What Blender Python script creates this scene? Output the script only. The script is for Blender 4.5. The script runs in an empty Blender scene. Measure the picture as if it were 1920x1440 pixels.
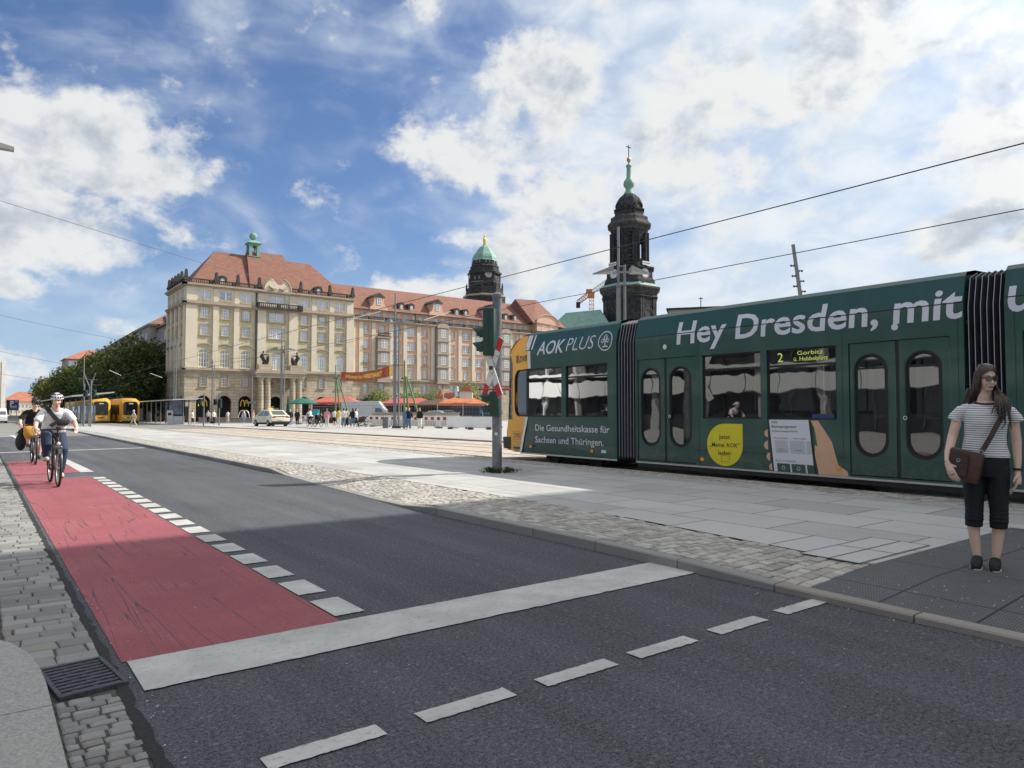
import bpy, bmesh, math, random
from mathutils import Vector, Matrix, Euler
from mathutils.geometry import tessellate_polygon
random.seed(7)
R = math.radians
S = bpy.context.scene
COL = S.collection
# ------------------------------------------------------------------ camera
TH = R(37.1); F = 1325.0; PH = math.atan(52 / F); EYE = 1.4
cam = bpy.data.cameras.new('camera')
cam.sensor_width = 36; cam.sensor_fit = 'HORIZONTAL'; cam.lens = F / 1920 * 36
cam.clip_start = 0.05; cam.clip_end = 6000
co = bpy.data.objects.new('camera', cam); COL.objects.link(co)
co.location = (0, 0, EYE); co.rotation_euler = (R(90) + PH, 0, -TH)
S.camera = co
FW = Vector((math.sin(TH) * math.cos(PH), math.cos(TH) * math.cos(PH), math.sin(PH)))
RT = Vector((math.cos(TH), -math.sin(TH), 0))
UP = Vector((-math.sin(TH) * math.sin(PH), -math.cos(TH) * math.sin(PH), math.cos(PH)))
def ray(x, y): return FW + RT * ((x - 960) / F) + UP * ((720 - y) / F)
def at(x, y, c):
    """world point seen at photo position x, y, at horizontal depth c metres"""
    d = ray(x, y); t = c / (d.x * math.sin(TH) + d.y * math.cos(TH))
    return Vector((d.x * t, d.y * t, EYE + d.z * t))
def gz(y): return -0.003 * max(0.0, y - 22)
def gp(x, c):
    p = at(x, 772, c); return Vector((p.x, p.y, gz(p.y)))
# ------------------------------------------------------------------ node helper
class NV:
    """a socket with arithmetic"""
    def __init__(s, nt, sock): s.nt, s.s = nt, sock
    def m(s, op, *a, clamp=False):
        n = s.nt.nodes.new('ShaderNodeMath'); n.operation = op; n.use_clamp = clamp
        for i, v in enumerate((s,) + a):
            if isinstance(v, NV): s.nt.links.new(v.s, n.inputs[i])
            else: n.inputs[i].default_value = v
        return NV(s.nt, n.outputs[0])
    def __add__(s, o): return s.m('ADD', o)
    __radd__ = __add__
    def __mul__(s, o): return s.m('MULTIPLY', o)
    __rmul__ = __mul__
    def __sub__(s, o): return s.m('SUBTRACT', o)
    def __rsub__(s, o): return (s * -1) + o
    def __truediv__(s, o): return s.m('DIVIDE', o)
    def step(s, a, b):
        n = s.nt.nodes.new('ShaderNodeMapRange'); n.interpolation_type = 'SMOOTHSTEP'
        s.nt.links.new(s.s, n.inputs[0]); n.inputs[1].default_value = a; n.inputs[2].default_value = b
        return NV(s.nt, n.outputs[0])
    def clamp(s): return s.m('ADD', 0.0, clamp=True)
def vdot(nt, v, c):
    n = nt.nodes.new('ShaderNodeVectorMath'); n.operation = 'DOT_PRODUCT'
    nt.links.new(v, n.inputs[0]); n.inputs[1].default_value = c
    return NV(nt, n.outputs['Value'])
def vcomb(nt, *a):
    n = nt.nodes.new('ShaderNodeCombineXYZ')
    for i, v in enumerate(a):
        if isinstance(v, NV): nt.links.new(v.s, n.inputs[i])
        else: n.inputs[i].default_value = v
    return n.outputs[0]
def noise(nt, vec, scale, detail=4, rough=.55, dist=0.0, out='Fac'):
    n = nt.nodes.new('ShaderNodeTexNoise')
    n.inputs['Scale'].default_value = scale; n.inputs['Detail'].default_value = detail
    n.inputs['Roughness'].default_value = rough; n.inputs['Distortion'].default_value = dist
    if vec is not None: nt.links.new(vec, n.inputs['Vector'])
    return NV(nt, n.outputs[out]) if out == 'Fac' else n.outputs['Color']
def mixc(nt, fac, a, b, mode='MIX'):
    n = nt.nodes.new('ShaderNodeMix'); n.data_type = 'RGBA'; n.blend_type = mode
    for sock, v in ((n.inputs[0], fac), (n.inputs[6], a), (n.inputs[7], b)):
        if isinstance(v, NV): nt.links.new(v.s, sock)
        elif isinstance(v, bpy.types.NodeSocket): nt.links.new(v, sock)
        elif isinstance(v, (tuple, list)): sock.default_value = (*v[:3], 1)
        else: sock.default_value = v
    return n.outputs[2]
# ------------------------------------------------------------------ sun and sky
TOSUN = Vector((1.15, -0.34, 1.0)).normalized()
ELEV = math.asin(TOSUN.z); AZ = math.atan2(TOSUN.x, TOSUN.y)
sl = bpy.data.lights.new('sun', 'SUN'); sl.energy = 4.9; sl.angle = R(0.6); sl.color = (1.0, .94, .84)
so = bpy.data.objects.new('sun', sl); COL.objects.link(so)
so.rotation_euler = (-TOSUN).to_track_quat('-Z', 'Y').to_euler(); so.location = (40, -30, 60)
W = bpy.data.worlds.new('World'); S.world = W; W.use_nodes = True
nt = W.node_tree; nt.nodes.clear()
tc = nt.nodes.new('ShaderNodeTexCoord'); D = tc.outputs['Generated']
sky = nt.nodes.new('ShaderNodeTexSky'); sky.sky_type = 'NISHITA'; sky.sun_disc = False
sky.sun_elevation = ELEV; sky.sun_rotation = AZ; sky.air_density = 1.0; sky.dust_density = 1.2; sky.ozone_density = 2.0
SKY = 0.115
dz = vdot(nt, D, (0, 0, 1))
dr = vdot(nt, D, tuple(RT)); df = vdot(nt, D, (math.sin(TH), math.cos(TH), 0))
A = dr.m('ARCTAN2', df) * 57.2958          # degrees right of the street corner
E = dz.m('ARCSINE') * 57.2958              # degrees above the horizon
AE = vcomb(nt, A * 0.1, E * 0.1, 0.0)
AEs = vcomb(nt, A * 0.1 + E * 0.09, E * 0.17 - A * 0.045, 3.3)   # slanted streaks
def ell(a, e, ra, re, k=1.0):
    x = (A - a) / ra; y = (E - e) / re
    return (1.0 - (x * x + y * y)).m('MAXIMUM', -1.0) * k
def big(*l):
    o = l[0]
    for q in l[1:]: o = o.m('SMOOTH_MAX', q, 0.35)
    return o
def fluff(da, de, sc=2.0, det=9, ro=.56):
    return noise(nt, vcomb(nt, A * 0.1 + da, E * 0.13 + de, 0.7), sc, det, ro, .2)
fine = fluff(0, 0); fine2 = fluff(.13, .20)
edge = fluff(.3, .1, 6.5, 5, .6)
cum = big(ell(-33.8, 19.0, 8.5, 4.2), ell(-28.5, 16.6, 6.0, 2.2, .75), ell(-34.5, 12.4, 7.2, 2.8, .95), ell(-37, 15.5, 4, 3, .6),
          ell(2.2, 25.2, 5.2, 4.8), ell(-2.0, 20.4, 8.0, 3.6, .85), ell(5.0, 17.5, 7.0, 3.0, .7),
          ell(22, 24.2, 12, 4.6, 1.0), ell(13.5, 19.5, 8, 3.6, .7), ell(29, 25.5, 7, 5.5, .8), ell(34.5, 19.0, 4.5, 4.6, .9),
          ell(31.8, 12.0, 3.6, 2.4, 1.05), ell(36, 12.6, 4, 3, .8), ell(-7, 9.4, 6.0, 2.0, .85), ell(-36, 8.4, 2.2, .9, .7),
          ell(2.0, 11.6, 9, 3.2, .6), ell(-29.5, 6.0, 2.0, .7, .5), ell(-34, 3.2, 6, 1.2, .45))
base = cum * 0.66 + (edge - 0.5) * .75
den = base + (fine - 0.5) * 2.7
den2 = base + (fine2 - 0.5) * 2.7
cover = den.step(-0.10, 0.48)
thick = den.step(0.45, 1.5)
rel = (den - den2) * 0.80                     # > 0 towards the sun
tone = (rel * .55 + 0.98 - den2.step(0.0, 1.0) * .45 - thick * .18).clamp()
ccol = mixc(nt, tone.step(0.12, 0.95), (2.9, 3.35, 4.05), (5.95, 6.0, 6.12))
veil_n = noise(nt, AEs, 0.75, 5, .5, .8)
veil_f = noise(nt, AEs, 2.2, 6, .52, .4)
right = A.step(-10, 10)
veil = ((veil_n - 0.5) * 1.7 + (veil_f - 0.5) * 0.7 + right * 0.85 + (1.0 - E.step(2, 13)) * 0.10 + E.step(20, 30) * .06 - 0.10).step(-0.3, 0.95) * 0.93
vcol = mixc(nt, veil_f.step(.35, .7), (4.6, 5.3, 6.2), (5.8, 6.2, 6.75))
blue = mixc(nt, 1.0, sky.outputs[0], (0.64, 0.74, 0.95), 'MULTIPLY')
blue = mixc(nt, (1.0 - E.step(-3, 15)) * .9, blue, (3.1, 4.3, 6.0))
blue = mixc(nt, (1.0 - E.step(-2, 6)) * .8, blue, (4.2, 5.05, 6.2))
c1 = mixc(nt, veil, blue, vcol)
c2 = mixc(nt, cover * 0.93, c1, ccol)
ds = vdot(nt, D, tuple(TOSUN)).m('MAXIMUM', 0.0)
c2 = mixc(nt, dz.step(.53, .75) * .75, c2, (6.6, 6.6, 6.6))       # white added overhead, out of view, to lift the shade
glow = ds.m('POWER', 11.0) * 1.3 + 1.0     # glow round the sun, added to lift the shade
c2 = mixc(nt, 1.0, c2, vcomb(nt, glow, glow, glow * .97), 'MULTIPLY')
low = dz.step(-0.02, 0.0)
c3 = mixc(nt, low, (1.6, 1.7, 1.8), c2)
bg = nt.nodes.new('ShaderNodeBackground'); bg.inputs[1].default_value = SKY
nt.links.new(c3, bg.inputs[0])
wo = nt.nodes.new('ShaderNodeOutputWorld'); nt.links.new(bg.outputs[0], wo.inputs[0])
S.view_settings.view_transform = 'Standard'; S.view_settings.look = 'None'
S.view_settings.gamma = 1.0; S.view_settings.exposure = 0.33; S.view_settings.use_curve_mapping = False
# ------------------------------------------------------------------ materials
MATS = {}
def mat(name, col, rough=.6, var=.12, scale=6, bump=0, metal=0, bscale=None, spec=.5, stain=0, coat=0):
    if name in MATS: return MATS[name]
    m = bpy.data.materials.new(name); m.use_nodes = True; MATS[name] = m
    nt = m.node_tree; b = nt.nodes['Principled BSDF']
    tc = nt.nodes.new('ShaderNodeTexCoord').outputs['Object']
    lo = tuple(c * (1 - var) for c in col); hi = tuple(min(1, c * (1 + var)) for c in col)
    n = noise(nt, tc, scale, 5, .6)
    c = mixc(nt, n.step(.3, .7), lo, hi)
    if stain:
        s = noise(nt, tc, scale * .23, 4, .65, .6)
        c = mixc(nt, s.step(.5, .72) * stain, c, tuple(q * .55 for q in col))
    nt.links.new(c, b.inputs['Base Color'])
    b.inputs['Roughness'].default_value = rough; b.inputs['Metallic'].default_value = metal
    b.inputs['Specular IOR Level'].default_value = spec
    if coat: b.inputs['Coat Weight'].default_value = coat; b.inputs['Coat Roughness'].default_value = .05
    if bump:
        bn = nt.nodes.new('ShaderNodeBump'); bn.inputs['Strength'].default_value = bump; bn.inputs['Distance'].default_value = .02
        k = noise(nt, tc, bscale or scale * 4, 4, .6); nt.links.new(k.s, bn.inputs['Height']); nt.links.new(bn.outputs[0], b.inputs['Normal'])
    return m
def glass(name, tint=(.02, .025, .03), refl=.35, trans=.0, rough=.02, dist=0.0, scale=2.0, curtain=False):
    """window glass: a mirror-like coat over dark depth, part see-through"""
    if name in MATS: return MATS[name]
    m = bpy.data.materials.new(name); m.use_nodes = True; MATS[name] = m
    nt = m.node_tree; nt.nodes.clear()
    o = nt.nodes.new('ShaderNodeOutputMaterial')
    g = nt.nodes.new('ShaderNodeBsdfGlossy'); g.inputs['Roughness'].default_value = rough; g.inputs['Color'].default_value = (.95, .97, 1, 1)
    d = nt.nodes.new('ShaderNodeBsdfDiffuse'); d.inputs['Color'].default_value = (*tint, 1)
    base = d.outputs[0]
    if curtain:      # some rooms have pale curtains behind the panes
        oi = NV(nt, nt.nodes.new('ShaderNodeObjectInfo').outputs['Random']); tco = nt.nodes.new('ShaderNodeTexCoord').outputs['Object']; sp = nt.nodes.new('ShaderNodeSeparateXYZ'); nt.links.new(tco, sp.inputs[0])
        x = NV(nt, sp.outputs[0]).m('ABSOLUTE'); z = NV(nt, sp.outputs[2]); fold = (NV(nt, sp.outputs[0]) * 55).m('SINE') * .12 + .88
        side = x.step(.16, .2) * oi.step(.25, .3); blind = (z + (oi * 3.7).m('FRACT') * 1.6).step(1.7, 1.72) * (oi * 7.3).m('FRACT').step(.5, .52)
        cc = mixc(nt, (side.m('MAXIMUM', blind) * fold * .8).clamp(), tint, (.42, .41, .38)); nt.links.new(cc, d.inputs['Color'])
    if trans:
        t = nt.nodes.new('ShaderNodeBsdfTransparent'); t.inputs['Color'].default_value = (.4, .43, .44, 1)
        x = nt.nodes.new('ShaderNodeMixShader'); x.inputs[0].default_value = trans
        nt.links.new(d.outputs[0], x.inputs[1]); nt.links.new(t.outputs[0], x.inputs[2]); base = x.outputs[0]
    mx = nt.nodes.new('ShaderNodeMixShader')
    lw = nt.nodes.new('ShaderNodeLayerWeight'); lw.inputs[0].default_value = .25
    f = (NV(nt, lw.outputs['Fresnel']) * (1 - refl) * .7 + refl).clamp()
    nt.links.new(f.s, mx.inputs[0]); nt.links.new(base, mx.inputs[1]); nt.links.new(g.outputs[0], mx.inputs[2])
    if dist:
        tc = nt.nodes.new('ShaderNodeTexCoord').outputs['Object']
        bn = nt.nodes.new('ShaderNodeBump'); bn.inputs['Strength'].default_value = dist; bn.inputs['Distance'].default_value = .05
        k = noise(nt, tc, scale, 2, .5); nt.links.new(k.s, bn.inputs['Height']); nt.links.new(bn.outputs[0], g.inputs['Normal'])
    nt.links.new(mx.outputs[0], o.inputs[0])
    return m
def emis(name, col, s):
    m = bpy.data.materials.new(name); m.use_nodes = True
    b = m.node_tree.nodes['Principled BSDF']; b.inputs['Base Color'].default_value = (*col, 1)
    b.inputs['Emission Color'].default_value = (*col, 1); b.inputs['Emission Strength'].default_value = s
    return m
# ------------------------------------------------------------------ mesh builder
class MB:
    def __init__(s): s.v = []; s.f = []; s.mi = []; s.mats = []; s.cur = 0; s.M = None
    def use(s, m):
        if m not in s.mats: s.mats.append(m)
        s.cur = s.mats.index(m); return s
    def add(s, vs, fs):
        k = len(s.v)
        if s.M is not None: vs = [s.M @ Vector(p) for p in vs]
        s.v += [tuple(p) for p in vs]; s.f += [tuple(i + k for i in f) for f in fs]; s.mi += [s.cur] * len(fs); return s
    def box(s, x0, x1, y0, y1, z0, z1):
        return s.add([(x0, y0, z0), (x1, y0, z0), (x1, y1, z0), (x0, y1, z0), (x0, y0, z1), (x1, y0, z1), (x1, y1, z1), (x0, y1, z1)],
                     [(0, 3, 2, 1), (4, 5, 6, 7), (0, 1, 5, 4), (1, 2, 6, 5), (2, 3, 7, 6), (3, 0, 4, 7)])
    def cbox(s, c, size): return s.box(c[0] - size[0] / 2, c[0] + size[0] / 2, c[1] - size[1] / 2, c[1] + size[1] / 2, c[2] - size[2] / 2, c[2] + size[2] / 2)
    def rbox(s, x0, x1, y0, y1, z0, z1, b=.02):
        """box with bevelled edges"""
        bm = bmesh.new(); bmesh.ops.create_cube(bm, size=1)
        for v in bm.verts: v.co = Vector(((x0 + x1) / 2 + v.co.x * (x1 - x0), (y0 + y1) / 2 + v.co.y * (y1 - y0), (z0 + z1) / 2 + v.co.z * (z1 - z0)))
        bmesh.ops.bevel(bm, geom=bm.edges[:], offset=b, segments=2, affect='EDGES', profile=.6)
        bm.verts.index_update()
        r = s.add([v.co for v in bm.verts], [[v.index for v in f.verts] for f in bm.faces]); bm.free(); return r
    def quad(s, a, b, c, d): return s.add([a, b, c, d], [(0, 1, 2, 3)])
    def poly(s, ps): return s.add(ps, [tuple(range(len(ps)))])
    def prism(s, pts, h0, h1, axis='z'):
        """closed outline extruded along an axis"""
        def P(u, v, h): return {'z': (u, v, h), 'y': (u, h, v), 'x': (h, u, v)}[axis]
        n = len(pts); vs = [P(*p, h0) for p in pts] + [P(*p, h1) for p in pts]
        tri = tessellate_polygon([[Vector((p[0], p[1], 0)) for p in pts]])
        fs = [tuple(t) for t in tri] + [tuple(i + n for i in t[::-1]) for t in tri]
        fs += [(i, (i + 1) % n, n + (i + 1) % n, n + i) for i in range(n)]
        return s.add(vs, fs)
    def tube(s, pts, r, n=8, caps=True):
        """round bar through points; r is one radius or one per point"""
        pts = [Vector(p) for p in pts]; k = len(pts)
        rs = list(r) if isinstance(r, (list, tuple)) else [r] * k
        vs = []; up = None
        for i, p in enumerate(pts):
            d = (pts[min(i + 1, k - 1)] - pts[max(i - 1, 0)])
            d = d.normalized() if d.length > 1e-9 else Vector((0, 0, 1))
            if up is None:
                up = d.orthogonal().normalized()
            else:
                up = (up - d * up.dot(d)); up = up.normalized() if up.length > 1e-6 else d.orthogonal().normalized()
            w = d.cross(up)
            vs += [p + (up * math.cos(2 * math.pi * j / n) + w * math.sin(2 * math.pi * j / n)) * rs[i] for j in range(n)]
        fs = [(i * n + j, i * n + (j + 1) % n, (i + 1) * n + (j + 1) % n, (i + 1) * n + j) for i in range(k - 1) for j in range(n)]
        if caps: fs += [tuple(range(n - 1, -1, -1)), tuple((k - 1) * n + j for j in range(n))]
        return s.add(vs, fs)
    def lathe(s, prof, c=(0, 0, 0), n=16, a0=0.0, sq=None):
        """profile of (radius, z) spun round a vertical axis; sq gives per-side radius factors"""
        vs = []
        for r, z in prof:
            for j in range(n):
                a = a0 + 2 * math.pi * j / n; k = sq[j % len(sq)] if sq else 1
                vs.append((c[0] + r * k * math.cos(a), c[1] + r * k * math.sin(a), c[2] + z))
        fs = [(i * n + j, i * n + (j + 1) % n, (i + 1) * n + (j + 1) % n, (i + 1) * n + j) for i in range(len(prof) - 1) for j in range(n)]
        fs += [tuple(range(n - 1, -1, -1)), tuple((len(prof) - 1) * n + j for j in range(n))]
        return s.add(vs, fs)
    def ball(s, c, r, seg=12, rings=8, M=None):
        rx, ry, rz = (r, r, r) if isinstance(r, (int, float)) else r
        vs = [Vector((0, 0, -rz))]
        for i in range(1, rings):
            t = -math.pi / 2 + math.pi * i / rings
            for j in range(seg): vs.append(Vector((rx * math.cos(t) * math.cos(2 * math.pi * j / seg), ry * math.cos(t) * math.sin(2 * math.pi * j / seg), rz * math.sin(t))))
        vs.append(Vector((0, 0, rz)))
        if M is not None: vs = [M @ v for v in vs]
        c = Vector(c); vs = [v + c for v in vs]; T = len(vs) - 1
        fs = [(0, 1 + (j + 1) % seg, 1 + j) for j in range(seg)]
        for i in range(rings - 2):
            for j in range(seg):
                a = 1 + i * seg; fs.append((a + j, a + (j + 1) % seg, a + seg + (j + 1) % seg, a + seg + j))
        a = 1 + (rings - 2) * seg; fs += [(a + j, a + (j + 1) % seg, T) for j in range(seg)]
        return s.add(vs, fs)
    def torus(s, c, R_, r, axis='x', n=32, k=8, sx=1.0):
        vs = []; fs = []
        for i in range(n):
            a = 2 * math.pi * i / n
            for j in range(k):
                b = 2 * math.pi * j / k; q = R_ + r * math.cos(b); h = r * math.sin(b) * sx
                p = {'x': (h, q * math.cos(a), q * math.sin(a)), 'y': (q * math.cos(a), h, q * math.sin(a)), 'z': (q * math.cos(a), q * math.sin(a), h)}[axis]
                vs.append((c[0] + p[0], c[1] + p[1], c[2] + p[2]))
                fs.append((i * k + j, ((i + 1) % n) * k + j, ((i + 1) % n) * k + (j + 1) % k, i * k + (j + 1) % k))
        return s.add(vs, fs)
    def wall(s, outer, holes, P, depth=0.0, N=None):
        """flat panel with openings: outline and holes in (u, v), P maps u, v, d to space; depth sets reveals"""
        loops = [[Vector((p[0], p[1], 0)) for p in l] for l in [outer] + holes]
        flat = [p for l in loops for p in l]
        vs = [P(p.x, p.y, 0) for p in flat]; k = len(s.v)
        s.add(vs, [tuple(t) for t in tessellate_polygon(loops)])
        if depth:
            for h in holes:
                n = len(h); s.add([P(p[0], p[1], 0) for p in h] + [P(p[0], p[1], depth) for p in h],
                                  [(i, (i + 1) % n, n + (i + 1) % n, n + i) for i in range(n)])
        return s
    def mesh(s, name, smooth=False, recalc=True):
        me = bpy.data.meshes.new(name); me.from_pydata(s.v, [], s.f)
        for m in s.mats: me.materials.append(m)
        if s.mats: me.polygons.foreach_set('material_index', s.mi)
        if recalc:
            bm = bmesh.new(); bm.from_mesh(me); bmesh.ops.recalc_face_normals(bm, faces=bm.faces); bm.to_mesh(me); bm.free()
        if smooth is True: me.polygons.foreach_set('use_smooth', [True] * len(me.polygons))
        elif smooth:
            me.polygons.foreach_set('use_smooth', [True] * len(me.polygons)); me.set_sharp_from_angle(angle=R(smooth))
        me.update(); return me
    def obj(s, name, m=None, parent=None, smooth=False, recalc=True, label=None):
        if m is not None and not s.mats: s.mats = [m]
        return put(name, s.mesh(name, smooth, recalc), parent, label=label)
def put(name, me, parent=None, loc=None, rz=None, label=None):
    o = bpy.data.objects.new(name, me); COL.objects.link(o)
    if parent is not None: o.parent = parent
    if loc is not None: o.location = loc
    if rz is not None: o.rotation_euler = (0, 0, rz)
    if label: o['label'] = label
    return o
def thing(name, label, cat, loc=(0, 0, 0), rz=0.0, group=None):
    o = bpy.data.objects.new(name, None); COL.objects.link(o); o.location = loc; o.rotation_euler = (0, 0, rz)
    o['label'] = label; o['category'] = cat; o.empty_display_size = .3
    if group: o['group'] = group
    return o
def tag(o, label, cat, group=None):
    o['label'] = label; o['category'] = cat
    if group: o['group'] = group
    return o
def struct(o, kind='structure'): o['kind'] = kind; return o
def dup(root, loc, rz=None, label=None, group=None):
    r = root.copy(); COL.objects.link(r); r.location = loc
    if rz is not None: r.rotation_euler = (0, 0, rz)
    if label: r['label'] = label
    if group: r['group'] = group
    for ch in list(root.children):
        c = ch.copy(); COL.objects.link(c); c.parent = r
        for g in ch.children:
            d = g.copy(); COL.objects.link(d); d.parent = c
    return r
def arch(x0, x1, z0, z1, n=8, rise=None):
    """outline of an opening with a round (or flat segmental) head"""
    w = (x1 - x0) / 2; rise = w if rise is None else rise; c = (x0 + x1) / 2
    return [(x0, z0), (x1, z0)] + [(c + w * math.cos(math.pi * i / n), z1 - rise + rise * math.sin(math.pi * i / n)) for i in range(n + 1)]
def rect(x0, x1, z0, z1): return [(x0, z0), (x1, z0), (x1, z1), (x0, z1)]
def oval(x0, x1, z0, z1, n=10):
    w = (x1 - x0) / 2; c = (x0 + x1) / 2
    return [(c + w * math.cos(math.pi * i / n), z1 - w + w * math.sin(math.pi * i / n)) for i in range(n + 1)] + \
           [(c - w * math.cos(math.pi * i / n), z0 + w - w * math.sin(math.pi * i / n)) for i in range(n + 1)]
def circ(cx, cz, r, n=20, rz=None): return [(cx + r * math.cos(2 * math.pi * i / n), cz + (rz or r) * math.sin(2 * math.pi * i / n)) for i in range(n)]
_fonts = {}
def letters(body, size, bold=0.0, shear=0.0, align='LEFT', spacing=1.0, res=3):
    """flat faces of a line of lettering, as (verts2d, faces)"""
    cu = bpy.data.curves.new('lettering', 'FONT'); cu.body = body; cu.size = size; cu.offset = bold; cu.shear = shear
    cu.align_x = align; cu.resolution_u = res; cu.space_character = spacing; cu.fill_mode = 'FRONT'
    o = bpy.data.objects.new('lettering', cu); COL.objects.link(o)
    dg = bpy.context.evaluated_depsgraph_get(); me = bpy.data.meshes.new_from_object(o.evaluated_get(dg))
    vs = [(v.co.x, v.co.y) for v in me.vertices]; fs = [tuple(p.vertices) for p in me.polygons]
    bpy.data.objects.remove(o); bpy.data.curves.remove(cu); bpy.data.meshes.remove(me)
    return vs, fs
def write(mb, body, P, u, v, width=None, size=.2, bold=0.0, shear=0.0, align='LEFT', spacing=1.0, height=None, cut=None):
    """place lettering starting at u, v; squeezed to a given width"""
    vs, fs = letters(body, size, bold, shear, align, spacing)
    if not vs: return mb
    x0 = min(p[0] for p in vs); x1 = max(p[0] for p in vs); k = (width / (x1 - x0)) if width else 1
    off = x0 if align == 'LEFT' else (x0 + x1) / 2
    y1 = max(p[1] for p in vs); ky = height / y1 if height else 1
    vs = [(u + (p[0] - off) * k, v + p[1] * ky) for p in vs]
    if cut is not None:      # score the letters along a crease of the surface they lie on
        bm = bmesh.new(); bv = [bm.verts.new((p[0], p[1], 0)) for p in vs]
        for f in fs:
            try: bm.faces.new([bv[i] for i in f])
            except ValueError: pass
        for c in cut: bmesh.ops.bisect_plane(bm, geom=bm.verts[:] + bm.edges[:] + bm.faces[:], plane_co=(0, c, 0), plane_no=(0, 1, 0), dist=1e-5)
        bm.verts.index_update(); vs = [(q.co.x, q.co.y) for q in bm.verts]; fs = [tuple(q.index for q in f.verts) for f in bm.faces]; bm.free()
    mb.add([P(p[0], p[1], 0) for p in vs], fs); return mb
def remesh(mb, voxel, m=None, smooth_it=2, name='body'):
    """fuse overlapping shapes into one continuous skin"""
    me = mb.mesh(name, recalc=True); o = bpy.data.objects.new(name, me); COL.objects.link(o)
    md = o.modifiers.new('r', 'REMESH'); md.mode = 'VOXEL'; md.voxel_size = voxel; md.use_smooth_shade = True
    if smooth_it:
        sm = o.modifiers.new('s', 'SMOOTH'); sm.factor = .5; sm.iterations = smooth_it
    dg = bpy.context.evaluated_depsgraph_get(); out = bpy.data.meshes.new_from_object(o.evaluated_get(dg))
    bpy.data.objects.remove(o); bpy.data.meshes.remove(me); out.name = name; out.materials.clear()
    if m is not None: out.materials.append(m)
    out.polygons.foreach_set('use_smooth', [True] * len(out.polygons)); return out
# ------------------------------------------------------------------ ground materials
def ground_mat(name, build):
    m = bpy.data.materials.new(name); m.use_nodes = True; MATS[name] = m
    nt = m.node_tree; b = nt.nodes['Principled BSDF']
    tc = nt.nodes.new('ShaderNodeTexCoord').outputs['Object']
    build(nt, b, tc); return m
def setbump(nt, b, h, strength, dist):
    n = nt.nodes.new('ShaderNodeBump'); n.inputs['Strength'].default_value = strength; n.inputs['Distance'].default_value = dist
    nt.links.new(h.s, n.inputs['Height']); nt.links.new(n.outputs[0], b.inputs['Normal'])
def voro(nt, vec, scale, feat='F1', out='Distance', rnd=1.0):
    n = nt.nodes.new('ShaderNodeTexVoronoi'); n.feature = feat; n.inputs['Scale'].default_value = scale; n.inputs['Randomness'].default_value = rnd
    nt.links.new(vec, n.inputs['Vector']); return NV(nt, n.outputs[out]) if out == 'Distance' else n.outputs[out]
def mapping(nt, vec, scale=(1, 1, 1), rot=(0, 0, 0), loc=(0, 0, 0)):
    n = nt.nodes.new('ShaderNodeMapping'); n.inputs['Scale'].default_value = scale; n.inputs['Rotation'].default_value = rot; n.inputs['Location'].default_value = loc
    nt.links.new(vec, n.inputs['Vector']); return n.outputs[0]
def brick(nt, vec, w, h, mortar, c1, c2, cm, off=.5, smooth=.1, bias=0.0):
    n = nt.nodes.new('ShaderNodeTexBrick'); n.offset = off; n.squash = 1
    for k, v in (('Scale', 1.0), ('Brick Width', w), ('Row Height', h), ('Mortar Size', mortar), ('Mortar Smooth', smooth), ('Bias', bias)): n.inputs[k].default_value = v
    for k, v in (('Color1', c1), ('Color2', c2), ('Mortar', cm)): n.inputs[k].default_value = (*v, 1)
    nt.links.new(vec, n.inputs['Vector']); return n.outputs['Color'], NV(nt, n.outputs['Fac'])
def _asphalt(nt, b, tc, tint=(1, 1, 1), k=1.0):
    f = noise(nt, tc, 95, 4, .7); sp = voro(nt, tc, 130); big_ = noise(nt, tc, .35, 5, .6, .5); streak = noise(nt, mapping(nt, tc, (3, .12, 1)), 1.0, 4, .6)
    g2 = noise(nt, tc, 42, 3, .7); pk_ = voro(nt, tc, 55, 'F1', 'Color'); pv_ = nt.nodes.new('ShaderNodeSeparateColor'); nt.links.new(pk_, pv_.inputs[0]); pk_ = NV(nt, pv_.outputs[0])
    crack = (noise(nt, tc, .55, 6, .7, .6) - .5).m('ABSOLUTE').step(.0, .004)
    v = (f - .5) * .36 + (g2 - .5) * .22 + .080 + (1.0 - sp.step(.05, .32)) * .06 + pk_.step(.965, .985) * .05 + (big_ - .5) * .055 + (streak - .5) * .085
    v = (v * (crack * .35 + .65)).m('MAXIMUM', .012) * k
    c = vcomb(nt, v * .97 * tint[0], v * 1.03 * tint[1], v * 1.16 * tint[2])
    nt.links.new(c, b.inputs['Base Color']); b.inputs['Roughness'].default_value = .82; b.inputs['Specular IOR Level'].default_value = .35
    setbump(nt, b, f * .6 + sp * .7, .55, .012)
G_ASPH = ground_mat('asphalt', _asphalt)
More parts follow.
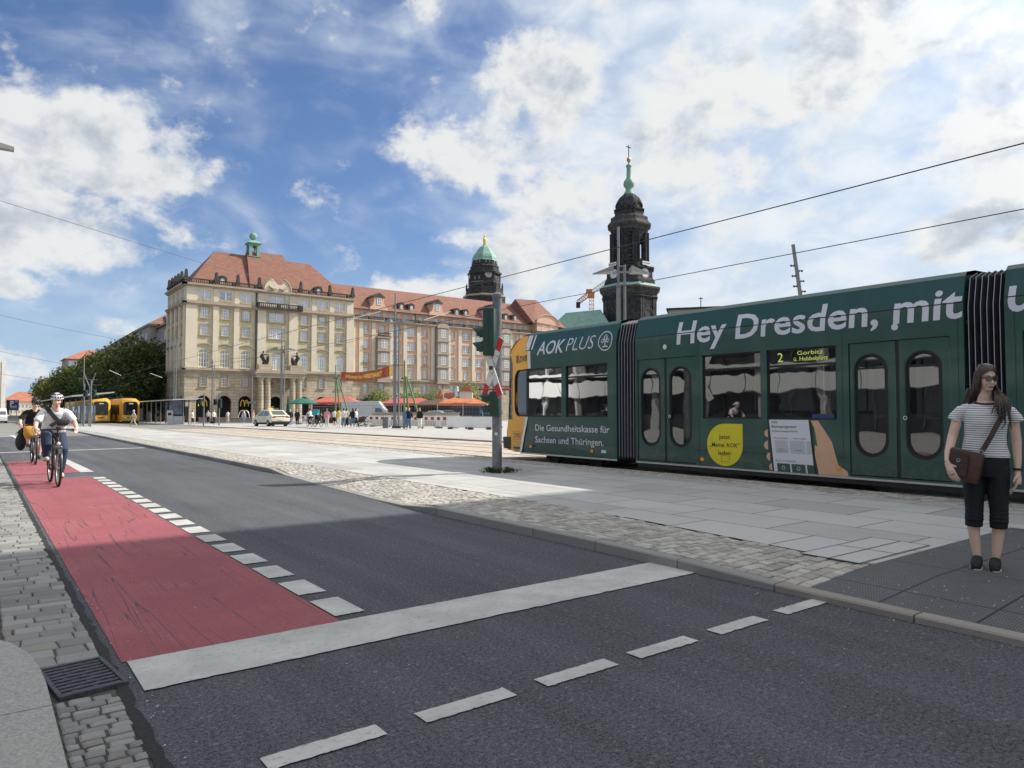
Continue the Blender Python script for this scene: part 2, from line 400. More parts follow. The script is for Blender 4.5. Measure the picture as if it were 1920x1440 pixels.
def _red(nt, b, tc):
    f = noise(nt, tc, 95, 4, .7); sp = voro(nt, tc, 120); blot = noise(nt, tc, 1.1, 5, .65, .6)
    wear = noise(nt, tc, 22, 5, .75); scr = noise(nt, mapping(nt, tc, (4.5, .13, 1), (0, 0, .10)), 1.0, 3, .55, .7)
    scr2 = noise(nt, mapping(nt, tc, (7, .2, 1), (0, 0, -.15)), 1.0, 2, .5, .9)
    c = mixc(nt, blot.step(.3, .72), (.285, .080, .098), (.36, .11, .128))
    c = mixc(nt, ((f - .46) * 5.0).clamp() * .55, c, (.15, .05, .055)); c = mixc(nt, noise(nt, mapping(nt, tc, (2.2, .10, 1)), 1.0, 5, .65).step(.5, .75) * .45, c, (.19, .07, .075))
    line = (1.0 - (scr - .5).m('ABSOLUTE').step(0.002, .012)) * .6 + (1.0 - (scr2 - .5).m('ABSOLUTE').step(0.0015, .01)) * .5
    c = mixc(nt, (line * blot.step(.36, .55) * 1.5).clamp(), c, (.09, .06, .065))
    c = mixc(nt, (wear.step(.55, .72) * .85 * blot.step(.38, .60)).clamp(), c, (.10, .07, .075))
    nt.links.new(c, b.inputs['Base Color']); b.inputs['Roughness'].default_value = .8; b.inputs['Specular IOR Level'].default_value = .3
    setbump(nt, b, f * .6 + sp * .6, .5, .01)
G_RED = ground_mat('red_coating', _red)
def _paint(nt, b, tc):
    f = noise(nt, tc, 95, 4, .7); wear = noise(nt, tc, 30, 6, .75, .3); blot = noise(nt, tc, 2.6, 4, .6)
    ring = noise(nt, mapping(nt, tc, (1, 1, 1)), 3.0, 2, .4, .5)
    lines = ((ring * 130).m('SINE')).step(.55, .95) * .35
    c = mixc(nt, blot.step(.3, .7), (.40, .395, .375), (.54, .535, .51))
    c = mixc(nt, (lines * blot.step(.45, .6)).clamp() * .35, c, (.33, .33, .33))
    c = mixc(nt, (wear.step(.54, .70) * .8).clamp(), c, (.17, .17, .175))
    nt.links.new(c, b.inputs['Base Color']); b.inputs['Roughness'].default_value = .7
    setbump(nt, b, f + wear, .4, .008)
G_PAINT = ground_mat('road_paint', _paint)
def _slab(nt, b, tc):
    warp = mapping(nt, tc, (1, 1, 1), (0, 0, R(90)))
    c, fac = brick(nt, warp, 1.35, .88, .011, (.36, .36, .355), (.50, .50, .49), (.11, .105, .095), .42)
    f = noise(nt, tc, 150, 3, .7); st = noise(nt, tc, .8, 5, .65, .5)
    c = mixc(nt, 1.0, c, mixc(nt, f, (.72, .72, .73), (1.22, 1.22, 1.2)), 'MULTIPLY')
    c = mixc(nt, st.step(.45, .75) * .45, c, (.27, .262, .245))
    nt.links.new(c, b.inputs['Base Color']); b.inputs['Roughness'].default_value = .75
    setbump(nt, b, (1.0 - fac) * 1.0 + f * .12, .5, .012)
G_SLAB = ground_mat('granite_slabs', _slab)
def _joint(nt, b, tc):
    f = noise(nt, tc, 60, 4, .7); g = noise(nt, tc, 1.5, 4, .6)
    c = mixc(nt, f, (.065, .06, .05), (.15, .135, .11)); c = mixc(nt, g.step(.55, .75) * .4, c, (.09, .10, .05))
    nt.links.new(c, b.inputs['Base Color']); b.inputs['Roughness'].default_value = .95; setbump(nt, b, f, .6, .01)
G_JOINT = ground_mat('sandy_joints', _joint)
def stone_mat(name, lo, hi, speck=170):
    def bld(nt, b, tc):
        isl = NV(nt, nt.nodes.new('ShaderNodeNewGeometry').outputs['Random Per Island'])
        f = noise(nt, tc, speck, 3, .75); st = noise(nt, tc, 1.2, 4, .6)
        c = mixc(nt, isl, lo, hi); c = mixc(nt, (isl * 7.31).m('FRACT').step(.86, .9) * .5, c, (lo[0] * 1.25, lo[1] * 1.05, lo[2] * .9))
        c = mixc(nt, 1.0, c, mixc(nt, f, (.62, .62, .63), (1.35, 1.34, 1.32)), 'MULTIPLY')
        c = mixc(nt, st.step(.52, .75) * .3, c, tuple(v * .5 for v in lo))
        nt.links.new(c, b.inputs['Base Color']); b.inputs['Roughness'].default_value = .72
        setbump(nt, b, f * .5 + noise(nt, tc, 40, 3, .6), .5, .008)
    return ground_mat(name, bld)
G_SETT = stone_mat('granite_setts', (.27, .255, .235), (.50, .475, .43))
G_GUT = stone_mat('gutter_stones', (.17, .17, .168), (.30, .298, .285), 120)
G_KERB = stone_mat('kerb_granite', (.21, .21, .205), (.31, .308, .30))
def _far_setts(nt, b, tc):
    d = noise(nt, tc, 3, 2, .5, 0, 'Color'); w = nt.nodes.new('ShaderNodeMixRGB'); w.inputs[0].default_value = .04
    nt.links.new(tc, w.inputs[1]); nt.links.new(d, w.inputs[2])
    c, fac = brick(nt, w.outputs[0], .15, .12, .012, (.30, .285, .26), (.50, .475, .43), (.15, .14, .12))
    nt.links.new(c, b.inputs['Base Color']); b.inputs['Roughness'].default_value = .85; setbump(nt, b, 1.0 - fac, .7, .02)
G_FSETT = ground_mat('far_setts', _far_setts)
def _track(nt, b, tc):
    c, fac = brick(nt, mapping(nt, tc, (1, 1, 1), (0, 0, R(90))), .42, .21, .012, (.42, .36, .30), (.54, .47, .40), (.2, .17, .14))
    st = noise(nt, mapping(nt, tc, (1, .15, 1)), 1.2, 4, .6)
    c = mixc(nt, st.step(.45, .75) * .4, c, (.33, .285, .24))
    nt.links.new(c, b.inputs['Base Color']); b.inputs['Roughness'].default_value = .85; setbump(nt, b, 1.0 - fac, .4, .01)
G_TRACK = ground_mat('track_pavers', _track)
def _plaza(nt, b, tc):
    c, fac = brick(nt, tc, 1.2, .6, .014, (.37, .36, .34), (.45, .44, .415), (.24, .23, .21))
    st = noise(nt, tc, .12, 5, .65, .4); c = mixc(nt, st.step(.45, .7) * .4, c, (.36, .35, .33))
    nt.links.new(c, b.inputs['Base Color']); b.inputs['Roughness'].default_value = .85
G_PLAZA = ground_mat('plaza_paving', _plaza)
def _grid(nt, b, tc):
    sx = NV(nt, nt.nodes.new('ShaderNodeSeparateXYZ').outputs[0]); nt.links.new(tc, sx.s.node.inputs[0])
    sy = NV(nt, sx.s.node.outputs[1])
    gx = (sx * (2 * math.pi / .042)).m('SINE'); gy = (sy * (2 * math.pi / .021)).m('SINE')
    hole = gx.step(-.35, .25) * gy.step(-.4, .3)
    j = ((sx * (1 / .92)).m('FRACT') - .5).m('ABSOLUTE').step(.488, .494); j2 = ((sy * (1 / .62)).m('FRACT') - .5).m('ABSOLUTE').step(.482, .491)
    f = noise(nt, tc, 7, 5, .7); sp = noise(nt, tc, 38, 3, .6)
    c = mixc(nt, hole, (.105, .108, .115), (.028, .03, .034)); c = mixc(nt, f.step(.4, .75) * .3, c, (.13, .135, .14))
    c = mixc(nt, j.m('MAXIMUM', j2), c, (.012, .012, .014)); c = mixc(nt, sp.step(.74, .78) * .5, c, (.35, .35, .36))
    nt.links.new(c, b.inputs['Base Color']); b.inputs['Roughness'].default_value = .75
    setbump(nt, b, 1.0 - hole, .6, .006)
G_GRID = ground_mat('ribbed_mats', _grid)
M_DIRT = mat('joint_tar', (.022, .022, .024), .9, .3, 30, .5)
M_STEEL = mat('rail_steel', (.16, .14, .12), .35, .2, 5, metal=.8)
# ------------------------------------------------------------------ ground sheets
def lerp_tab(tab, x):
    for (a, va), (b_, vb) in zip(tab, tab[1:]):
        if x <= b_: return va + (vb - va) * max(0, (x - a)) / (b_ - a)
    return tab[-1][1]
KX = [(-60, 4.98), (9.3, 5.0), (15.6, 5.42), (30, 5.5), (50, 5.75), (80, 6.0), (140, 6.2), (400, 6.6)]
KZ = [(-60, .045), (3.0, .05), (4.6, .10), (8.6, .10), (9.5, .012), (15.4, .012), (16.2, .09), (400, .09)]
kx = lambda y: lerp_tab(KX, y)
kz = lambda y: lerp_tab(KZ, y)
YS = [-60, -20, -6, 0, 3, 4.6, 6, 8.6, 9.3, 9.5, 12, 15.4, 15.6, 16.2, 19, 22, 30, 40, 50, 65, 80, 110, 140, 200, 300, 400]
def sheet(name, x0, x1, z0, z1, m, y0=-60, y1=400):
    mb = MB(); fn = lambda q: q if callable(q) else (lambda y: q)
    x0, x1, z0, z1 = map(fn, (x0, x1, z0, z1))
    ys = sorted(set([y for y in YS if y0 < y < y1] + [y0, y1] + ([22] if y0 < 22 < y1 else [])))
    vs = []
    for y in ys: vs += [(x0(y), y, z0(y) + gz(y)), (x1(y), y, z1(y) + gz(y))]
    mb.add(vs, [(2 * i, 2 * i + 1, 2 * i + 3, 2 * i + 2) for i in range(len(ys) - 1)])
    return struct(mb.obj(name, m))
g = MB()
for a, b_ in ((-600, 22), (22, 2500)):
    g.quad((-2500, a, -.06 + gz(a)), (2500, a, -.06 + gz(a)), (2500, b_, -.06 + gz(min(b_, 800))), (-2500, b_, -.06 + gz(min(b_, 800))))
struct(g.obj('ground', mat('ground_paving', (.20, .195, .185), .9, .2, .3)))
sheet('road', .60, lambda y: kx(y) + .02, 0, 0, G_ASPH)
sheet('opposite_pavement', -60, -.6, -.01, -.01, G_PLAZA)
XS0, XS1, XC1, XT = 6.5, 10.92, 11.75, 18.7
islz = lambda y: .10
kt = lambda y: kz(y)
sheet('island_slabs', lambda y: 6.12 + .38 * min(1, max(0, (y - 3) / 4)), XS1, .10, .10, G_SLAB, 3.0, 400)
sheet('island_slabs', 9.3, XS1, .10, .10, G_SLAB, -60, 3.0)
sheet('cobbled_strip', lambda y: kx(y) + .13, lambda y: 6.12 + .38 * min(1, max(0, (y - 3) / 4)), lambda y: kz(y) - .016, .084, G_JOINT, 3.0, 34)
sheet('cobbled_strip', lambda y: kx(y) + .13, XS0, lambda y: kz(y) - .004, .096, G_FSETT, 34, 400)
sheet('cobbled_strip', XS1, XC1, .084, .084, G_JOINT, -12, 34)
sheet('cobbled_strip', XS1, XC1, .096, .096, G_FSETT, 34, 400)
sheet('ribbed_mats', lambda y: kx(y) + .13, 6.12, lambda y: kz(y) - .004, .10, G_GRID, -12, 3.0)
sheet('ribbed_mats', 6.12, 9.3, .10, .10, G_GRID, -12, 3.0)
sheet('track_bed', XC1, XT, .03, .03, G_TRACK)
sheet('plaza', XT + .12, 160, .09, .09, G_PLAZA, -60, 180)
k = MB()
ys = [-60, 22, 180]
for a, b_ in zip(ys, ys[1:]):
    z0, z1 = gz(a), gz(b_)
    k.add([(XT, a, z0 - .05), (XT + .14, a, z0 - .05), (XT + .14, a, z0 + .1), (XT, a, z0 + .1), (XT, b_, z1 - .05), (XT + .14, b_, z1 - .05), (XT + .14, b_, z1 + .1), (XT, b_, z1 + .1)],
          [(0, 4, 7, 3), (3, 7, 6, 2), (0, 3, 2, 1)])
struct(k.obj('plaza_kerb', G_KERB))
k = MB()
k.quad((XC1, -60, .031 - .06), (XC1, 22, -.03), (XC1, 22, .1), (XC1, -60, .1)); k.quad((XC1, 22, -.03), (XC1, 400, -.03 + gz(400)), (XC1, 400, .1 + gz(400)), (XC1, 22, .1))
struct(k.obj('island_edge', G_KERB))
def rail(x):
    mb = MB()
    for a, b_ in ((-60, 22), (22, 400)):
        for x0, x1, z in ((x - .035, x + .035, .038), (x + .035, x + .075, .034)):
            mb.use(M_STEEL if z > .035 else M_DIRT)
            mb.quad((x0, a, z + gz(a)), (x1, a, z + gz(a)), (x1, b_, z + gz(b_)), (x0, b_, z + gz(b_)))
    struct(mb.obj('tram_rails'))
TR1, TR2 = 13.15, 16.2
for t in (TR1, TR2): rail(t - .72); rail(t + .66)
# kerb stones of the island, one mesh of granite blocks
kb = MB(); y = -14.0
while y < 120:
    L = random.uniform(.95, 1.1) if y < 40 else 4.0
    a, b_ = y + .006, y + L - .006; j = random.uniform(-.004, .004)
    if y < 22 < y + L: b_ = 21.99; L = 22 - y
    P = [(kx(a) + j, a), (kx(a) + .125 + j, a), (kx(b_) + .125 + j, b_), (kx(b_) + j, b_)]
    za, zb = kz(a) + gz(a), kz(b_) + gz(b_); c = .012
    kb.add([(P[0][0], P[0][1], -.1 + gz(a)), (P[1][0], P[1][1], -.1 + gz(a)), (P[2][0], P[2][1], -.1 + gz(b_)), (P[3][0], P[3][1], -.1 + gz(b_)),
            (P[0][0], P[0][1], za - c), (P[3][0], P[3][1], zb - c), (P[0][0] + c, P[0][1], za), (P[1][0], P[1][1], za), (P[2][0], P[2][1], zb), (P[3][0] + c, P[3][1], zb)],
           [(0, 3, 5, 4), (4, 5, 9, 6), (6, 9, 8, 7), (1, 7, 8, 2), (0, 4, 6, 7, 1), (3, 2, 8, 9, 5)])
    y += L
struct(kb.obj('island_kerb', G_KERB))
# setts: real blocks with worn tops
def setts(name, x0, x1, y0, y1, zf, m, sx=.125, sy=.105, jit=.32, h=.02, gap=.013):
    mb = MB(); y = y0; row = 0
    while y < y1:
        dy = sy * random.uniform(.8, 1.22); a = x0(y) if callable(x0) else x0; e = x1(y) if callable(x1) else x1
        x = a - random.uniform(0, .5) * sx
        while x < e:
            dx = sx * random.uniform(.68, 1.32)
            l, r_ = max(x, a) + gap / 2, min(x + dx, e) - gap / 2
            if r_ - l > .03:
                J = lambda s: random.uniform(-1, 1) * s * jit * .09
                c4 = [(l + J(sx), y + gap / 2 + J(sy)), (r_ + J(sx), y + gap / 2 + J(sy)), (r_ + J(sx), y + dy - gap / 2 + J(sy)), (l + J(sx), y + dy - gap / 2 + J(sy))]
                cx, cy = (l + r_) / 2, y + dy / 2; t = random.uniform(-.004, .004); bv = random.uniform(.007, .013); qx = 1 - 2 * bv / (r_ - l); qy = 1 - 2 * bv / dy
                vs = [(p[0], p[1], zf(p[0], p[1]) - h) for p in c4] + [(p[0] + (cx - p[0]) * .02, p[1] + (cy - p[1]) * .02, zf(p[0], p[1]) - .006 + t) for p in c4] + \
                     [(cx + (p[0] - cx) * qx, cy + (p[1] - cy) * qy, zf(p[0], p[1]) + t + random.uniform(-.0015, .0015)) for p in c4]
                mb.add(vs, [(0, 1, 5, 4), (1, 2, 6, 5), (2, 3, 7, 6), (3, 0, 4, 7), (4, 5, 9, 8), (5, 6, 10, 9), (6, 7, 11, 10), (7, 4, 8, 11), (8, 9, 10, 11)])
            x += dx
        y += dy; row += 1
    return struct(mb.obj(name, m, recalc=False))
xr = lambda y: 6.12 + .38 * min(1, max(0, (y - 3) / 4))
def zn(x, y):
    a = kx(y) + .13; t = min(1, max(0, (x - a) / (xr(y) - a))); return kz(y) + (.10 - kz(y)) * t + gz(y)
setts('cobblestones', lambda y: kx(y) + .135, xr, 3.01, 33.9, zn, G_SETT)
setts('cobblestones', XS1 + .01, XC1 - .01, 0, 33.9, lambda x, y: .1 + gz(y), G_SETT)
# gutter beside the red lane
G_GJ = mat('gutter_joints', (.075, .072, .062), .95, .4, 25, .5)
sheet('gutter', -.62, .62, -.004, -.004, G_GJ, -3, 60)
gzs = lambda x, y: .004 + gz(y) + .012 * max(0, .6 - x) * .5
setts('gutter_stones', .325, .60, 2.4, 4.06, gzs, G_GUT, .098, .07, .4, .022, .010)
setts('gutter_stones', .16, .60, 4.68, 40, gzs, G_GUT, .215, .14, .35, .02, .004)
setts('gutter_stones', -.6, .15, 5.7, 40, lambda x, y: gzs(x, y) + .015, G_GUT, .24, .16, .35, .02, .004)
tar = MB(); yy = 2.0; vs = []
while yy < 40:
    vs += [(.598 - random.uniform(0, .018), yy, .004 + gz(yy)), (.636 + random.uniform(-.010, .016), yy, .004 + gz(yy))]; yy += .09 if yy < 14 else .5
tar.add(vs, [(2 * i, 2 * i + 1, 2 * i + 3, 2 * i + 2) for i in range(len(vs) // 2 - 1)])
struct(tar.obj('tar_joint', M_DIRT))
pv = MB()
edge = [(.312, 4.3), (.30, 4.62), (.262, 4.93), (.19, 5.2), (.08, 5.42), (-.08, 5.56), (-.35, 5.64), (-1.2, 5.66)]
for y0, y1, ex in ((3.99, 9, edge), (3.02, 3.98, None), (2.0, 3.01, None), (.9, 1.99, None), (-3, .89, None)):
    pts = ([(-1.2, y0), (.312, y0)] + ex) if ex else [(-1.2, y0), (.312, y0), (.312, y1), (-1.2, y1)]
    bm = MB(); pv.prism(pts, -.05, .028)
struct(pv.obj('pavement_slabs', mat('pavement_granite', (.34, .33, .31), .7, .25, 90, .35, bscale=200, stain=.3)))
# painted surfaces, each a sheet 4 mm above the one below
def mark(name, quads, m, z=.004, parent=None):
    mb = MB()
    for q in quads: mb.poly([(p[0], p[1], z + gz(p[1])) for p in q])
    return struct(mb.obj(name, m))
def rq(x0, x1, y0, y1): return [(x0, y0), (x1, y0), (x1, y1), (x0, y1)]
mark('bike_lane', [rq(.675, 1.97, 4.5, 17.55), [(.675, 17.55), (1.45, 17.55), (1.38, 18.9), (.675, 18.9)], rq(.675, 1.95, 19.1, 22), rq(.675, 1.95, 22, 24.4)], G_RED)
def ragged(x0, x1, y0, y1, n=26):
    n = n * 4; r_ = lambda s: random.uniform(-s, s) * (.35 if random.random() < .8 else .9)
    return [(x0 + (x1 - x0) * i / n, y0 + r_(.010)) for i in range(n + 1)] + [(x1 - (x1 - x0) * i / n, y1 + r_(.007)) for i in range(n + 1)]
mark('stop_line', [ragged(.70, 5.06, 3.97, 4.49)], G_PAINT, .008)
y = 4.62; dq = []
while y < 17.3:
    dq.append(ragged(1.98, 2.2, y, y + .47, 5)); y += .685
mark('bike_lane_dashes', dq, G_PAINT, .008)
mark('bike_lane_line', [[(1.93, 19.0), (2.2, 19.0), (2.17, 22), (1.93, 22)], [(1.93, 22), (2.17, 22), (1.75, 74), (1.5, 74)]], G_PAINT, .009)
mark('far_stop_line', [[(.62, 30.1), (5.3, 30.9), (5.3, 31.3), (.62, 30.5)]], G_PAINT, .006)
mark('crossing_dashes', [ragged(.94 + .703 * i + d, 1.45 + .703 * i + d, 2.81 - .006 * i, 2.93 - .006 * i, 6) for i, d in enumerate((0, 0, 0, -.02, .0, .03))], G_PAINT, .007)
ch = MB(); ch.use(mat('drain_channel', (.18, .18, .18), .6, .3, 60, .6)); ch.quad((.68, 17.62, .005), (2.1, 17.62, .005), (2.1, 17.78, .005), (.68, 17.78, .005))
struct(ch.obj('drain_channel'))
# flush inspection covers in the slabs
cv = MB(); cv.use(mat('cover_stone', (.47, .47, .46), .75, .15, 120)); cv.quad((6.05, 3.06, .104), (7.4, 3.06, .104), (7.4, 3.62, .104), (6.05, 3.62, .104))
cv.use(M_DIRT)
for a in (6.05, 6.72, 7.4): cv.quad((a - .006, 3.06, .108), (a + .006, 3.06, .108), (a + .006, 3.62, .108), (a - .006, 3.62, .108))
for b_ in (3.07, 3.34, 3.62): cv.quad((6.05, b_ - .005, .1085), (7.4, b_ - .005, .1085), (7.4, b_ + .005, .1085), (6.05, b_ + .005, .1085))
struct(cv.obj('inspection_cover'))
# drain grate
def rotq(x, y, c=(.47, 4.36), a=R(9)): dx, dy = x - c[0], y - c[1]; return (c[0] + dx * math.cos(a) - dy * math.sin(a), c[1] + dx * math.sin(a) + dy * math.cos(a))
dg_ = thing('drain_grate', 'black iron slotted drain grate set in the gutter stones', 'drain', (.47, 4.36, 0), R(7))
M_IRON = mat('cast_iron', (.075, .075, .085), .5, .3, 40, .4, metal=.5)
fr = MB(); w, h = .155, .255
for x0, x1, y0, y1 in ((-w, w, -h, -h + .022), (-w, w, h - .022, h), (-w, -w + .022, -h + .022, h - .022), (w - .022, w, -h + .022, h - .022)): fr.rbox(x0, x1, y0, y1, -.02, .022, .004)
fr.obj('frame', M_IRON, dg_)
gr = MB()
for i in range(9):
    yb = -h + .045 + i * .0525
    gr.rbox(-w + .024, w - .024, yb - .014, yb + .014, -.015, .017, .004)
    if i < 8:
        for xb in ((-.035, .05) if i % 2 else (-.07, .02)): gr.box(xb - .012, xb + .012, yb + .0145, yb + .038, -.015, .012)
gr.obj('grating', M_IRON, dg_)
pt = MB(); pt.quad((-w, -h, -.012), (w, -h, -.012), (w, h, -.012), (-w, h, -.012)); pt.obj('pit', mat('drain_pit', (.006, .006, .006), 1), dg_)
# ------------------------------------------------------------------ building materials
def facade_mat(name, col, rows=None, stain=.35, lines=.0, var=.1):
    def bld(nt, b, tc):
        sep = nt.nodes.new('ShaderNodeSeparateXYZ'); nt.links.new(tc, sep.inputs[0])
        u = NV(nt, sep.outputs[0]) + NV(nt, sep.outputs[1]); z = NV(nt, sep.outputs[2]); v = vcomb(nt, u, z, 0)
        n1 = noise(nt, tc, .9, 6, .65, .4); n2 = noise(nt, vcomb(nt, u * 2.2, z * .25, 0), 1.0, 5, .65)
        lo = tuple(c * (1 - var) for c in col); hi = tuple(min(1, c * (1 + var)) for c in col)
        c = mixc(nt, n1.step(.3, .7), lo, hi)
        if rows:
            bc, fac = brick(nt, v, rows[0], rows[1], rows[2], (.86, .86, .86), (1.08, 1.07, 1.05), (.42, .40, .38))
            c = mixc(nt, 1.0, c, bc, 'MULTIPLY'); setbump(nt, b, 1.0 - fac, .5, .03)
        c = mixc(nt, (n2.step(.5, .78) * stain).clamp(), c, tuple(q * .42 for q in col))
        nt.links.new(c, b.inputs['Base Color']); b.inputs['Roughness'].default_value = .9; b.inputs['Specular IOR Level'].default_value = .2
    return ground_mat(name, bld)
B_YEL = facade_mat('yellow_plaster', (.515, .455, .305), None, .3)
B_CREAM = facade_mat('cream_plaster', (.63, .56, .445), None, .34, var=.05)
B_STONE = facade_mat('sandstone', (.47, .395, .295), (1.7, .47, .02), .5)
B_TRIM = facade_mat('weathered_sandstone', (.40, .33, .25), None, .6)
B_DARK = facade_mat('blackened_sandstone', (.05, .05, .052), (1.3, .6, .03), .5, var=.5)
B_DTRIM = facade_mat('sooty_stone', (.075, .07, .066), None, .5, var=.4)
B_PINK = facade_mat('salmon_plaster', (.66, .425, .31), None, .15, var=.06)
B_GREY = facade_mat('grey_plaster', (.33, .30, .26), None, .3)
B_FRAME = mat('window_frame', (.78, .78, .76), .5, .03)
B_GLASS = glass('house_glass', (.03, .035, .042), .30, 0, .03, .25, .8, True)
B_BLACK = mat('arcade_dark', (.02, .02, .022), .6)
def _roof(nt, b, tc, col=(.215, .095, .066)):
    sep = nt.nodes.new('ShaderNodeSeparateXYZ'); nt.links.new(tc, sep.inputs[0])
    u = NV(nt, sep.outputs[0]) + NV(nt, sep.outputs[1]) * .37; z = NV(nt, sep.outputs[2])
    bc, fac = brick(nt, vcomb(nt, u, z, 0), .55, .26, .02, tuple(c * .85 for c in col), tuple(c * 1.18 for c in col), tuple(c * .6 for c in col))
    n1 = noise(nt, tc, .5, 6, .7, .3); n2 = noise(nt, tc, 3, 4, .7)
    c = mixc(nt, n1.step(.35, .75) * .4, bc, tuple(q * v for q, v in zip(col, (1.15, 1.25, 1.35))))
    c = mixc(nt, n2.step(.6, .8) * .4, c, tuple(q * .6 for q in col))
    nt.links.new(c, b.inputs['Base Color']); b.inputs['Roughness'].default_value = .85; setbump(nt, b, 1.0 - fac, .3, .03)
B_ROOF = ground_mat('red_tiles', _roof)
def _cop(nt, b, tc):
    sep = nt.nodes.new('ShaderNodeSeparateXYZ'); nt.links.new(tc, sep.inputs[0])
    n1 = noise(nt, tc, .8, 6, .65, .4); n2 = noise(nt, vcomb(nt, NV(nt, sep.outputs[0]) * 1.6, NV(nt, sep.outputs[1]) * 1.6, NV(nt, sep.outputs[2]) * .15), 1.2, 4, .6)
    c = mixc(nt, n1.step(.3, .7), (.15, .29, .235), (.25, .39, .32)); c = mixc(nt, n2.step(.55, .75) * .6, c, (.09, .18, .14))
    nt.links.new(c, b.inputs['Base Color']); b.inputs['Roughness'].default_value = .7
B_COP = ground_mat('green_copper', _cop)
B_GOLD = mat('gilding', (.85, .55, .12), .25, .05, metal=1)
WIN = {}
def winmesh(w, h, nx=2, ny=3, rise=0.0, fw=.09, mw=.05, mull=.10, tran=None):
    """white casement: frame, mullion, glazing bars and panes; front faces -y, sill at z = 0"""
    key = (round(w, 2), round(h, 2), nx, ny, round(rise, 2), tran)
    if key in WIN: return WIN[key]
    mb = MB(); hw = w / 2
    out = arch(-hw, hw, 0, h, 8, rise) if rise else rect(-hw, hw, 0, h)
    mb.use(B_GLASS); mb.poly([(p[0], .05, p[1]) for p in out])
    mb.use(B_FRAME); n = len(out); k = 1 - fw / hw
    inn = [(p[0] * k, fw + (p[1]) * (1 - 2 * fw / h)) for p in out]
    mb.add([(p[0], 0, p[1]) for p in out] + [(p[0], 0, p[1]) for p in inn] + [(p[0], .05, p[1]) for p in inn],
           [(i, (i + 1) % n, n + (i + 1) % n, n + i) for i in range(n)] + [(n + i, n + (i + 1) % n, 2 * n + (i + 1) % n, 2 * n + i) for i in range(n)])
    top = h - fw
    for i in range(1, nx):
        x = -hw + w * i / nx; b = mull / 2 if (nx % 2 == 0 and i == nx // 2) or nx <= 2 else mw / 2
        mb.box(x - b, x + b, .005, .045, fw * .5, top - (rise * (1 - math.sqrt(max(0, 1 - (x / hw) ** 2))) if rise else 0))
    for j in range(1, ny):
        z = h * j / ny; b = mw / 2
        if tran and j == tran: b = mull / 2
        if rise and z > h - rise: continue
        mb.box(-hw + fw * .5, hw - fw * .5, .008, .042, z - b, z + b)
    if rise: mb.box(-hw + fw * .5, hw - fw * .5, .006, .044, h - rise - .05, h - rise + .05)
    WIN[key] = mb.mesh('window'); return WIN[key]
def balusters(mb, p0, p1, z0, z1, pitch=.3, r=.07):
    """rail, plinth and turned posts between two plan points"""
    p0, p1 = Vector(p0), Vector(p1); L = (p1 - p0).length; d = (p1 - p0) / L; q = Vector((-d.y, d.x))
    def bar(za, zb, hw):
        vs = []
        for z in (za, zb): vs += [(*(p0 - q * hw), z), (*(p1 - q * hw), z), (*(p1 + q * hw), z), (*(p0 + q * hw), z)]
        mb.add(vs, [(0, 3, 2, 1), (4, 5, 6, 7), (0, 1, 5, 4), (1, 2, 6, 5), (2, 3, 7, 6), (3, 0, 4, 7)])
    bar(z0, z0 + .13, .16); bar(z1 - .14, z1, .17)
    n = int(L / pitch)
    for i in range(n):
        c = p0 + d * (L * (i + .5) / n)
        if i % 11 == 10: mb.cbox((c.x, c.y, (z0 + z1) / 2), (.42, .42, z1 - z0 - .1)); continue
        mb.lathe([(r * .8, z0 + .12), (r * 1.25, z0 + (z1 - z0) * .35), (r * .6, z0 + (z1 - z0) * .68), (r * .8, z1 - .13)], (c.x, c.y, 0), 5)
BASE = -.6
def facade(root, P, u0, u1, openings, z0, z1, m, name='wall', depth=.28):
    """one storey band of wall with recessed openings; openings: list of outlines"""
    mb = MB(); mb.use(m); mb.wall(rect(u0, u1, z0, z1), openings, P, depth); return mb.obj(name, m, root)
def bandbox(mb, P, u0, u1, z0, z1, out):
    """trim standing proud of the wall by out"""
    vs = [P(u0, z0, -out), P(u1, z0, -out), P(u1, z1, -out), P(u0, z1, -out), P(u0, z0, .05), P(u1, z0, .05), P(u1, z1, .05), P(u0, z1, .05)]
    mb.add(vs, [(0, 1, 2, 3), (0, 4, 5, 1), (1, 5, 6, 2), (2, 6, 7, 3), (3, 7, 4, 0)])
# ------------------------------------------------------------------ cream corner building
FY = 113.0; FX = 24.45
hb = thing('corner_building', 'cream and yellow stone corner building with red hipped roof and green copper turret', 'building', (38, FY + 6, BASE))
hb.location = (0, 0, 0)
PM = lambda u, v, d=0: (u, FY + d, v)
PS = lambda u, v, d=0: (FX + d, u, v)
WX = [27.13, 30.2, 33.3, 42.6, 45.7, 48.8]; MX = 38.08
SX = [114.9, 117.9, 120.9, 123.9]
def put_win(root, me, x, z, side=False, d=.2, FYv=None):
    o = put('window', me, root)
    if side: o.location = (FX + d, x, z); o.rotation_euler = (0, 0, -R(90))
    else: o.location = (x, (FYv or FY) + d, z)
    return o
x0, x1 = FX, 51.25
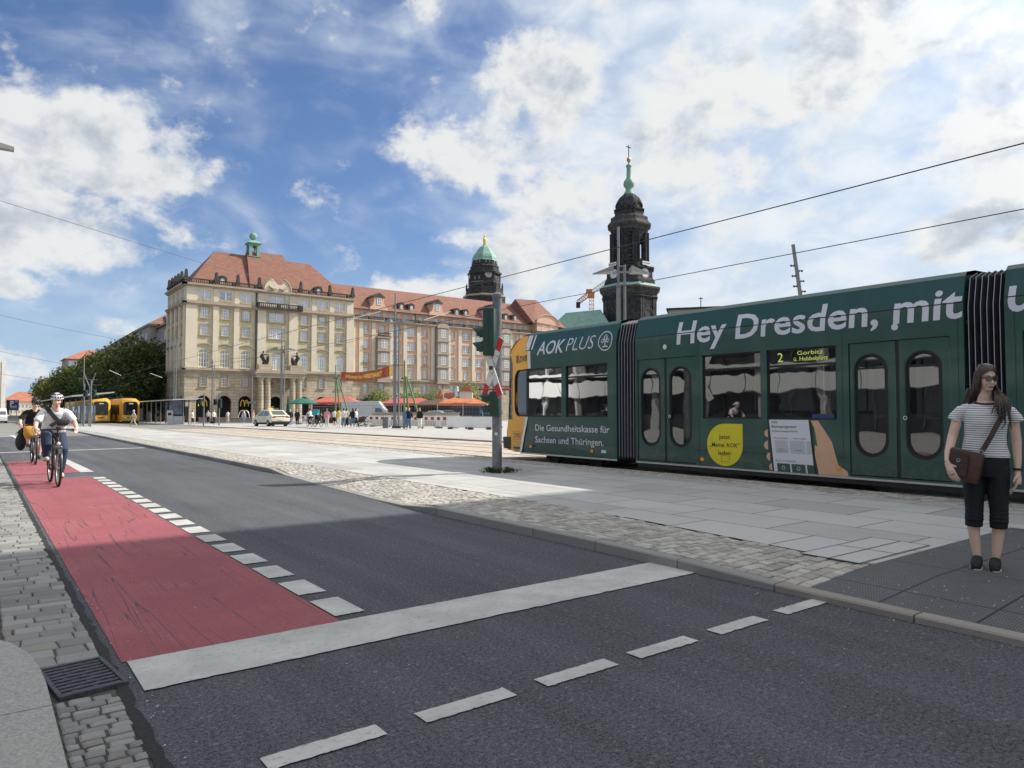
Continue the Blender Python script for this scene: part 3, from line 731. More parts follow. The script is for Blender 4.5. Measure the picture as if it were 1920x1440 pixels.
# storeys of the front
ga = [arch(c - 1.03, c + 1.03, BASE + .01, 3.85, 10) for c in WX + [MX]]
mz = [rect(c - .46, c + .46, 5.3, 6.9) for c in WX]
facade(hb, PM, x0, x1, ga + mz, BASE, 7.5, B_STONE, depth=.5)
a1 = [arch(c - .8, c + .8, 8.17, 10.87, 10, .55) for c in WX]
a2 = [rect(c - .6, c + .6, 13.05, 14.65) for c in WX]; a3 = [rect(c - .6, c + .6, 15.65, 17.2) for c in WX]
am = [rect(MX - 1.3, MX + 1.3, 13.1, 14.75), rect(MX - 1.3, MX + 1.3, 15.7, 17.2), arch(MX - .85, MX + .85, 8.1, 10.75, 8, .3), rect(MX - 1.75, MX - 1.2, 8.4, 10.3), rect(MX + 1.2, MX + 1.75, 8.4, 10.3)]
facade(hb, PM, x0, x1, a1 + a2 + a3 + am, 7.5, 17.7, B_YEL)
a5 = [rect(c - .9, c + .9, 18.55, 19.85) for c in WX] + [rect(MX - 1.3, MX + 1.3, 18.7, 19.95)]
facade(hb, PM, x0, x1, a5, 17.7, 20.5, B_CREAM)
# side towards the street
sy0, sy1 = FY, 125.3
facade(hb, PS, sy0, sy1, [arch(c - 1.0, c + 1.0, BASE + .01, 3.85, 8) for c in SX] + [rect(c - .46, c + .46, 5.3, 6.9) for c in SX], BASE, 7.5, B_STONE, depth=.5)
facade(hb, PS, sy0, sy1, [arch(c - .8, c + .8, 8.17, 10.87, 10, .55) for c in SX] + [rect(c - .6, c + .6, 13.05, 14.65) for c in SX] + [rect(c - .6, c + .6, 15.65, 17.2) for c in SX], 7.5, 17.7, B_YEL)
facade(hb, PS, sy0, sy1, [rect(c - .9, c + .9, 18.55, 19.85) for c in SX], 17.7, 20.5, B_CREAM)
bk = MB(); bk.use(B_CREAM); bk.quad((x1, FY, BASE), (x1, sy1, BASE), (x1, sy1, 20.5), (x1, FY, 20.5)); bk.quad((FX, sy1, BASE), (x1, sy1, BASE), (x1, sy1, 20.5), (FX, sy1, 20.5))
bk.obj('rear_wall', B_CREAM, hb)
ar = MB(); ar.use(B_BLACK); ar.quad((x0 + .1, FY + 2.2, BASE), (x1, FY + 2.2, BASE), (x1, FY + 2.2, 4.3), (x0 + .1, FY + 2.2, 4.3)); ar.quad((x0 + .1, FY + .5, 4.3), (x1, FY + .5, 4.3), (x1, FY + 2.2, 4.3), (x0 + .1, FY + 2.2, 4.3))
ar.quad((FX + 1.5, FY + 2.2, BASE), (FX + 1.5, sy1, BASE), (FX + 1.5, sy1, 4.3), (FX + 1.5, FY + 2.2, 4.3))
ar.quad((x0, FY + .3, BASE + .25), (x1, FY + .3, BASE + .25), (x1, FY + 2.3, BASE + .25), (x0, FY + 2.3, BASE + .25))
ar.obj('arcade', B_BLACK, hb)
for c in WX:
    put_win(hb, winmesh(.92, 1.6, 4, 4, 0, .07, .06, .06), c, 5.3, d=.3)
    put_win(hb, winmesh(1.6, 2.7, 4, 4, .55, .1, .05, .12), c, 8.17)
    put_win(hb, winmesh(1.2, 1.6, 4, 3), c, 13.05); put_win(hb, winmesh(1.2, 1.55, 4, 3), c, 15.65)
    put_win(hb, winmesh(1.8, 1.3, 4, 2, mull=.22), c, 18.55)
for z, h in ((13.1, 1.65), (15.7, 1.5), (18.7, 1.25)): put_win(hb, winmesh(2.6, h, 8, 3, mull=.2), MX, z)
put_win(hb, winmesh(1.7, 2.65, 4, 4, .3, .1, .05, .14, tran=3), MX, 8.1); put_win(hb, winmesh(.55, 1.9, 2, 3), MX - 1.475, 8.4); put_win(hb, winmesh(.55, 1.9, 2, 3), MX + 1.475, 8.4)
for c in SX:
    put_win(hb, winmesh(.92, 1.6, 4, 4, 0, .07, .06, .06), c, 5.3, True, .3)
    put_win(hb, winmesh(1.6, 2.7, 4, 4, .55, .1, .05, .12), c, 8.17, True)
    put_win(hb, winmesh(1.2, 1.6, 4, 3), c, 13.05, True); put_win(hb, winmesh(1.2, 1.55, 4, 3), c, 15.65, True)
    put_win(hb, winmesh(1.8, 1.3, 4, 2, mull=.22), c, 18.55, True)
# pilasters, window surrounds, cornices
pl = MB(); pl.use(B_CREAM)
for a, b_ in ((FX + .0, 26.05), (28.3, 29.08), (31.37, 32.16), (34.98, 36.28), (40.02, 41.42), (43.79, 44.64), (46.84, 47.72), (49.95, 51.25)):
    bandbox(pl, PM, a, b_, 8.0, 17.45, .22); bandbox(pl, PM, a + .08, b_ - .08, 18.15, 20.2, .10)
for a, b_ in ((113.25, 113.8), (116.05, 116.75), (119.05, 119.75), (122.05, 122.75), (124.9, 125.3)):
    bandbox(pl, PS, a, b_, 8.0, 17.45, .22); bandbox(pl, PS, a + .08, b_ - .08, 18.15, 20.2, .10)
pl.obj('pilasters', B_CREAM, hb)
tr = MB(); tr.use(B_TRIM)
def frame_trim(P, c, hw, z0, z1, sill=True, out=.07, t=.13):
    bandbox(tr, P, c - hw - t, c - hw - .002, z0, z1 + t, out); bandbox(tr, P, c + hw + .002, c + hw + t, z0, z1 + t, out)
    bandbox(tr, P, c - hw, c + hw, z1 + .002, z1 + t, out - .004)
    if sill: bandbox(tr, P, c - hw - .2, c + hw + .2, z0 - .16, z0 - .002, out + .12)
for P, cs in ((PM, WX), (PS, SX)):
    for c in cs:
        frame_trim(P, c, .6, 13.05, 14.65); frame_trim(P, c, .6, 15.65, 17.2); frame_trim(P, c, .46, 5.3, 6.9)
        bandbox(tr, P, c - .95, c + .95, 18.2, 18.55, .08)
        for i in range(10):       # curved hood over the arched window
            t0, t1 = math.pi * (i / 10), math.pi * ((i + 1) / 10)
            f = lambda t, r_: (c + (1.25 + r_) * math.cos(t), 11.05 + (.62 + r_) * math.sin(t))
            A, B_, C, D_ = f(t0, 0), f(t1, 0), f(t1, .14), f(t0, .14)
            tr.add([P(*A, -.2), P(*B_, -.2), P(*C, -.2), P(*D_, -.2), P(*A, .02), P(*B_, .02), P(*C, .02), P(*D_, .02)], [(0, 1, 2, 3), (3, 2, 6, 7), (0, 4, 5, 1)])
            q = lambda t, r_: (c + (1.03 + r_) * math.cos(t), 2.82 + (1.03 + r_) * math.sin(t))
            A, B_, C, D_ = q(t0, .02), q(t1, .02), q(t1, .28), q(t0, .28)
            tr.add([P(*A, -.05), P(*B_, -.05), P(*C, -.05), P(*D_, -.05)], [(0, 1, 2, 3)])
for z0, h in ((13.1, 1.65), (15.7, 1.5)): frame_trim(PM, MX, 1.3, z0, z0 + h)
for P, a, b_ in ((PM, FX - .0, 51.3), (PS, FY - .0, 125.3)):
    bandbox(tr, P, a - .35, b_ + .02, 7.42, 7.66, .28); bandbox(tr, P, a - .45, b_ + .02, 7.66, 7.86, .45); bandbox(tr, P, a - .2, b_, 7.86, 8.05, .24)
    bandbox(tr, P, a - .35, b_ + .02, 17.45, 17.68, .32); bandbox(tr, P, a - .5, b_ + .02, 17.68, 17.9, .5); bandbox(tr, P, a - .2, b_ + .02, 17.9, 18.12, .14)
    bandbox(tr, P, a - .35, b_ + .02, 20.25, 20.45, .32); bandbox(tr, P, a - .6, b_ + .02, 20.45, 20.72, .6)
tr.obj('cornice', B_TRIM, hb)
ba = MB(); ba.use(B_DTRIM)
for a, b_ in ((FX + .3, 35.7), (40.3, 51.2)): balusters(ba, (a, FY - .15), (b_, FY - .15), 20.72, 21.45)
balusters(ba, (FX - .15, FY + .2), (FX - .15, 125.2), 20.72, 21.45)
ba.obj('balustrade', B_DTRIM, hb)
def obelisk(x, y, z=21.4):
    mb = MB(); mb.use(B_DTRIM); mb.box(-.34, .34, -.34, .34, 0, .3); mb.lathe([(.36, .3), (.40, .42), (.34, .5), (.24, 1.5), (.12, 1.62), (.02, 1.68)], (0, 0, 0), 4, R(45)); return mb
ob = obelisk(0, 0).mesh('obelisk')
for x in (24.4, 28.7, 31.9, 35.2, 41.9, 46.9, 51.0): put('obelisk', ob, hb, (x, FY - .15, 21.1))
for y in (115.2, 117.5, 119.6, 121.8, 124.0): put('obelisk', ob, hb, (FX - .15, y, 21.1))
# roof
rf = MB(); rf.use(B_ROOF); zr = 20.75
rf.add([(25.0, 113.7, zr), (51.0, 113.7, zr), (51.0, 125.1, zr), (25.0, 125.1, zr), (30.0, 119.4, 27.35), (45.9, 119.4, 27.2)], [(0, 1, 5, 4), (1, 2, 5), (2, 3, 4, 5), (3, 0, 4)])
rf.add([(34.0, 113.55, zr), (42.6, 113.55, zr), (42.6, 125.2, zr), (34.0, 125.2, zr), (35.0, 119.2, 28.15), (41.0, 119.2, 28.1)], [(0, 1, 5, 4), (1, 2, 5), (2, 3, 4, 5), (3, 0, 4)])
rf.obj('roof', B_ROOF, hb)
def dormer(root, x, y, z, w=1.1, h=1.5, dep=2.2, round_=True):
    mb = MB(); mb.use(B_GREY); hw = w / 2
    out = arch(-hw, hw, 0, h, 6, hw * .55)
    mb.prism(out, 0, dep, 'y'); mb.use(B_DTRIM)
    oo = arch(-hw - .14, hw + .14, h * .45, h + .14, 6, hw * .6); mb.prism(oo, -.12, dep, 'y')
    d = mb.obj('dormer', None, root); d.location = (x, y, z)
    wn = put('window', winmesh(w * .52, h * .55, 2, 2, w * .25, .06, .05, .06), d, (0, -.13, h * .22)); return d
for x in (29.9, 45.4): dormer(hb, x, 114.2, 20.9)
gb = MB(); gb.use(B_CREAM)       # curved broken gable over the middle
out = [(35.85, 20.4), (40.15, 20.4)] + [(38 + 2.1 * math.cos(t), 20.75 + 2.15 * math.sin(t)) for t in [math.pi * i / 14 for i in range(0, 6)]] + \
      [(38.3 + .75 * math.cos(t), 22.55 + .85 * math.sin(t)) for t in [-math.pi * i / 8 for i in range(1, 8)]] + [(38 + 2.1 * math.cos(t), 20.75 + 2.15 * math.sin(t)) for t in [math.pi * i / 14 for i in range(9, 15)]]
gb.prism(out, FY - .5, FY + .6, 'y'); gb.obj('gable', B_CREAM, hb)
gt = MB(); gt.use(B_TRIM)
for r0, r1 in ((0, 5), (9, 14)):
    gt.tube([(38 + 2.15 * math.cos(math.pi * i / 14), FY - .5, 20.75 + 2.2 * math.sin(math.pi * i / 14)) for i in range(r0, r1 + 1)], .14, 6)
for s in (-1, 1): gt.tube([(38 + s * .2, FY - .55, 21.1), (38 + s * .8, FY - .6, 20.95), (38 + s * 1.3, FY - .6, 21.25), (38 + s * 1.45, FY - .6, 21.5)], [.12, .24, .18, .05], 6)
gt.obj('gable_moulding', B_TRIM, hb)
bal = MB(); bal.use(B_DTRIM); balusters(bal, (34.9, FY - .85), (41.9, FY - .85), 17.9, 18.65); bal.box(34.8, 42.0, FY - 1.0, FY, 17.7, 17.9)
bal.box(34.8, 35.1, FY - 1, FY, 17.9, 18.65); bal.box(41.7, 42.0, FY - 1, FY, 17.9, 18.65); bal.obj('balcony', B_DTRIM, hb)
dp = MB(); dp.tube([(34.78, FY - .16, 7.9), (34.78, FY - .16, 20.4)], .12, 6); dp.obj('downpipe', mat('downpipe_metal', (.05, .055, .06), .5), hb)
# portal
po = MB(); po.use(B_STONE); po.box(34.4, 42.1, FY - 1.9, FY - .02, 6.75, 7.4); po.use(B_TRIM); po.box(34.25, 42.25, FY - 2.1, FY - .02, 7.4, 7.75); po.box(34.5, 42.0, FY - 1.8, FY - .5, 7.75, 8.0)
po.use(B_STONE); po.box(34.75, 36.85, FY - 1.8, FY - .5, 8.0, 8.8); po.box(39.75, 41.85, FY - 1.8, FY - .5, 8.0, 8.8)
po.use(B_TRIM)
for i in range(10):
    t0, t1 = math.pi * i / 10, math.pi * (i + 1) / 10; f = lambda t, r_: (MX + (1.2 + r_) * math.cos(t), 10.95 + (.75 + r_) * math.sin(t))
    A, B_, C, D_ = f(t0, 0), f(t1, 0), f(t1, .16), f(t0, .16)
    po.add([PM(*A, -.3), PM(*B_, -.3), PM(*C, -.3), PM(*D_, -.3), PM(*A, .02), PM(*B_, .02), PM(*C, .02), PM(*D_, .02)], [(0, 1, 2, 3), (3, 2, 6, 7), (0, 4, 5, 1)])
    f = lambda t, r_: (MX + (1.1 + r_) * math.cos(t), 4.25 + (.45 + r_) * math.sin(t))
    A, B_, C, D_ = f(t0, 0), f(t1, 0), f(t1, .12), f(t0, .12)
    po.add([PM(*A, -.3), PM(*B_, -.3), PM(*C, -.3), PM(*D_, -.3), PM(*A, .02), PM(*B_, .02), PM(*C, .02), PM(*D_, .02)], [(0, 1, 2, 3), (3, 2, 6, 7), (0, 4, 5, 1)])
for i in range(16):   # relief over the door
    po.ball((MX - .8 + 1.6 * random.random(), FY - .05, 5.1 + 1.2 * random.random()), (.16, .12, .2), 6, 4)
po.obj('portal', None, hb)
col_ = MB(); col_.use(B_STONE); col_.lathe([(.58, 0), (.58, .22), (.5, .3), (.47, .5), (.48, 2.5), (.41, 6.2), (.46, 6.35), (.40, 6.45), (.56, 6.85), (.56, 7.02)], (0, 0, BASE + .3), 16)
cm = col_.mesh('column', 40)
for x in (35.25, 36.32, 40.28, 41.35): put('column', cm, hb, (x, FY - 1.3, 0))
M_BRONZE = mat('dark_bronze', (.035, .03, .028), .45, .3, 8, metal=.5)
def statue(sgn):
    mb = MB(); b = mb.ball
    mb.tube([(0, 0, 0), (-.1 * sgn, 0, .5), (-.25 * sgn, 0, 1.0)], [.24, .2, .26], 8); mb.tube([(.35 * sgn, 0, 0), (.3 * sgn, -.1, .5), (-.1 * sgn, 0, 1.0)], [.14, .18, .22], 8)
    mb.tube([(-.2 * sgn, 0, .95), (-.35 * sgn, 0, 1.35), (-.25 * sgn, 0, 1.75)], [.26, .3, .2], 8); b((-.18 * sgn, -.05, 2.02), (.16, .17, .2), 8, 6)
    mb.tube([(-.15 * sgn, 0, 1.65), (.25 * sgn, -.1, 1.55), (.75 * sgn, -.1, 1.6)], [.13, .1, .08], 6); mb.tube([(-.4 * sgn, 0, 1.65), (-.65 * sgn, 0, 1.3), (-.5 * sgn, -.1, .95)], [.12, .1, .09], 6)
    mb.tube([(.2 * sgn, .05, .1), (.5 * sgn, 0, .7), (.55 * sgn, -.05, 1.15), (.7 * sgn, -.1, 1.35)], [.3, .3, .22, .12], 8)
    mb.tube([(-.3 * sgn, .1, .1), (.6 * sgn, .1, .1)], [.2, .2], 6)
    return remesh(mb, .06, M_BRONZE, 1, 'statue')
for x, s in ((35.8, 1), (40.8, -1)): put('statue', statue(s), hb, (x, FY - 1.15, 8.78))
# copper turret
tu = MB(); tu.use(B_COP)
tu.lathe([(1.62, 0), (1.5, .3), (1.28, .9), (1.22, 1.5), (1.4, 1.55), (1.4, 1.68)], (0, 0, 0), 4, R(45))
for sx in (-1, 1):
    for sy in (-1, 1): tu.box(sx * .62 - .24, sx * .62 + .24, sy * .62 - .24, sy * .62 + .24, 1.68, 3.5)
tu.box(-.86, .86, -.86, .86, 3.5, 3.75)
for ax in range(4):
    tu.M = Matrix.Rotation(R(90) * ax, 4, 'Z')
    tu.wall(rect(-.4, .4, 2.9, 3.55), [], lambda u, v, d=0: (u, -.7, v)) if False else None
    for i in range(6):
        t0, t1 = math.pi * i / 6, math.pi * (i + 1) / 6
        tu.add([(.38 * math.cos(t0), -.72, 3.05 + .38 * math.sin(t0)), (.38 * math.cos(t1), -.72, 3.05 + .38 * math.sin(t1)), (.38 * math.cos(t1), -.72, 3.52), (.38 * math.cos(t0), -.72, 3.52)], [(0, 1, 2, 3)])
tu.M = None
tu.lathe([(1.55, 3.75), (1.6, 3.88), (1.05, 4.15), (.7, 4.3), (.35, 4.38), (.3, 4.5)], (0, 0, 0), 4, R(45))
tu.ball((0, 0, 5.1), .64, 14, 10); tu.lathe([(.12, 5.7), (.16, 5.8), (.14, 5.95), (.02, 6.05)], (0, 0, 0), 8)
tu.obj('turret', B_COP, hb).location = (36.05, 119.2, 25.5)
# golden arches in the arcade and other shop lettering
M_YELSIGN = mat('yellow_sign', (.95, .62, .03), .4, .02)
def golden_arches(x, z, s):
    mb = MB(); mb.use(M_YELSIGN)
    for c in (-1, 1):
        mb.tube([(x + s * (c * .5 + .48 * math.cos(t) * (1)), FY + .32, z + s * (1.55 * max(0, math.sin(t)) ** .8)) for t in [math.pi * i / 12 for i in range(13)]], s * .10, 5)
    return mb
for c in (WX[0], WX[2]): golden_arches(c, 2.25, .62).obj('sign', None, hb, label='yellow double-arch emblem in the arcade')
ls = MB(); ls.use(mat('pale_lettering', (.6, .6, .58), .5)); write(ls, 'Sax', lambda u, v, d=0: (u, FY + .35, v), MX - .75, 1.55, 1.4, 1.0, .0, .35); ls.obj('lettering', None, hb)
# ------------------------------------------------------------------ salmon wing
WY = 114.0; wx0, wx1 = 51.3, 100.0
wg = thing('apartment_wing', 'long salmon and cream apartment wing with dormers in its red tile roof', 'building', (0, 0, 0))
PW = lambda u, v, d=0: (u, WY + d, v)
singles = [54.1, 66.0, 72.0, 81.3, 86.8]; pairs = [60.0, 63.06, 75.1, 78.2, 89.7, 92.8]; oriels = [57.2, 69.4, 84.1]; rows = [(7.55, 9.1), (10.15, 11.7), (12.6, 14.1), (15.2, 16.65)]
hol = []; ws = []
for c in singles:
    for i, (a, b_) in enumerate(rows): w = 1.05 if c == 54.1 else (1.0 if i == 0 else .78); hol.append(rect(c - w / 2, c + w / 2, a, b_)); ws.append((c, a, w, b_ - a, 2, 3))
for c in pairs:
    for i, (a, b_) in enumerate(rows):
        if i == 0: hol.append(rect(c - .52, c + .52, a, b_)); ws.append((c, a, 1.04, b_ - a, 4, 3))
        else: hol.append(rect(c - .87, c + .87, a, b_)); ws.append((c, a, 1.74, b_ - a, 4, 3))
for c in oriels: hol.append(rect(c - .55, c + .55, 15.2, 16.65)) if c == 57.2 else None; ws.append((c, 15.2, 1.1, 1.45, 4, 3)) if c == 57.2 else None
gr_ = [rect(c - .5, c + .5, 4.75, 6.35) for c in singles + pairs + oriels]
facade(wg, PW, wx0, wx1, gr_ + [arch(c - .9, c + .9, BASE + .01, 3.6, 6) for c in pairs + singles], BASE, 6.95, B_STONE, depth=.4)
facade(wg, PW, wx0, wx1, hol, 6.95, 17.45, B_PINK)
for c in singles + pairs + oriels: put_win(wg, winmesh(1.0, 1.6, 4, 3), c, 4.75, d=.25, FYv=WY)
for c, z, w, h, nx, ny in ws: put_win(wg, winmesh(w, h, nx, ny, mull=.16 if w > 1.5 else .1), c, z, d=.16, FYv=WY)
wb = MB(); wb.use(B_BLACK); wb.quad((wx0, WY + 1.5, BASE), (wx1, WY + 1.5, BASE), (wx1, WY + 1.5, 4), (wx0, WY + 1.5, 4)); wb.obj('arcade', None, wg)
wp = MB(); wp.use(B_CREAM)
for a in (51.3, 52.75, 55.15, 58.5, 61.4, 64.2, 67.2, 70.75, 73.25, 76.35, 79.6, 82.4, 85.5, 88.1, 91.0, 94.2): bandbox(wp, PW, a, a + .72, 7.3, 17.2, .2)
wp.obj('pilasters', None, wg)
tr = MB(); tr.use(B_TRIM)
for c, z, w, h, nx, ny in ws: frame_trim(PW, c, w / 2, z, z + h, True, .05, .1)
for c in singles + pairs: 
    for i in range(6):
        t0, t1 = math.pi * i / 6, math.pi * (i + 1) / 6; f = lambda t, r_: (c + (.75 + r_) * math.cos(t), 9.35 + (.35 + r_) * math.sin(t))
        A, B_, C, D_ = f(t0, 0), f(t1, 0), f(t1, .1), f(t0, .1)
        tr.add([PW(*A, -.14), PW(*B_, -.14), PW(*C, -.14), PW(*D_, -.14), PW(*A, .02), PW(*B_, .02), PW(*C, .02), PW(*D_, .02)], [(0, 1, 2, 3), (3, 2, 6, 7), (0, 4, 5, 1)])
bandbox(tr, PW, wx0, wx1, 6.75, 6.98, .3); bandbox(tr, PW, wx0, wx1, 6.98, 7.2, .42); bandbox(tr, PW, wx0, wx1, 17.15, 17.4, .4); bandbox(tr, PW, wx0, wx1, 17.4, 17.58, .7)
tr.obj('cornice', None, wg)
ba = MB(); ba.use(B_DTRIM); balusters(ba, (wx0 + .1, WY - .5), (wx1, WY - .5), 17.58, 18.15, .3, .065); ba.obj('balustrade', None, wg)
orw = winmesh(1.1, 1.5, 4, 3)
for c in oriels:
    o = MB(); o.use(B_GREY); top = 14.6 if c == 57.2 else 17.0
    o.box(c - 1.2, c + 1.2, WY - .9, WY + .0, 6.7, top)
    o.use(B_TRIM)
    for z in (6.6, 9.6, 12.1, 14.45 if c == 57.2 else 14.5): o.box(c - 1.38, c + 1.38, WY - 1.08, WY - .02, z, z + .24)
    oo = o.obj('oriel', None, wg)
    for a, b_ in rows[:3 if c == 57.2 else 4]: w_ = put('window', orw, oo, (c, WY - .93, a + .05))
    if c == 57.2:
        bb = MB(); bb.use(B_DTRIM); balusters(bb, (c - 1.25, WY - .95), (c + 1.25, WY - .95), 14.7, 15.35, .28, .06); bb.obj('balcony', None, wg)
    else:
        bb = MB(); bb.use(B_TRIM); bb.prism(arch(c - 1.3, c + 1.3, 17.05, 17.95, 8, .8), WY - 1.0, WY - .3, 'y'); bb.obj('gablet', None, wg)
AY = WY + 1.6
PA = lambda u, v, d=0: (u, AY + d, v)
ac = [54.1, 57.2, 60.0, 63.06, 66, 69.4, 72, 75.1, 78.2, 81.3, 84.1, 86.8, 89.7]
facade(wg, PA, wx0, wx1, [rect(c - .5, c + .5, 18.0, 19.15) for c in ac], 17.4, 19.65, B_PINK, 'attic')
for c in ac: put_win(wg, winmesh(1.0, 1.15, 4, 2), c, 18.0, d=.15, FYv=AY)
at_ = MB(); at_.use(B_CREAM)
for c in ac: bandbox(at_, PA, c + .95, c + 1.6, 17.5, 19.4, .1)
at_.obj('attic_pilasters', None, wg)
rf = MB(); rf.use(B_ROOF)
rf.add([(wx0 - .3, AY - .5, 19.62), (wx1, AY - .5, 19.62), (wx1, 122, 24.8), (wx0 - .3, 122, 24.8), (wx0 - .3, 129, 19.62), (wx1, 129, 19.62)], [(0, 1, 2, 3), (3, 2, 5, 4)])
rf.add([(91.3, WY - .5, 19.9), (100.5, WY - .5, 19.3), (100.5, 128, 19.3), (91.3, 128, 19.9), (91.6, 120, 25.6), (96.6, 119, 25.7)], [(0, 1, 5, 4), (1, 2, 5), (2, 3, 4, 5), (3, 0, 4)])
rf.quad((wx0, AY - .5, 19.6), (wx1, AY - .5, 19.6), (wx1, AY + .2, 19.6), (wx0, AY + .2, 19.6)); rf.obj('roof', None, wg)
gu = MB(); gu.use(mat('gutter_zinc', (.12, .10, .09), .5)); gu.tube([(wx0, AY - .52, 19.62), (wx1, AY - .52, 19.62)], .09, 6)
for x in (64.8, 80.2): gu.tube([(x - .4, AY - .5, 19.5), (x, AY - .14, 19.1), (x, AY - .14, 17.6)], .07, 5)
gu.obj('gutter', None, wg)
for x in (62.0, 64.1, 74.1, 76.2, 86.0, 88.4): dormer(wg, x, AY + .3, 20.0, 1.0, 1.45, 2.4)
for x in (57.2, 69.4, 81.7):
    m_ = MB(); m_.use(B_PINK)
    m_.prism([(x - 1.9, 19.4), (x + 1.9, 19.4), (x + 1.7, 20.1), (x + 1.15, 20.5), (x + .95, 21.2), (x + .95, 22.0), (x, 22.6), (x - .95, 22.0), (x - .95, 21.2), (x - 1.15, 20.5), (x - 1.7, 20.1)], AY - .35, AY + 3.2, 'y')
    m_.use(B_DTRIM); m_.prism([(x - 1.15, 21.95), (x + 1.15, 21.95), (x + 1.15, 22.1), (x, 22.78), (x - 1.15, 22.1)], AY - .5, AY + 4.2, 'y')
    d = m_.obj('dormer', None, wg); put('window', winmesh(.85, 1.25, 2, 2), d, (x, AY - .42, 20.6))
pk = MB(); pk.use(B_PINK); pk.prism(arch(92.5, 98.3, 17.4, 21.6, 10, 1.7), WY - .3, WY + 4, 'y'); pk.use(B_TRIM)
pk.tube([(95.4 + 3.0 * math.cos(math.pi * i / 12), WY - .35, 19.9 + 1.85 * math.sin(math.pi * i / 12)) for i in range(13)], .16, 6); pk.obj('gable', None, wg)
for c in (94.3, 96.5): put_win(wg, winmesh(.9, 1.2, 2, 2), c, 18.3, d=-.34, FYv=WY)
sg = MB(); sg.use(mat('dark_lettering', (.03, .03, .03), .5)); write(sg, 'markt', lambda u, v, d=0: (u, WY - .02, v), 51.9, 3.1, 3.0, 1, .02); sg.obj('lettering', None, wg)
# ------------------------------------------------------------------ church tower
def ring_tower(mb, prof, phi=25.0, rot=0.0):
    """chamfered-square stages: (half width, z)"""
    p = R(phi); vs = []
    for w, z in prof:
        r = w / math.cos(p)
        for k in range(4):
            for s in (-1, 1):
                a = rot + k * math.pi / 2 + s * p; vs.append((r * math.cos(a), r * math.sin(a), z))
    n = 8
    mb.add(vs, [(i * n + j, i * n + (j + 1) % n, (i + 1) * n + (j + 1) % n, (i + 1) * n + j) for i in range(len(prof) - 1) for j in range(n)] +
           [tuple((len(prof) - 1) * n + j for j in range(n)), tuple(range(n - 1, -1, -1))])
def tower_at(px, c): p = at(px, 772, c); return Vector((p.x, p.y, 0)), math.atan2(-p.y, -p.x)
cp, ca = tower_at(1182, 240); zc = lambda y: 93.18 - (y - 272) * .1845; K = .1811
ch = thing('church_tower', 'dark sooty baroque church tower with two clock faces, green copper spire and cross', 'tower', cp)
rot = ca + R(45)
t = MB(); t.use(B_DARK); ring_tower(t, [(8.4, -2), (8.4, zc(612)), (8.5, zc(566)), (8.9, zc(562)), (8.5, zc(558))], 26, rot); t.obj('shaft', None, ch)
t = MB(); t.use(B_DTRIM); ring_tower(t, [(8.6, zc(558)), (9.1, zc(550)), (9.6, zc(547)), (9.6, zc(544)), (9.2, zc(543))], 26, rot); t.obj('cornice', None, ch)
t = MB(); t.use(B_COP); ring_tower(t, [(9.3, zc(543)), (8.3, zc(538)), (8.0, zc(537))], 26, rot); t.obj('copper_ledge', None, ch)
t = MB(); t.use(B_DARK); ring_tower(t, [(8.1, zc(537)), (7.9, zc(531)), (7.3, zc(526)), (7.2, zc(511)), (7.8, zc(509)), (7.8, zc(506)), (7.0, zc(505))], 26, rot); t.obj('clock_stage', None, ch)
def panel(a, w, z, out=0.0, dim=0):
    """frame of a tower face: returns a function from (u, v) to space"""
    n = Vector((math.cos(a), math.sin(a), 0)); s = Vector((-math.sin(a), math.cos(a), 0))
    return lambda u, v, d=0: tuple(n * (w + out - d) + s * u + Vector((0, 0, z + v)))
M_CLOCK = mat('clock_face', (.62, .68, .74), .5, .1, 3); M_WSIGN = mat('white_board', (.72, .72, .70), .6, .08)
M_BLK = mat('black_paint', (.012, .012, .013), .5)
def clock(root, P, r, h1, h2, face=M_CLOCK):
    c = MB(); c.use(face); c.poly([P(*q) for q in circ(0, 0, r, 24)])
    c.use(M_BLK)
    for i in range(12):
        a = R(30 * i); d = Vector((math.sin(a), math.cos(a))); q = Vector((d.y, -d.x)); b = d * r * .7; e = d * r * .92; w = r * .05
        c.poly([P(*(b - q * w), -.02), P(*(b + q * w), -.02), P(*(e + q * w), -.02), P(*(e - q * w), -.02)])
    for ang, L, w in ((h1, .55, .07), (h2, .82, .05)):
        a = R(ang); d = Vector((math.sin(a), math.cos(a))); q = Vector((d.y, -d.x)) * r * w
        c.poly([P(*(-d * r * .15 - q), -.03), P(*(-d * r * .15 + q), -.03), P(*(d * r * L + q), -.03), P(*(d * r * L - q), -.03)])
    c.use(B_DTRIM)
    for i in range(24):
        a, b_ = R(15 * i), R(15 * i + 15); f = lambda t_, k: (k * math.cos(t_), k * math.sin(t_))
        c.add([P(*f(a, r), -.08), P(*f(b_, r), -.08), P(*f(b_, r * 1.12), -.08), P(*f(a, r * 1.12), -.08)], [(0, 1, 2, 3)])
    return c.obj('clock', None, root, recalc=False)
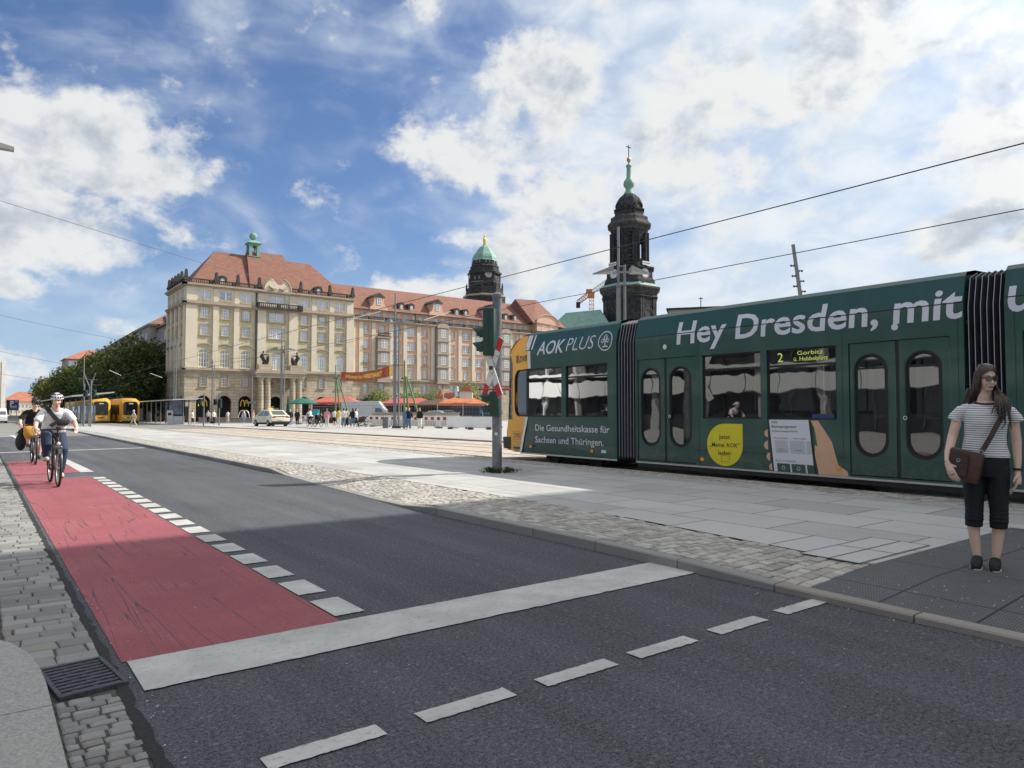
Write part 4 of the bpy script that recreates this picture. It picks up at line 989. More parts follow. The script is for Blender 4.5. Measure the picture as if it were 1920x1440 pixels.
for k in range(4):
    a = rot + k * math.pi / 2
    clock(ch, panel(a, 7.3, zc(519), .06), 1.75, 92, 335)
    b = MB(); b.use(M_WSIGN); P = panel(a, 7.9, zc(507), .1); b.add([P(-1.9, .4), P(1.9, .4), P(1.9, 1.6), P(-1.9, 1.6)], [(0, 1, 2, 3)]); b.use(M_BLK)
    for i in range(9): b.add([P(-1.6 + i * .37, .8, -.02), P(-1.6 + i * .37 + .22, .8, -.02), P(-1.6 + i * .37 + .22, 1.2, -.02), P(-1.6 + i * .37, 1.2, -.02)], [(0, 1, 2, 3)])
    b.obj('board', None, ch, recalc=False)
    # arches and pilasters of the lower stage
    f = MB(); f.use(B_DTRIM); P = panel(a, 8.45, zc(600))
    for u in (-3.4, 3.4, -2.5, 2.5): f.add([P(u - .3, -8, -.35), P(u + .3, -8, -.35), P(u + .3, 6.2, -.35), P(u - .3, 6.2, -.35), P(u - .3, -8, .3), P(u + .3, -8, .3), P(u + .3, 6.2, .3), P(u - .3, 6.2, .3)], [(0, 1, 2, 3), (0, 3, 7, 4), (1, 5, 6, 2)])
    for i in range(8):
        t0, t1 = math.pi * i / 8, math.pi * (i + 1) / 8; g_ = lambda t_, r_: (r_ * math.cos(t_), 1.2 + r_ * math.sin(t_))
        f.add([P(*g_(t0, 1.7), -.3), P(*g_(t1, 1.7), -.3), P(*g_(t1, 2.2), -.3), P(*g_(t0, 2.2), -.3)], [(0, 1, 2, 3)])
    f.use(B_BLACK); f.poly([P(*q, -.08) for q in arch(-1.5, 1.5, -7, 2.8, 8)]); f.obj('blind_arch', None, ch, recalc=False)
# belfry: walls with open slots so the sky shows through
b = MB(); b.use(B_DARK); w = 5.75; ph = R(25)
for k in range(4):
    a = rot + k * math.pi / 2; P = panel(a, w, zc(505)); hw = w * math.tan(ph); H_ = (505 - 430) * .1845
    b.wall(rect(-hw, hw, 0, H_), [arch(-.8, .8, 2.6, 9.4, 6)], P, .8)
    b.wall(rect(-hw, hw, 0, H_), [arch(-.8, .8, 2.6, 9.4, 6)], lambda u, v, d=0: P(u * .86, v, .8 + d))
    for s in (-1, 1): b.tube([P(s * 1.45, 1.6, -.25), P(s * 1.45, 11.6, -.25)], .38, 6)
    a2 = a + math.pi / 4; w2 = w / math.cos(ph) * math.cos(math.pi / 4 - ph); P2 = panel(a2, w2, zc(505)); h2 = w / math.cos(ph) * math.sin(math.pi / 4 - ph)
    b.wall(rect(-h2, h2, 0, H_), [], P2)
    for s in (-1, 1): b.tube([P2(s * 1.3, 1.6, -.3), P2(s * 1.3, 11.8, -.3)], .42, 6)
b.obj('belfry', None, ch)
t = MB(); t.use(B_DTRIM); ring_tower(t, [(5.9, zc(437)), (6.1, zc(432)), (6.9, zc(428)), (6.9, zc(425)), (6.3, zc(421)), (5.9, zc(418)), (5.9, zc(412)), (5.0, zc(409))], 26, rot); t.obj('upper_cornice', None, ch)
t = MB(); t.use(B_DARK); ring_tower(t, [(5.2, zc(412)), (4.7, zc(406)), (4.6, zc(399)), (5.0, zc(398)), (5.0, zc(396)), (4.5, zc(395)), (4.5, zc(391)), (4.35, zc(386)), (4.0, zc(381)), (3.5, zc(376)), (2.8, zc(371)), (2.0, zc(367)), (1.6, zc(365))], 24, rot); t.obj('dome', None, ch)
for k in range(4):
    P = panel(rot + k * math.pi / 2, 4.5, zc(400)); f = MB(); f.use(B_DTRIM)
    f.prism([(-1, 0), (1, 0), (1, 1), (-1, 1)], 0, .01) if False else None
    for i in range(8):
        t0, t1 = math.pi * i / 8, math.pi * (i + 1) / 8; g_ = lambda t_, r_: (r_ * math.cos(t_), 1.4 + r_ * math.sin(t_))
        f.add([P(*g_(t0, 1.3), -.35), P(*g_(t1, 1.3), -.35), P(*g_(t1, 1.8), -.35), P(*g_(t0, 1.8), -.35), P(*g_(t1, 1.8), .6), P(*g_(t0, 1.8), .6)], [(0, 1, 2, 3), (3, 2, 4, 5)])
    f.tube([P(0, 3.2, -.2), P(0, 4.3, -.2)], [.3, .05], 5); f.use(B_BLACK); f.poly([P(*q, -.1) for q in oval(-.7, .7, .3, 2.5, 6)]); f.obj('dome_window', None, ch, recalc=False)
t = MB(); t.use(B_COP); t.lathe([(1.95, zc(366)), (1.75, zc(363)), (1.35, zc(360)), (1.1, zc(355)), (1.25, zc(353)), (1.75, zc(350)), (1.95, zc(346)), (1.75, zc(341)), (1.15, zc(337)), (.88, zc(334)), (.78, zc(316)), (.85, zc(314)), (1.05, zc(312)), (.9, zc(310)), (.4, zc(308)), (.2, zc(305))], (0, 0, 0), 12); t.obj('spire', None, ch, 40)
t = MB(); t.use(mat('old_gilding', (.42, .26, .15), .45, .2, 2, metal=.6)); t.ball((0, 0, zc(300)), (.72, .72, .95), 10, 8); t.obj('orb', None, ch, True)
t = MB(); t.use(B_DTRIM); t.tube([(0, 0, zc(297)), (0, 0, zc(272))], .16, 5); s = Vector((-math.sin(ca + .5), math.cos(ca + .5), 0)); t.tube([s * -.95 + Vector((0, 0, zc(275.5) )), s * .95 + Vector((0, 0, zc(277)))], .17, 5); t.obj('cross', None, ch)
# copper nave roof
np_, na = tower_at(1092, 236)
nv = thing('church_nave', 'low green copper hipped roof of the church beside its tower', 'church', np_, na + R(90))
m_ = MB(); m_.use(B_COP); m_.add([(-13, -9, 26), (11, -9, 26), (11, 9, 26), (-13, 9, 26), (-5.5, 0, 34.6), (6.2, 0, 35.6)], [(0, 1, 5, 4), (1, 2, 5), (2, 3, 4, 5), (3, 0, 4)]); m_.obj('roof', None, nv)
m_ = MB(); m_.use(B_DARK); m_.box(-12, 10, -8, 8, -1, 26); m_.obj('wall', None, nv)
# ------------------------------------------------------------------ town hall tower
rp, ra = tower_at(908, 390); zr_ = lambda y: 99.94 - (y - 440) * .299
rh = thing('town_hall_tower', 'dark octagonal clock tower with bell-shaped green copper dome and golden statue', 'tower', rp)
rr = ra + R(15)
t = MB(); t.use(B_DARK); ring_tower(t, [(10.8, -2), (10.8, zr_(556)), (9.9, zr_(555)), (9.4, zr_(542)), (8.3, zr_(541)), (8.0, zr_(517)), (8.9, zr_(516)), (8.9, zr_(513)), (7.6, zr_(511)), (7.3, zr_(503)), (7.6, zr_(502)), (6.8, zr_(499)), (6.5, zr_(491))], 22.5, rr); t.obj('shaft', None, rh)
t = MB(); t.use(B_TRIM); ring_tower(t, [(10.5, zr_(560)), (11.2, zr_(558)), (11.2, zr_(556)), (10, zr_(555))], 22.5, rr); ring_tower(t, [(8.05, zr_(533)), (8.5, zr_(532)), (8.05, zr_(531))], 22.5, rr); t.obj('cornice', None, rh)
t = MB(); t.use(B_COP); ring_tower(t, [(6.75, zr_(491)), (6.5, zr_(489)), (6.3, zr_(484)), (5.7, zr_(479)), (4.6, zr_(474)), (3.7, zr_(469)), (2.9, zr_(465)), (1.8, zr_(462)), (1.0, zr_(460.5)), (.7, zr_(458))], 22.5, rr); t.obj('dome', None, rh)
for k in range(4):
    P = panel(rr + k * math.pi / 2, 8.0, zr_(519), .5)
    f = MB(); f.use(B_DARK); pts = arch(-2.9, 2.9, -5, 3.4, 8); n = len(pts)
    f.add([P(*q) for q in pts] + [P(*q, 1.5) for q in pts], [tuple(range(n))] + [(i, (i + 1) % n, n + (i + 1) % n, n + i) for i in range(n)]); f.obj('clock_gable', None, rh, recalc=False)
    clock(rh, panel(rr + k * math.pi / 2, 8.0, zr_(519), .6), 1.95, 60, 300, mat('bronze_clock_face', (.42, .36, .32), .5, .15, 2))
for k in range(8):
    P = panel(rr + k * math.pi / 4, 8.1, zr_(530)); f = MB(); f.use(mat('tower_pane', (.16, .18, .21), .3))
    for u in (-1.3, 1.3) if k % 2 else (-1.1, 1.1): f = MB(); f.use(MATS['tower_pane']); f.poly([P(*q, -.03) for q in arch(u - .4, u + .4, 0, 2.6, 5)]); f.obj('window', None, rh, recalc=False)
    P = panel(rr + k * math.pi / 4, 6.9, zr_(497))
    for u in (-1, 1): f = MB(); f.use(MATS['tower_pane']); f.poly([P(*q, -.05) for q in arch(u - .4, u + .4, .2, 1.7, 5)]); f.obj('window', None, rh, recalc=False)
t = MB(); t.use(B_DTRIM)
for k in range(8):
    a = rr + R(22.5) + k * math.pi / 4; t.lathe([(.6, 0), (.5, 2.5), (.1, 4.2)], (10.0 * math.cos(a), 10.0 * math.sin(a), zr_(545)), 5)
t.obj('pinnacles', None, rh)
t = MB(); t.tube([(0, 0, zr_(458)), (.1, .1, zr_(452)), (0, 0, zr_(447)), (0, 0, zr_(445))], [.75, .95, .85, .4], 8); t.ball((0, 0, zr_(443.3)), .55, 8, 6); s = Vector((-math.sin(ra), math.cos(ra), 0))
t.tube([s * .3 + Vector((0, 0, zr_(447))), s * 1.2 + Vector((0, 0, zr_(449.5)))], [.3, .2], 6); t.tube([s * -.3 + Vector((0, 0, zr_(446))), s * -.4 + Vector((0, 0, zr_(440)))], [.28, .15], 6)
put('statue', remesh(t, .22, B_GOLD, 1, 'statue'), rh)
# ------------------------------------------------------------------ crane
kp, ka = tower_at(1110, 285)
cr = thing('tower_crane', 'orange and white lattice tower crane rising behind the copper roof', 'crane', kp, ka + R(90))
M_CR = mat('crane_paint', (.55, .22, .08), .5, .2, 1); M_CRW = mat('crane_white', (.6, .55, .5), .5, .1, 1)
def lattice(mb, p, q, w, n, r, up=Vector((0, 0, 1))):
    p, q = Vector(p), Vector(q); d = (q - p).normalized(); s = d.cross(Vector((0, 1, 0))).normalized(); u = d.cross(s)
    cs = [(s + u) * w, (s - u) * w, (-s - u) * w, (-s + u) * w]
    for c in cs: mb.tube([p + c, q + c], r, 4)
    for i in range(n):
        a, b_ = p + (q - p) * (i / n), p + (q - p) * ((i + 1) / n)
        for j in range(4): mb.tube([a + cs[j], b_ + cs[(j + 1) % 4]], r * .7, 4); mb.tube([a + cs[j], a + cs[(j + 1) % 4]], r * .7, 4)
t = MB(); t.use(M_CR); lattice(t, (0, 0, 0), (0, 0, 48), .9, 30, .12); t.obj('mast', None, cr)
t = MB(); t.use(M_CRW); lattice(t, (-1, 0, 49), (11, 0, 57.5), .7, 12, .12); t.use(M_CR); lattice(t, (-1, 0, 49), (-5.5, 0, 45.8), .8, 5, .13); t.obj('jib', None, cr)
t = MB(); t.use(M_CR); t.box(-1.4, 1.2, -1.2, 1.2, 47.5, 49.6); t.box(-2.2, .3, -1, 1, 49.6, 51); t.use(M_DIRT); t.box(-6.2, -4.6, -1, 1, 43.6, 45.8); t.obj('cab', None, cr)
# ------------------------------------------------------------------ far and side buildings
def hip_house(name, label, x0, x1, y0, y1, z0, ze, zr, wall_m, roof_m, rows=(), cols=0, face='-y', over=.6, ww=1.3, wh=1.6, ridge='x', wm=None):
    h = thing(name, label, 'building', (0, 0, 0))
    w = MB(); w.use(wall_m); w.box(x0, x1, y0, y1, z0, ze); w.obj('wall', None, h)
    r = MB(); r.use(roof_m); o = over; cx, cy = (x0 + x1) / 2, (y0 + y1) / 2
    if ridge == 'x': a, b_ = (x0 + (y1 - y0) * .4, cy, zr), (x1 - (y1 - y0) * .4, cy, zr); fs = [(0, 1, 5, 4), (1, 2, 5), (2, 3, 4, 5), (3, 0, 4)]
    else: a, b_ = (cx, y0 + (x1 - x0) * .35, zr), (cx, y1 - (x1 - x0) * .35, zr); fs = [(0, 1, 4), (1, 2, 5, 4), (2, 3, 5), (3, 0, 4, 5)]
    r.add([(x0 - o, y0 - o, ze + .02), (x1 + o, y0 - o, ze + .02), (x1 + o, y1 + o, ze + .02), (x0 - o, y1 + o, ze + .02), a, b_], fs + [(0, 3, 2, 1)]); r.obj('roof', None, h)
    wm = wm or winmesh(ww, wh, 2, 2)
    for z in rows:
        for i in range(cols):
            if face == '-y': put('window', wm, h, (x0 + (x1 - x0) * (i + .5) / cols, y0 - .06, z))
            else: put('window', wm, h, (x0 - .06, y0 + (y1 - y0) * (i + .5) / cols, z), -R(90))
    return h
hip_house('street_building', 'long shaded stone apartment block behind the street trees, dark tiled roof with dormers', 26.2, 40, 125.6, 242, -1, 16.6, 23.0, B_GREY, B_ROOF, (2, 5.2, 8.4, 11.4, 14.2), 17, '-x', .5, 1.5, 1.7, 'y')
hh = bpy.data.objects['street_building']
t = MB(); t.use(B_GREY); t.box(24.9, 26.15, 143, 160, -1, 17.2); t.use(B_TRIM); t.box(24.6, 26.18, 142.6, 160.4, 17.2, 17.5); t.box(25.6, 26.15, 125.6, 142.9, 13.3, 13.7); t.box(25.6, 26.15, 160.5, 242, 13.3, 13.7); t.obj('bay', None, hh)
t = MB(); t.use(B_ROOF); t.add([(24.5, 142.5, 17.5), (24.5, 160.5, 17.5), (33, 160.5, 17.5), (33, 142.5, 17.5), (29, 150, 20.4), (29, 153, 20.4)], [(0, 1, 5, 4), (1, 2, 5), (2, 3, 4, 5), (3, 0, 4)]); t.obj('bay_roof', None, hh)
for y in (146, 149.5, 153, 156.5):
    for z in (8.4, 11.4, 14.3): put('window', winmesh(1.5, 1.7, 2, 2), hh, (24.84, y, z), -R(90))
for y in range(164, 240, 6): dormer(hh, 0, 0, 0, 1.6, 1.7, 2.5); o = [c for c in hh.children if c.name.startswith('dormer')][-1]; o.location = (26.4, y, 16.6); o.rotation_euler = (0, 0, -R(90))
for y in (129, 133.5, 138): dormer(hh, 0, 0, 0, 1.6, 1.7, 2.5); o = [c for c in hh.children if c.name.startswith('dormer')][-1]; o.location = (26.4, y, 16.6); o.rotation_euler = (0, 0, -R(90))
hip_house('corner_house', 'building with bright red hipped roof and glazed top loggia beyond the street trees', 26.3, 58, 312, 330, -2, 21.3, 25.6, B_GREY, mat('bright_tiles', (.36, .135, .085), .8, .2, 1), (17.2,), 8, '-y', .9, 2.6, 3.4)
hip_house('red_roof_block', 'distant low pale block with long red dormered roof at the end of the street', 9.6, 27, 432, 448, -2, 6.6, 11.6, B_CREAM, mat('bright_tiles', (.36, .135, .085)), (.8, 3.4), 11, '-y', .6, 1.0, 1.5)
sb = thing('white_tower_block', 'tall plain white tower block at the far left edge', 'building', (0, 0, 0))
t = MB(); t.use(mat('white_render', (.78, .75, .68), .8, .05, .5)); t.box(-20, 10.6, 415, 430, -2, 26.5); t.obj('wall', None, sb)
t = MB(); t.use(B_GREY); t.box(8.6, 8.9, 414.9, 414.98, 2, 25); t.box(-20, 10.6, 414.9, 414.98, -2, 1.5); t.obj('joint', None, sb)
lb, la = tower_at(1330, 205)
bh = thing('roof_block', 'flat-roofed grey building just showing above the green tram', 'building', lb, la + R(90))
t = MB(); t.use(B_GREY); t.box(-11, 18, -6, 10, -1, 30.6); t.obj('wall', None, bh); t = MB(); t.use(M_DIRT); t.box(-11.6, 18.6, -6.6, 10.6, 30.6, 31.1); t.tube([(-2, -5, 31), (-2, -5, 34.2)], .12, 5); t.box(-2.6, -1.4, -5.05, -4.95, 33.6, 33.8); t.obj('roof', None, bh)
# building that casts the shade on the near road: stands out of frame to the right
hs = thing('office_block', 'tall plain office block to the right whose shade lies on the near road', 'building', (0, 0, 0))
t = MB(); t.use(B_CREAM); t.box(21, 72, -45, .7, -.1, 22); t.obj('wall', None, hs)
t = MB(); t.use(B_GREY); t.box(20.4, 72.6, -45.6, 1.1, 22, 22.25); t.obj('roof', None, hs)
for z in (2, 5.5, 9, 12.5, 16, 19):
    for i in range(8): put('window', winmesh(1.8, 1.8, 2, 2), hs, (20.93, -4 - i * 3.2, z), -R(90))
# concert hall across the street, mirrored in the tram windows
hk = thing('concert_hall', 'long white modern hall with glazed storeys across the street', 'building', (0, 0, 0))
t = MB(); t.use(mat('hall_white', (.50, .50, .48), .7, .04, .4))
for z0, z1 in ((2.9, 4.2), (4.7, 5.0), (7.6, 9.0), (9.5, 9.8), (12.5, 14.0)): t.box(-45, -22, -45, 95, z0, z1)
t.obj('wall', None, hk)
t = MB(); t.use(M_STEEL)
for y in range(-40, 95, 3):
    for z0, z1 in ((.2, 2.9), (5.0, 7.6), (9.8, 12.5)): t.box(-23.95, -23.85, y - .06, y + .06, z0, z1)
    t.box(-21.995, -21.98, y - .03, y + .03, 2.9, 4.2); t.box(-21.995, -21.98, y - .03, y + .03, 7.6, 9.0)
t.obj('mullions', None, hk)
t = MB(); t.use(mat('hall_columns', (.32, .32, .32), .7))
for y in range(-44, 95, 5): t.box(-22.9, -22.4, y - .25, y + .25, -.1, 12.4)
t.obj('columns', None, hk)
t = MB(); t.use(mat('hall_glazing', (.035, .04, .045), .35, .4, .5)); t.box(-44, -24, -44.5, 94.5, .0, 13.5); t.obj('glazing', None, hk)
# ------------------------------------------------------------------ trees
def leaf_mat(name, a, b_, c_=None):
    def bld(nt, b, tc):
        isl = NV(nt, nt.nodes.new('ShaderNodeNewGeometry').outputs['Random Per Island'])
        big_ = noise(nt, tc, .45, 3, .6)
        c = mixc(nt, isl, a, b_); c = mixc(nt, big_.step(.45, .7) * .6, c, c_ or b_)
        nt.links.new(c, b.inputs['Base Color']); b.inputs['Roughness'].default_value = .6; b.inputs['Specular IOR Level'].default_value = .25
        b.inputs['Transmission Weight'].default_value = 0.0
        tr_ = nt.nodes.new('ShaderNodeBsdfTranslucent'); nt.links.new(c, tr_.inputs['Color'])
        mx = nt.nodes.new('ShaderNodeMixShader'); mx.inputs[0].default_value = .3
        out = [n for n in nt.nodes if n.type == 'OUTPUT_MATERIAL'][0]
        nt.links.new(b.outputs[0], mx.inputs[1]); nt.links.new(tr_.outputs[0], mx.inputs[2]); nt.links.new(mx.outputs[0], out.inputs[0])
    return ground_mat(name, bld)
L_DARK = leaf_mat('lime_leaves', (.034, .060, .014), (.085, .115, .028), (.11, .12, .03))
L_BRIGHT = leaf_mat('bright_leaves', (.12, .17, .03), (.20, .25, .055), (.24, .26, .08))
L_MID = leaf_mat('sunlit_lime_leaves', (.075, .085, .015), (.13, .13, .025), (.19, .17, .035))  # yellower copy of the lime leaves, sunlight on the far crowns put into colour
L_HEDGE = leaf_mat('yew_leaves', (.010, .022, .010), (.022, .038, .014))
M_BARK = mat('bark', (.085, .065, .05), .9, .3, 8, .6)
def crown(blobs, nleaf, size, m, seed=1, shell=.55):
    """many small leaf-sized faces through the volume of several lobes"""
    rnd = random.Random(seed); mb = MB(); mb.use(m); tot = sum(b_[3] * b_[4] * b_[5] for b_ in blobs)
    for (x, y, z, rx, ry, rz) in blobs:
        for _ in range(int(nleaf * rx * ry * rz / tot)):
            d = Vector((rnd.gauss(0, 1), rnd.gauss(0, 1), rnd.gauss(0, 1))).normalized()
            k = shell + (1 - shell) * rnd.random() ** .7; k *= 1 + rnd.uniform(-.12, .16)
            p = Vector((x + d.x * rx * k, y + d.y * ry * k, z + d.z * rz * k))
            n = (d + Vector((rnd.gauss(0, .7), rnd.gauss(0, .7), rnd.gauss(.3, .7)))).normalized(); u = n.orthogonal().normalized()
            u.rotate(Matrix.Rotation(rnd.uniform(0, 6.28), 3, n)); v = n.cross(u); s = size * rnd.uniform(.6, 1.3)
            mb.add([p - u * s * .5, p + v * s * .32, p + u * s * .5, p - v * s * .32], [(0, 1, 2, 3)])
    return mb.mesh('crown', False, False)
def trunk_mesh(h, r, spread, seed=1, n=6):
    rnd = random.Random(seed); mb = MB(); mb.use(M_BARK)
    mb.tube([(0, 0, -.3), (.05, 0, h * .35), (0, .05, h * .7), (0, 0, h * 1.15)], [r * 1.25, r, r * .75, r * .3], 8)
    for i in range(n):
        a = i * 6.28 / n + rnd.uniform(-.4, .4); z = h * rnd.uniform(.55, .85)
        mb.tube([(0, 0, z), (spread * .35 * math.cos(a), spread * .35 * math.sin(a), z + spread * .35), (spread * .8 * math.cos(a), spread * .8 * math.sin(a), z + spread * .85)], [r * .5, r * .32, r * .1], 6)
    return mb.mesh('trunk')
def lobes(rnd, H_, Rr, z0, n):
    out = [(0, 0, (z0 + H_) / 2, Rr * .8, Rr * .8, (H_ - z0) / 2 * .95)]
    for i in range(n):
        a = rnd.uniform(0, 6.28); t_ = rnd.uniform(.12, .95); k = math.sin(math.pi * (.18 + .75 * t_)) * Rr * .72
        out.append((k * math.cos(a), k * math.sin(a), z0 + (H_ - z0) * t_, Rr * rnd.uniform(.3, .5), Rr * rnd.uniform(.3, .5), Rr * rnd.uniform(.25, .42)))
    return out
CR = []; rnd = random.Random(3)
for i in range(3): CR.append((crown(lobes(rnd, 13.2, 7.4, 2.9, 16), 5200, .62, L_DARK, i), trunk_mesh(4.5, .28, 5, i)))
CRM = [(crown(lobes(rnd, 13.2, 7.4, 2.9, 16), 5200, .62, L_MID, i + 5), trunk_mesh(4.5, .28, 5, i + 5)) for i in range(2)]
def tree(name, label, cat, p, cm, tm, s=1.0, rz=0.0, group=None):
    t_ = thing(name, label, cat, p, rz, group); t_.scale = (s, s, s); put('trunk', tm, t_); put('crown', cm, t_); return t_
tl = ['dark lime tree nearest the stone corner building', 'dark lime tree second from the corner building in the street row', 'shaded lime tree in the middle of the row behind the yellow trams',
      'lime tree behind the front of the yellow trams', 'lime tree with lighter top above the left tram shelter', 'lime tree with sunlit yellowish top behind the left shelter', 'paler lime tree standing under the bright red hipped roof', 'sunlit yellow-green lime tree toward the far end of the row', 'small far lime tree at the left end of the row']
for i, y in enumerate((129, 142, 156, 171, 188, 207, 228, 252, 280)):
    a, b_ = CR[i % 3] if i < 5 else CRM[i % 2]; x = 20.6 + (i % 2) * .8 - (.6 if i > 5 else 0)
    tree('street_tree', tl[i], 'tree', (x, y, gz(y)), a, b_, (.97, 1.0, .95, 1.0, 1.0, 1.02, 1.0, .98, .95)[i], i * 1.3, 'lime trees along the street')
# ------------------------------------------------------------------ green tram
def paint(name, col, rough=.28, coat=.6):
    def bld(nt, b, tc):
        sep = nt.nodes.new('ShaderNodeSeparateXYZ'); nt.links.new(tc, sep.inputs[0])
        n1 = noise(nt, tc, .7, 4, .6); run = noise(nt, vcomb(nt, NV(nt, sep.outputs[1]) * 5, NV(nt, sep.outputs[2]) * .5, 0), 1.0, 5, .65); spl = noise(nt, tc, 9, 5, .75)
        low_ = 1.0 - (NV(nt, sep.outputs[2]) + (run - .5) * .5).step(.2, .75)
        c = mixc(nt, n1.step(.3, .7), tuple(q * .94 for q in col), tuple(min(1, q * 1.06) for q in col))
        c = mixc(nt, (low_ * spl.step(.35, .7) * .5).clamp(), c, (.13, .12, .11)); c = mixc(nt, run.step(.58, .8) * .18, c, (.12, .13, .13))
        nt.links.new(c, b.inputs['Base Color']); r_ = run.step(.4, .75) * .12 + rough; nt.links.new(r_.s, b.inputs['Roughness'])
        b.inputs['Coat Weight'].default_value = coat; b.inputs['Coat Roughness'].default_value = .06; setbump(nt, b, noise(nt, tc, 1.1, 2, .5), .06, .05)
    return ground_mat(name, bld)
T_GREEN = paint('tram_green', (.010, .070, .056), .3, .32); T_YEL = paint('tram_yellow', (.84, .39, .02), .45, .12); T_WHITE = paint('tram_white', (.72, .72, .72))
T_TEXT = mat('white_film', (.66, .68, .74), .4, .03, 2); T_BLACK = mat('rubber_black', (.014, .015, .018), .6, .2, 8); T_GREY = mat('underframe', (.02, .02, .022), .8)
T_GLASS = glass('tram_glass', (.008, .009, .011), .11, .30, .012, .10, .9); T_RIB = mat('bellows_rib', (.42, .43, .48), .6, .1, 6)
T_BELL = mat('bellows_fabric', (.016, .017, .024), .8, .3, 5, .3); T_INT = mat('tram_interior', (.10, .105, .11), .7); T_SEAT = mat('tram_seat', (.03, .04, .06), .8)
T_ALU = mat('pale_aluminium', (.55, .56, .58), .35, .1, 20, metal=.7); T_ORANGE = mat('amber_reflector', (.8, .33, .02), .3, .05)
T_SKIN = mat('printed_skin', (.66, .40, .24), .5, .04); T_BLUE = mat('blue_sticker', (.02, .04, .15), .4)
gt_ = thing('green_tram', 'long green advertising tram with yellow and white nose and black bellows', 'tram', (TR1, 8, .03))
TM = Matrix.Translation((-TR1, -8, -.03)); NX = 15.25
def TP(y, z, d=0):
    x = 12.0 + d + (max(0, z - 3.07) * .26) + max(0, y - NX) * .22
    return (x, y, z)
def tmb(): m = MB(); m.M = TM; return m
ZB, ZS, ZT = .28, 3.07, 3.5
def part(mb, name, m=None, parent=gt_, **k): return mb.obj(name, m, parent, **k)
# shell of each section: roof, far side, underframe
def shell(y0, y1, m, name='body', far_win=()):
    b = tmb(); b.use(m)
    prof = [(12.112, ZT), (12.2, 3.575), (12.5, 3.63), (13.15, 3.66), (13.8, 3.63), (14.1, 3.575), (14.188, ZT), (14.3, ZS)]
    b.add([(x, y0, z) for x, z in prof] + [(x, y1, z) for x, z in prof], [(i, i + 1, len(prof) + i + 1, len(prof) + i) for i in range(len(prof) - 1)])
    b.quad(TP(y0, ZS), TP(y1, ZS), TP(y1, ZT), TP(y0, ZT))
    b.wall(rect(y0, y1, ZB, ZS), [rect(a, c, 1.27, 2.57) for a, c in far_win], lambda u, v, d=0: (14.3 - d, u, v))
    for a, c in far_win: q = tmb(); q.use(T_GLASS); q.quad((14.27, a, 1.27), (14.27, c, 1.27), (14.27, c, 2.57), (14.27, a, 2.57)); part(q, 'window')
    return b
def endcap(b, y): b.poly([(12.0, y, ZB), (14.3, y, ZB), (14.3, y, ZS), (14.19, y, ZT), (13.15, y, 3.66), (12.11, y, ZT), (12, y, ZS)])
b = shell(11.79, 15.25, T_GREEN, far_win=[(12.09, 13.59), (13.76, 15.2)]); b.wall([(11.79, ZB), (15.6, ZB), (15.4, .8), (NX, 1.27), (13.76, 1.27), (13.76, 2.57), (NX, 2.57), (NX, ZS), (11.79, ZS)], [rect(12.09, 13.59, 1.27, 2.57)], TP, .06); endcap(b, 11.79); part(b, 'front_body')
b = shell(4.42, 11.19, T_GREEN, far_win=[(6.44, 7.81), (7.94, 9.31), (4.7, 6.1), (9.6, 11.0)])
b.wall(rect(4.42, 11.19, ZB, ZS), [rect(4.62, 6.22, .31, 2.58), rect(9.5, 11.12, .31, 2.58), rect(6.44, 7.81, 1.26, 2.57), rect(7.94, 9.31, 1.26, 2.57)], TP, .06); endcap(b, 4.42); endcap(b, 11.19); part(b, 'middle_body')
b = shell(-9.0, 3.88, T_GREEN, far_win=[(.5, 3.5)]); b.wall(rect(-9, 3.88, ZB, ZS), [rect(2.2, 3.66, 1.26, 2.57), rect(.6, 2.06, 1.26, 2.57), rect(-2.6, -1.0, .31, 2.58)], TP, .06); endcap(b, 3.88); endcap(b, -9); part(b, 'rear_body')
# seam lines along the roof panel
sm = tmb(); sm.use(T_BLACK)
for a, c in ((11.79, 16.2), (4.42, 11.19), (-9, 3.88)):
    P0, P1 = TP(a, ZS, -.006), TP(c, ZS, -.006); sm.quad(P0, P1, (P1[0], P1[1], ZS + .018), (P0[0], P0[1], ZS + .018))
for a, c in ((11.82, 15.4), (6.26, 9.46), (-9, 3.86)):
    P0, P1 = TP(a, .60, -.003), TP(c, .60, -.003); sm.quad(P0, P1, (P1[0], P1[1], .606), (P0[0], P0[1], .606))
for y in (6.33, 7.875, 9.4, 11.155, 4.5, 11.85, 13.675, 14.9, 3.75, 2.13):
    P0, P1 = TP(y, .3, -.003), TP(y + .006, .3, -.003); z1 = 1.2 if y in (7.875, 13.675, 14.9, 2.13) else 3.05; sm.quad(P0, P1, TP(y + .006, z1, -.003), TP(y, z1, -.003))
part(sm, 'seam')
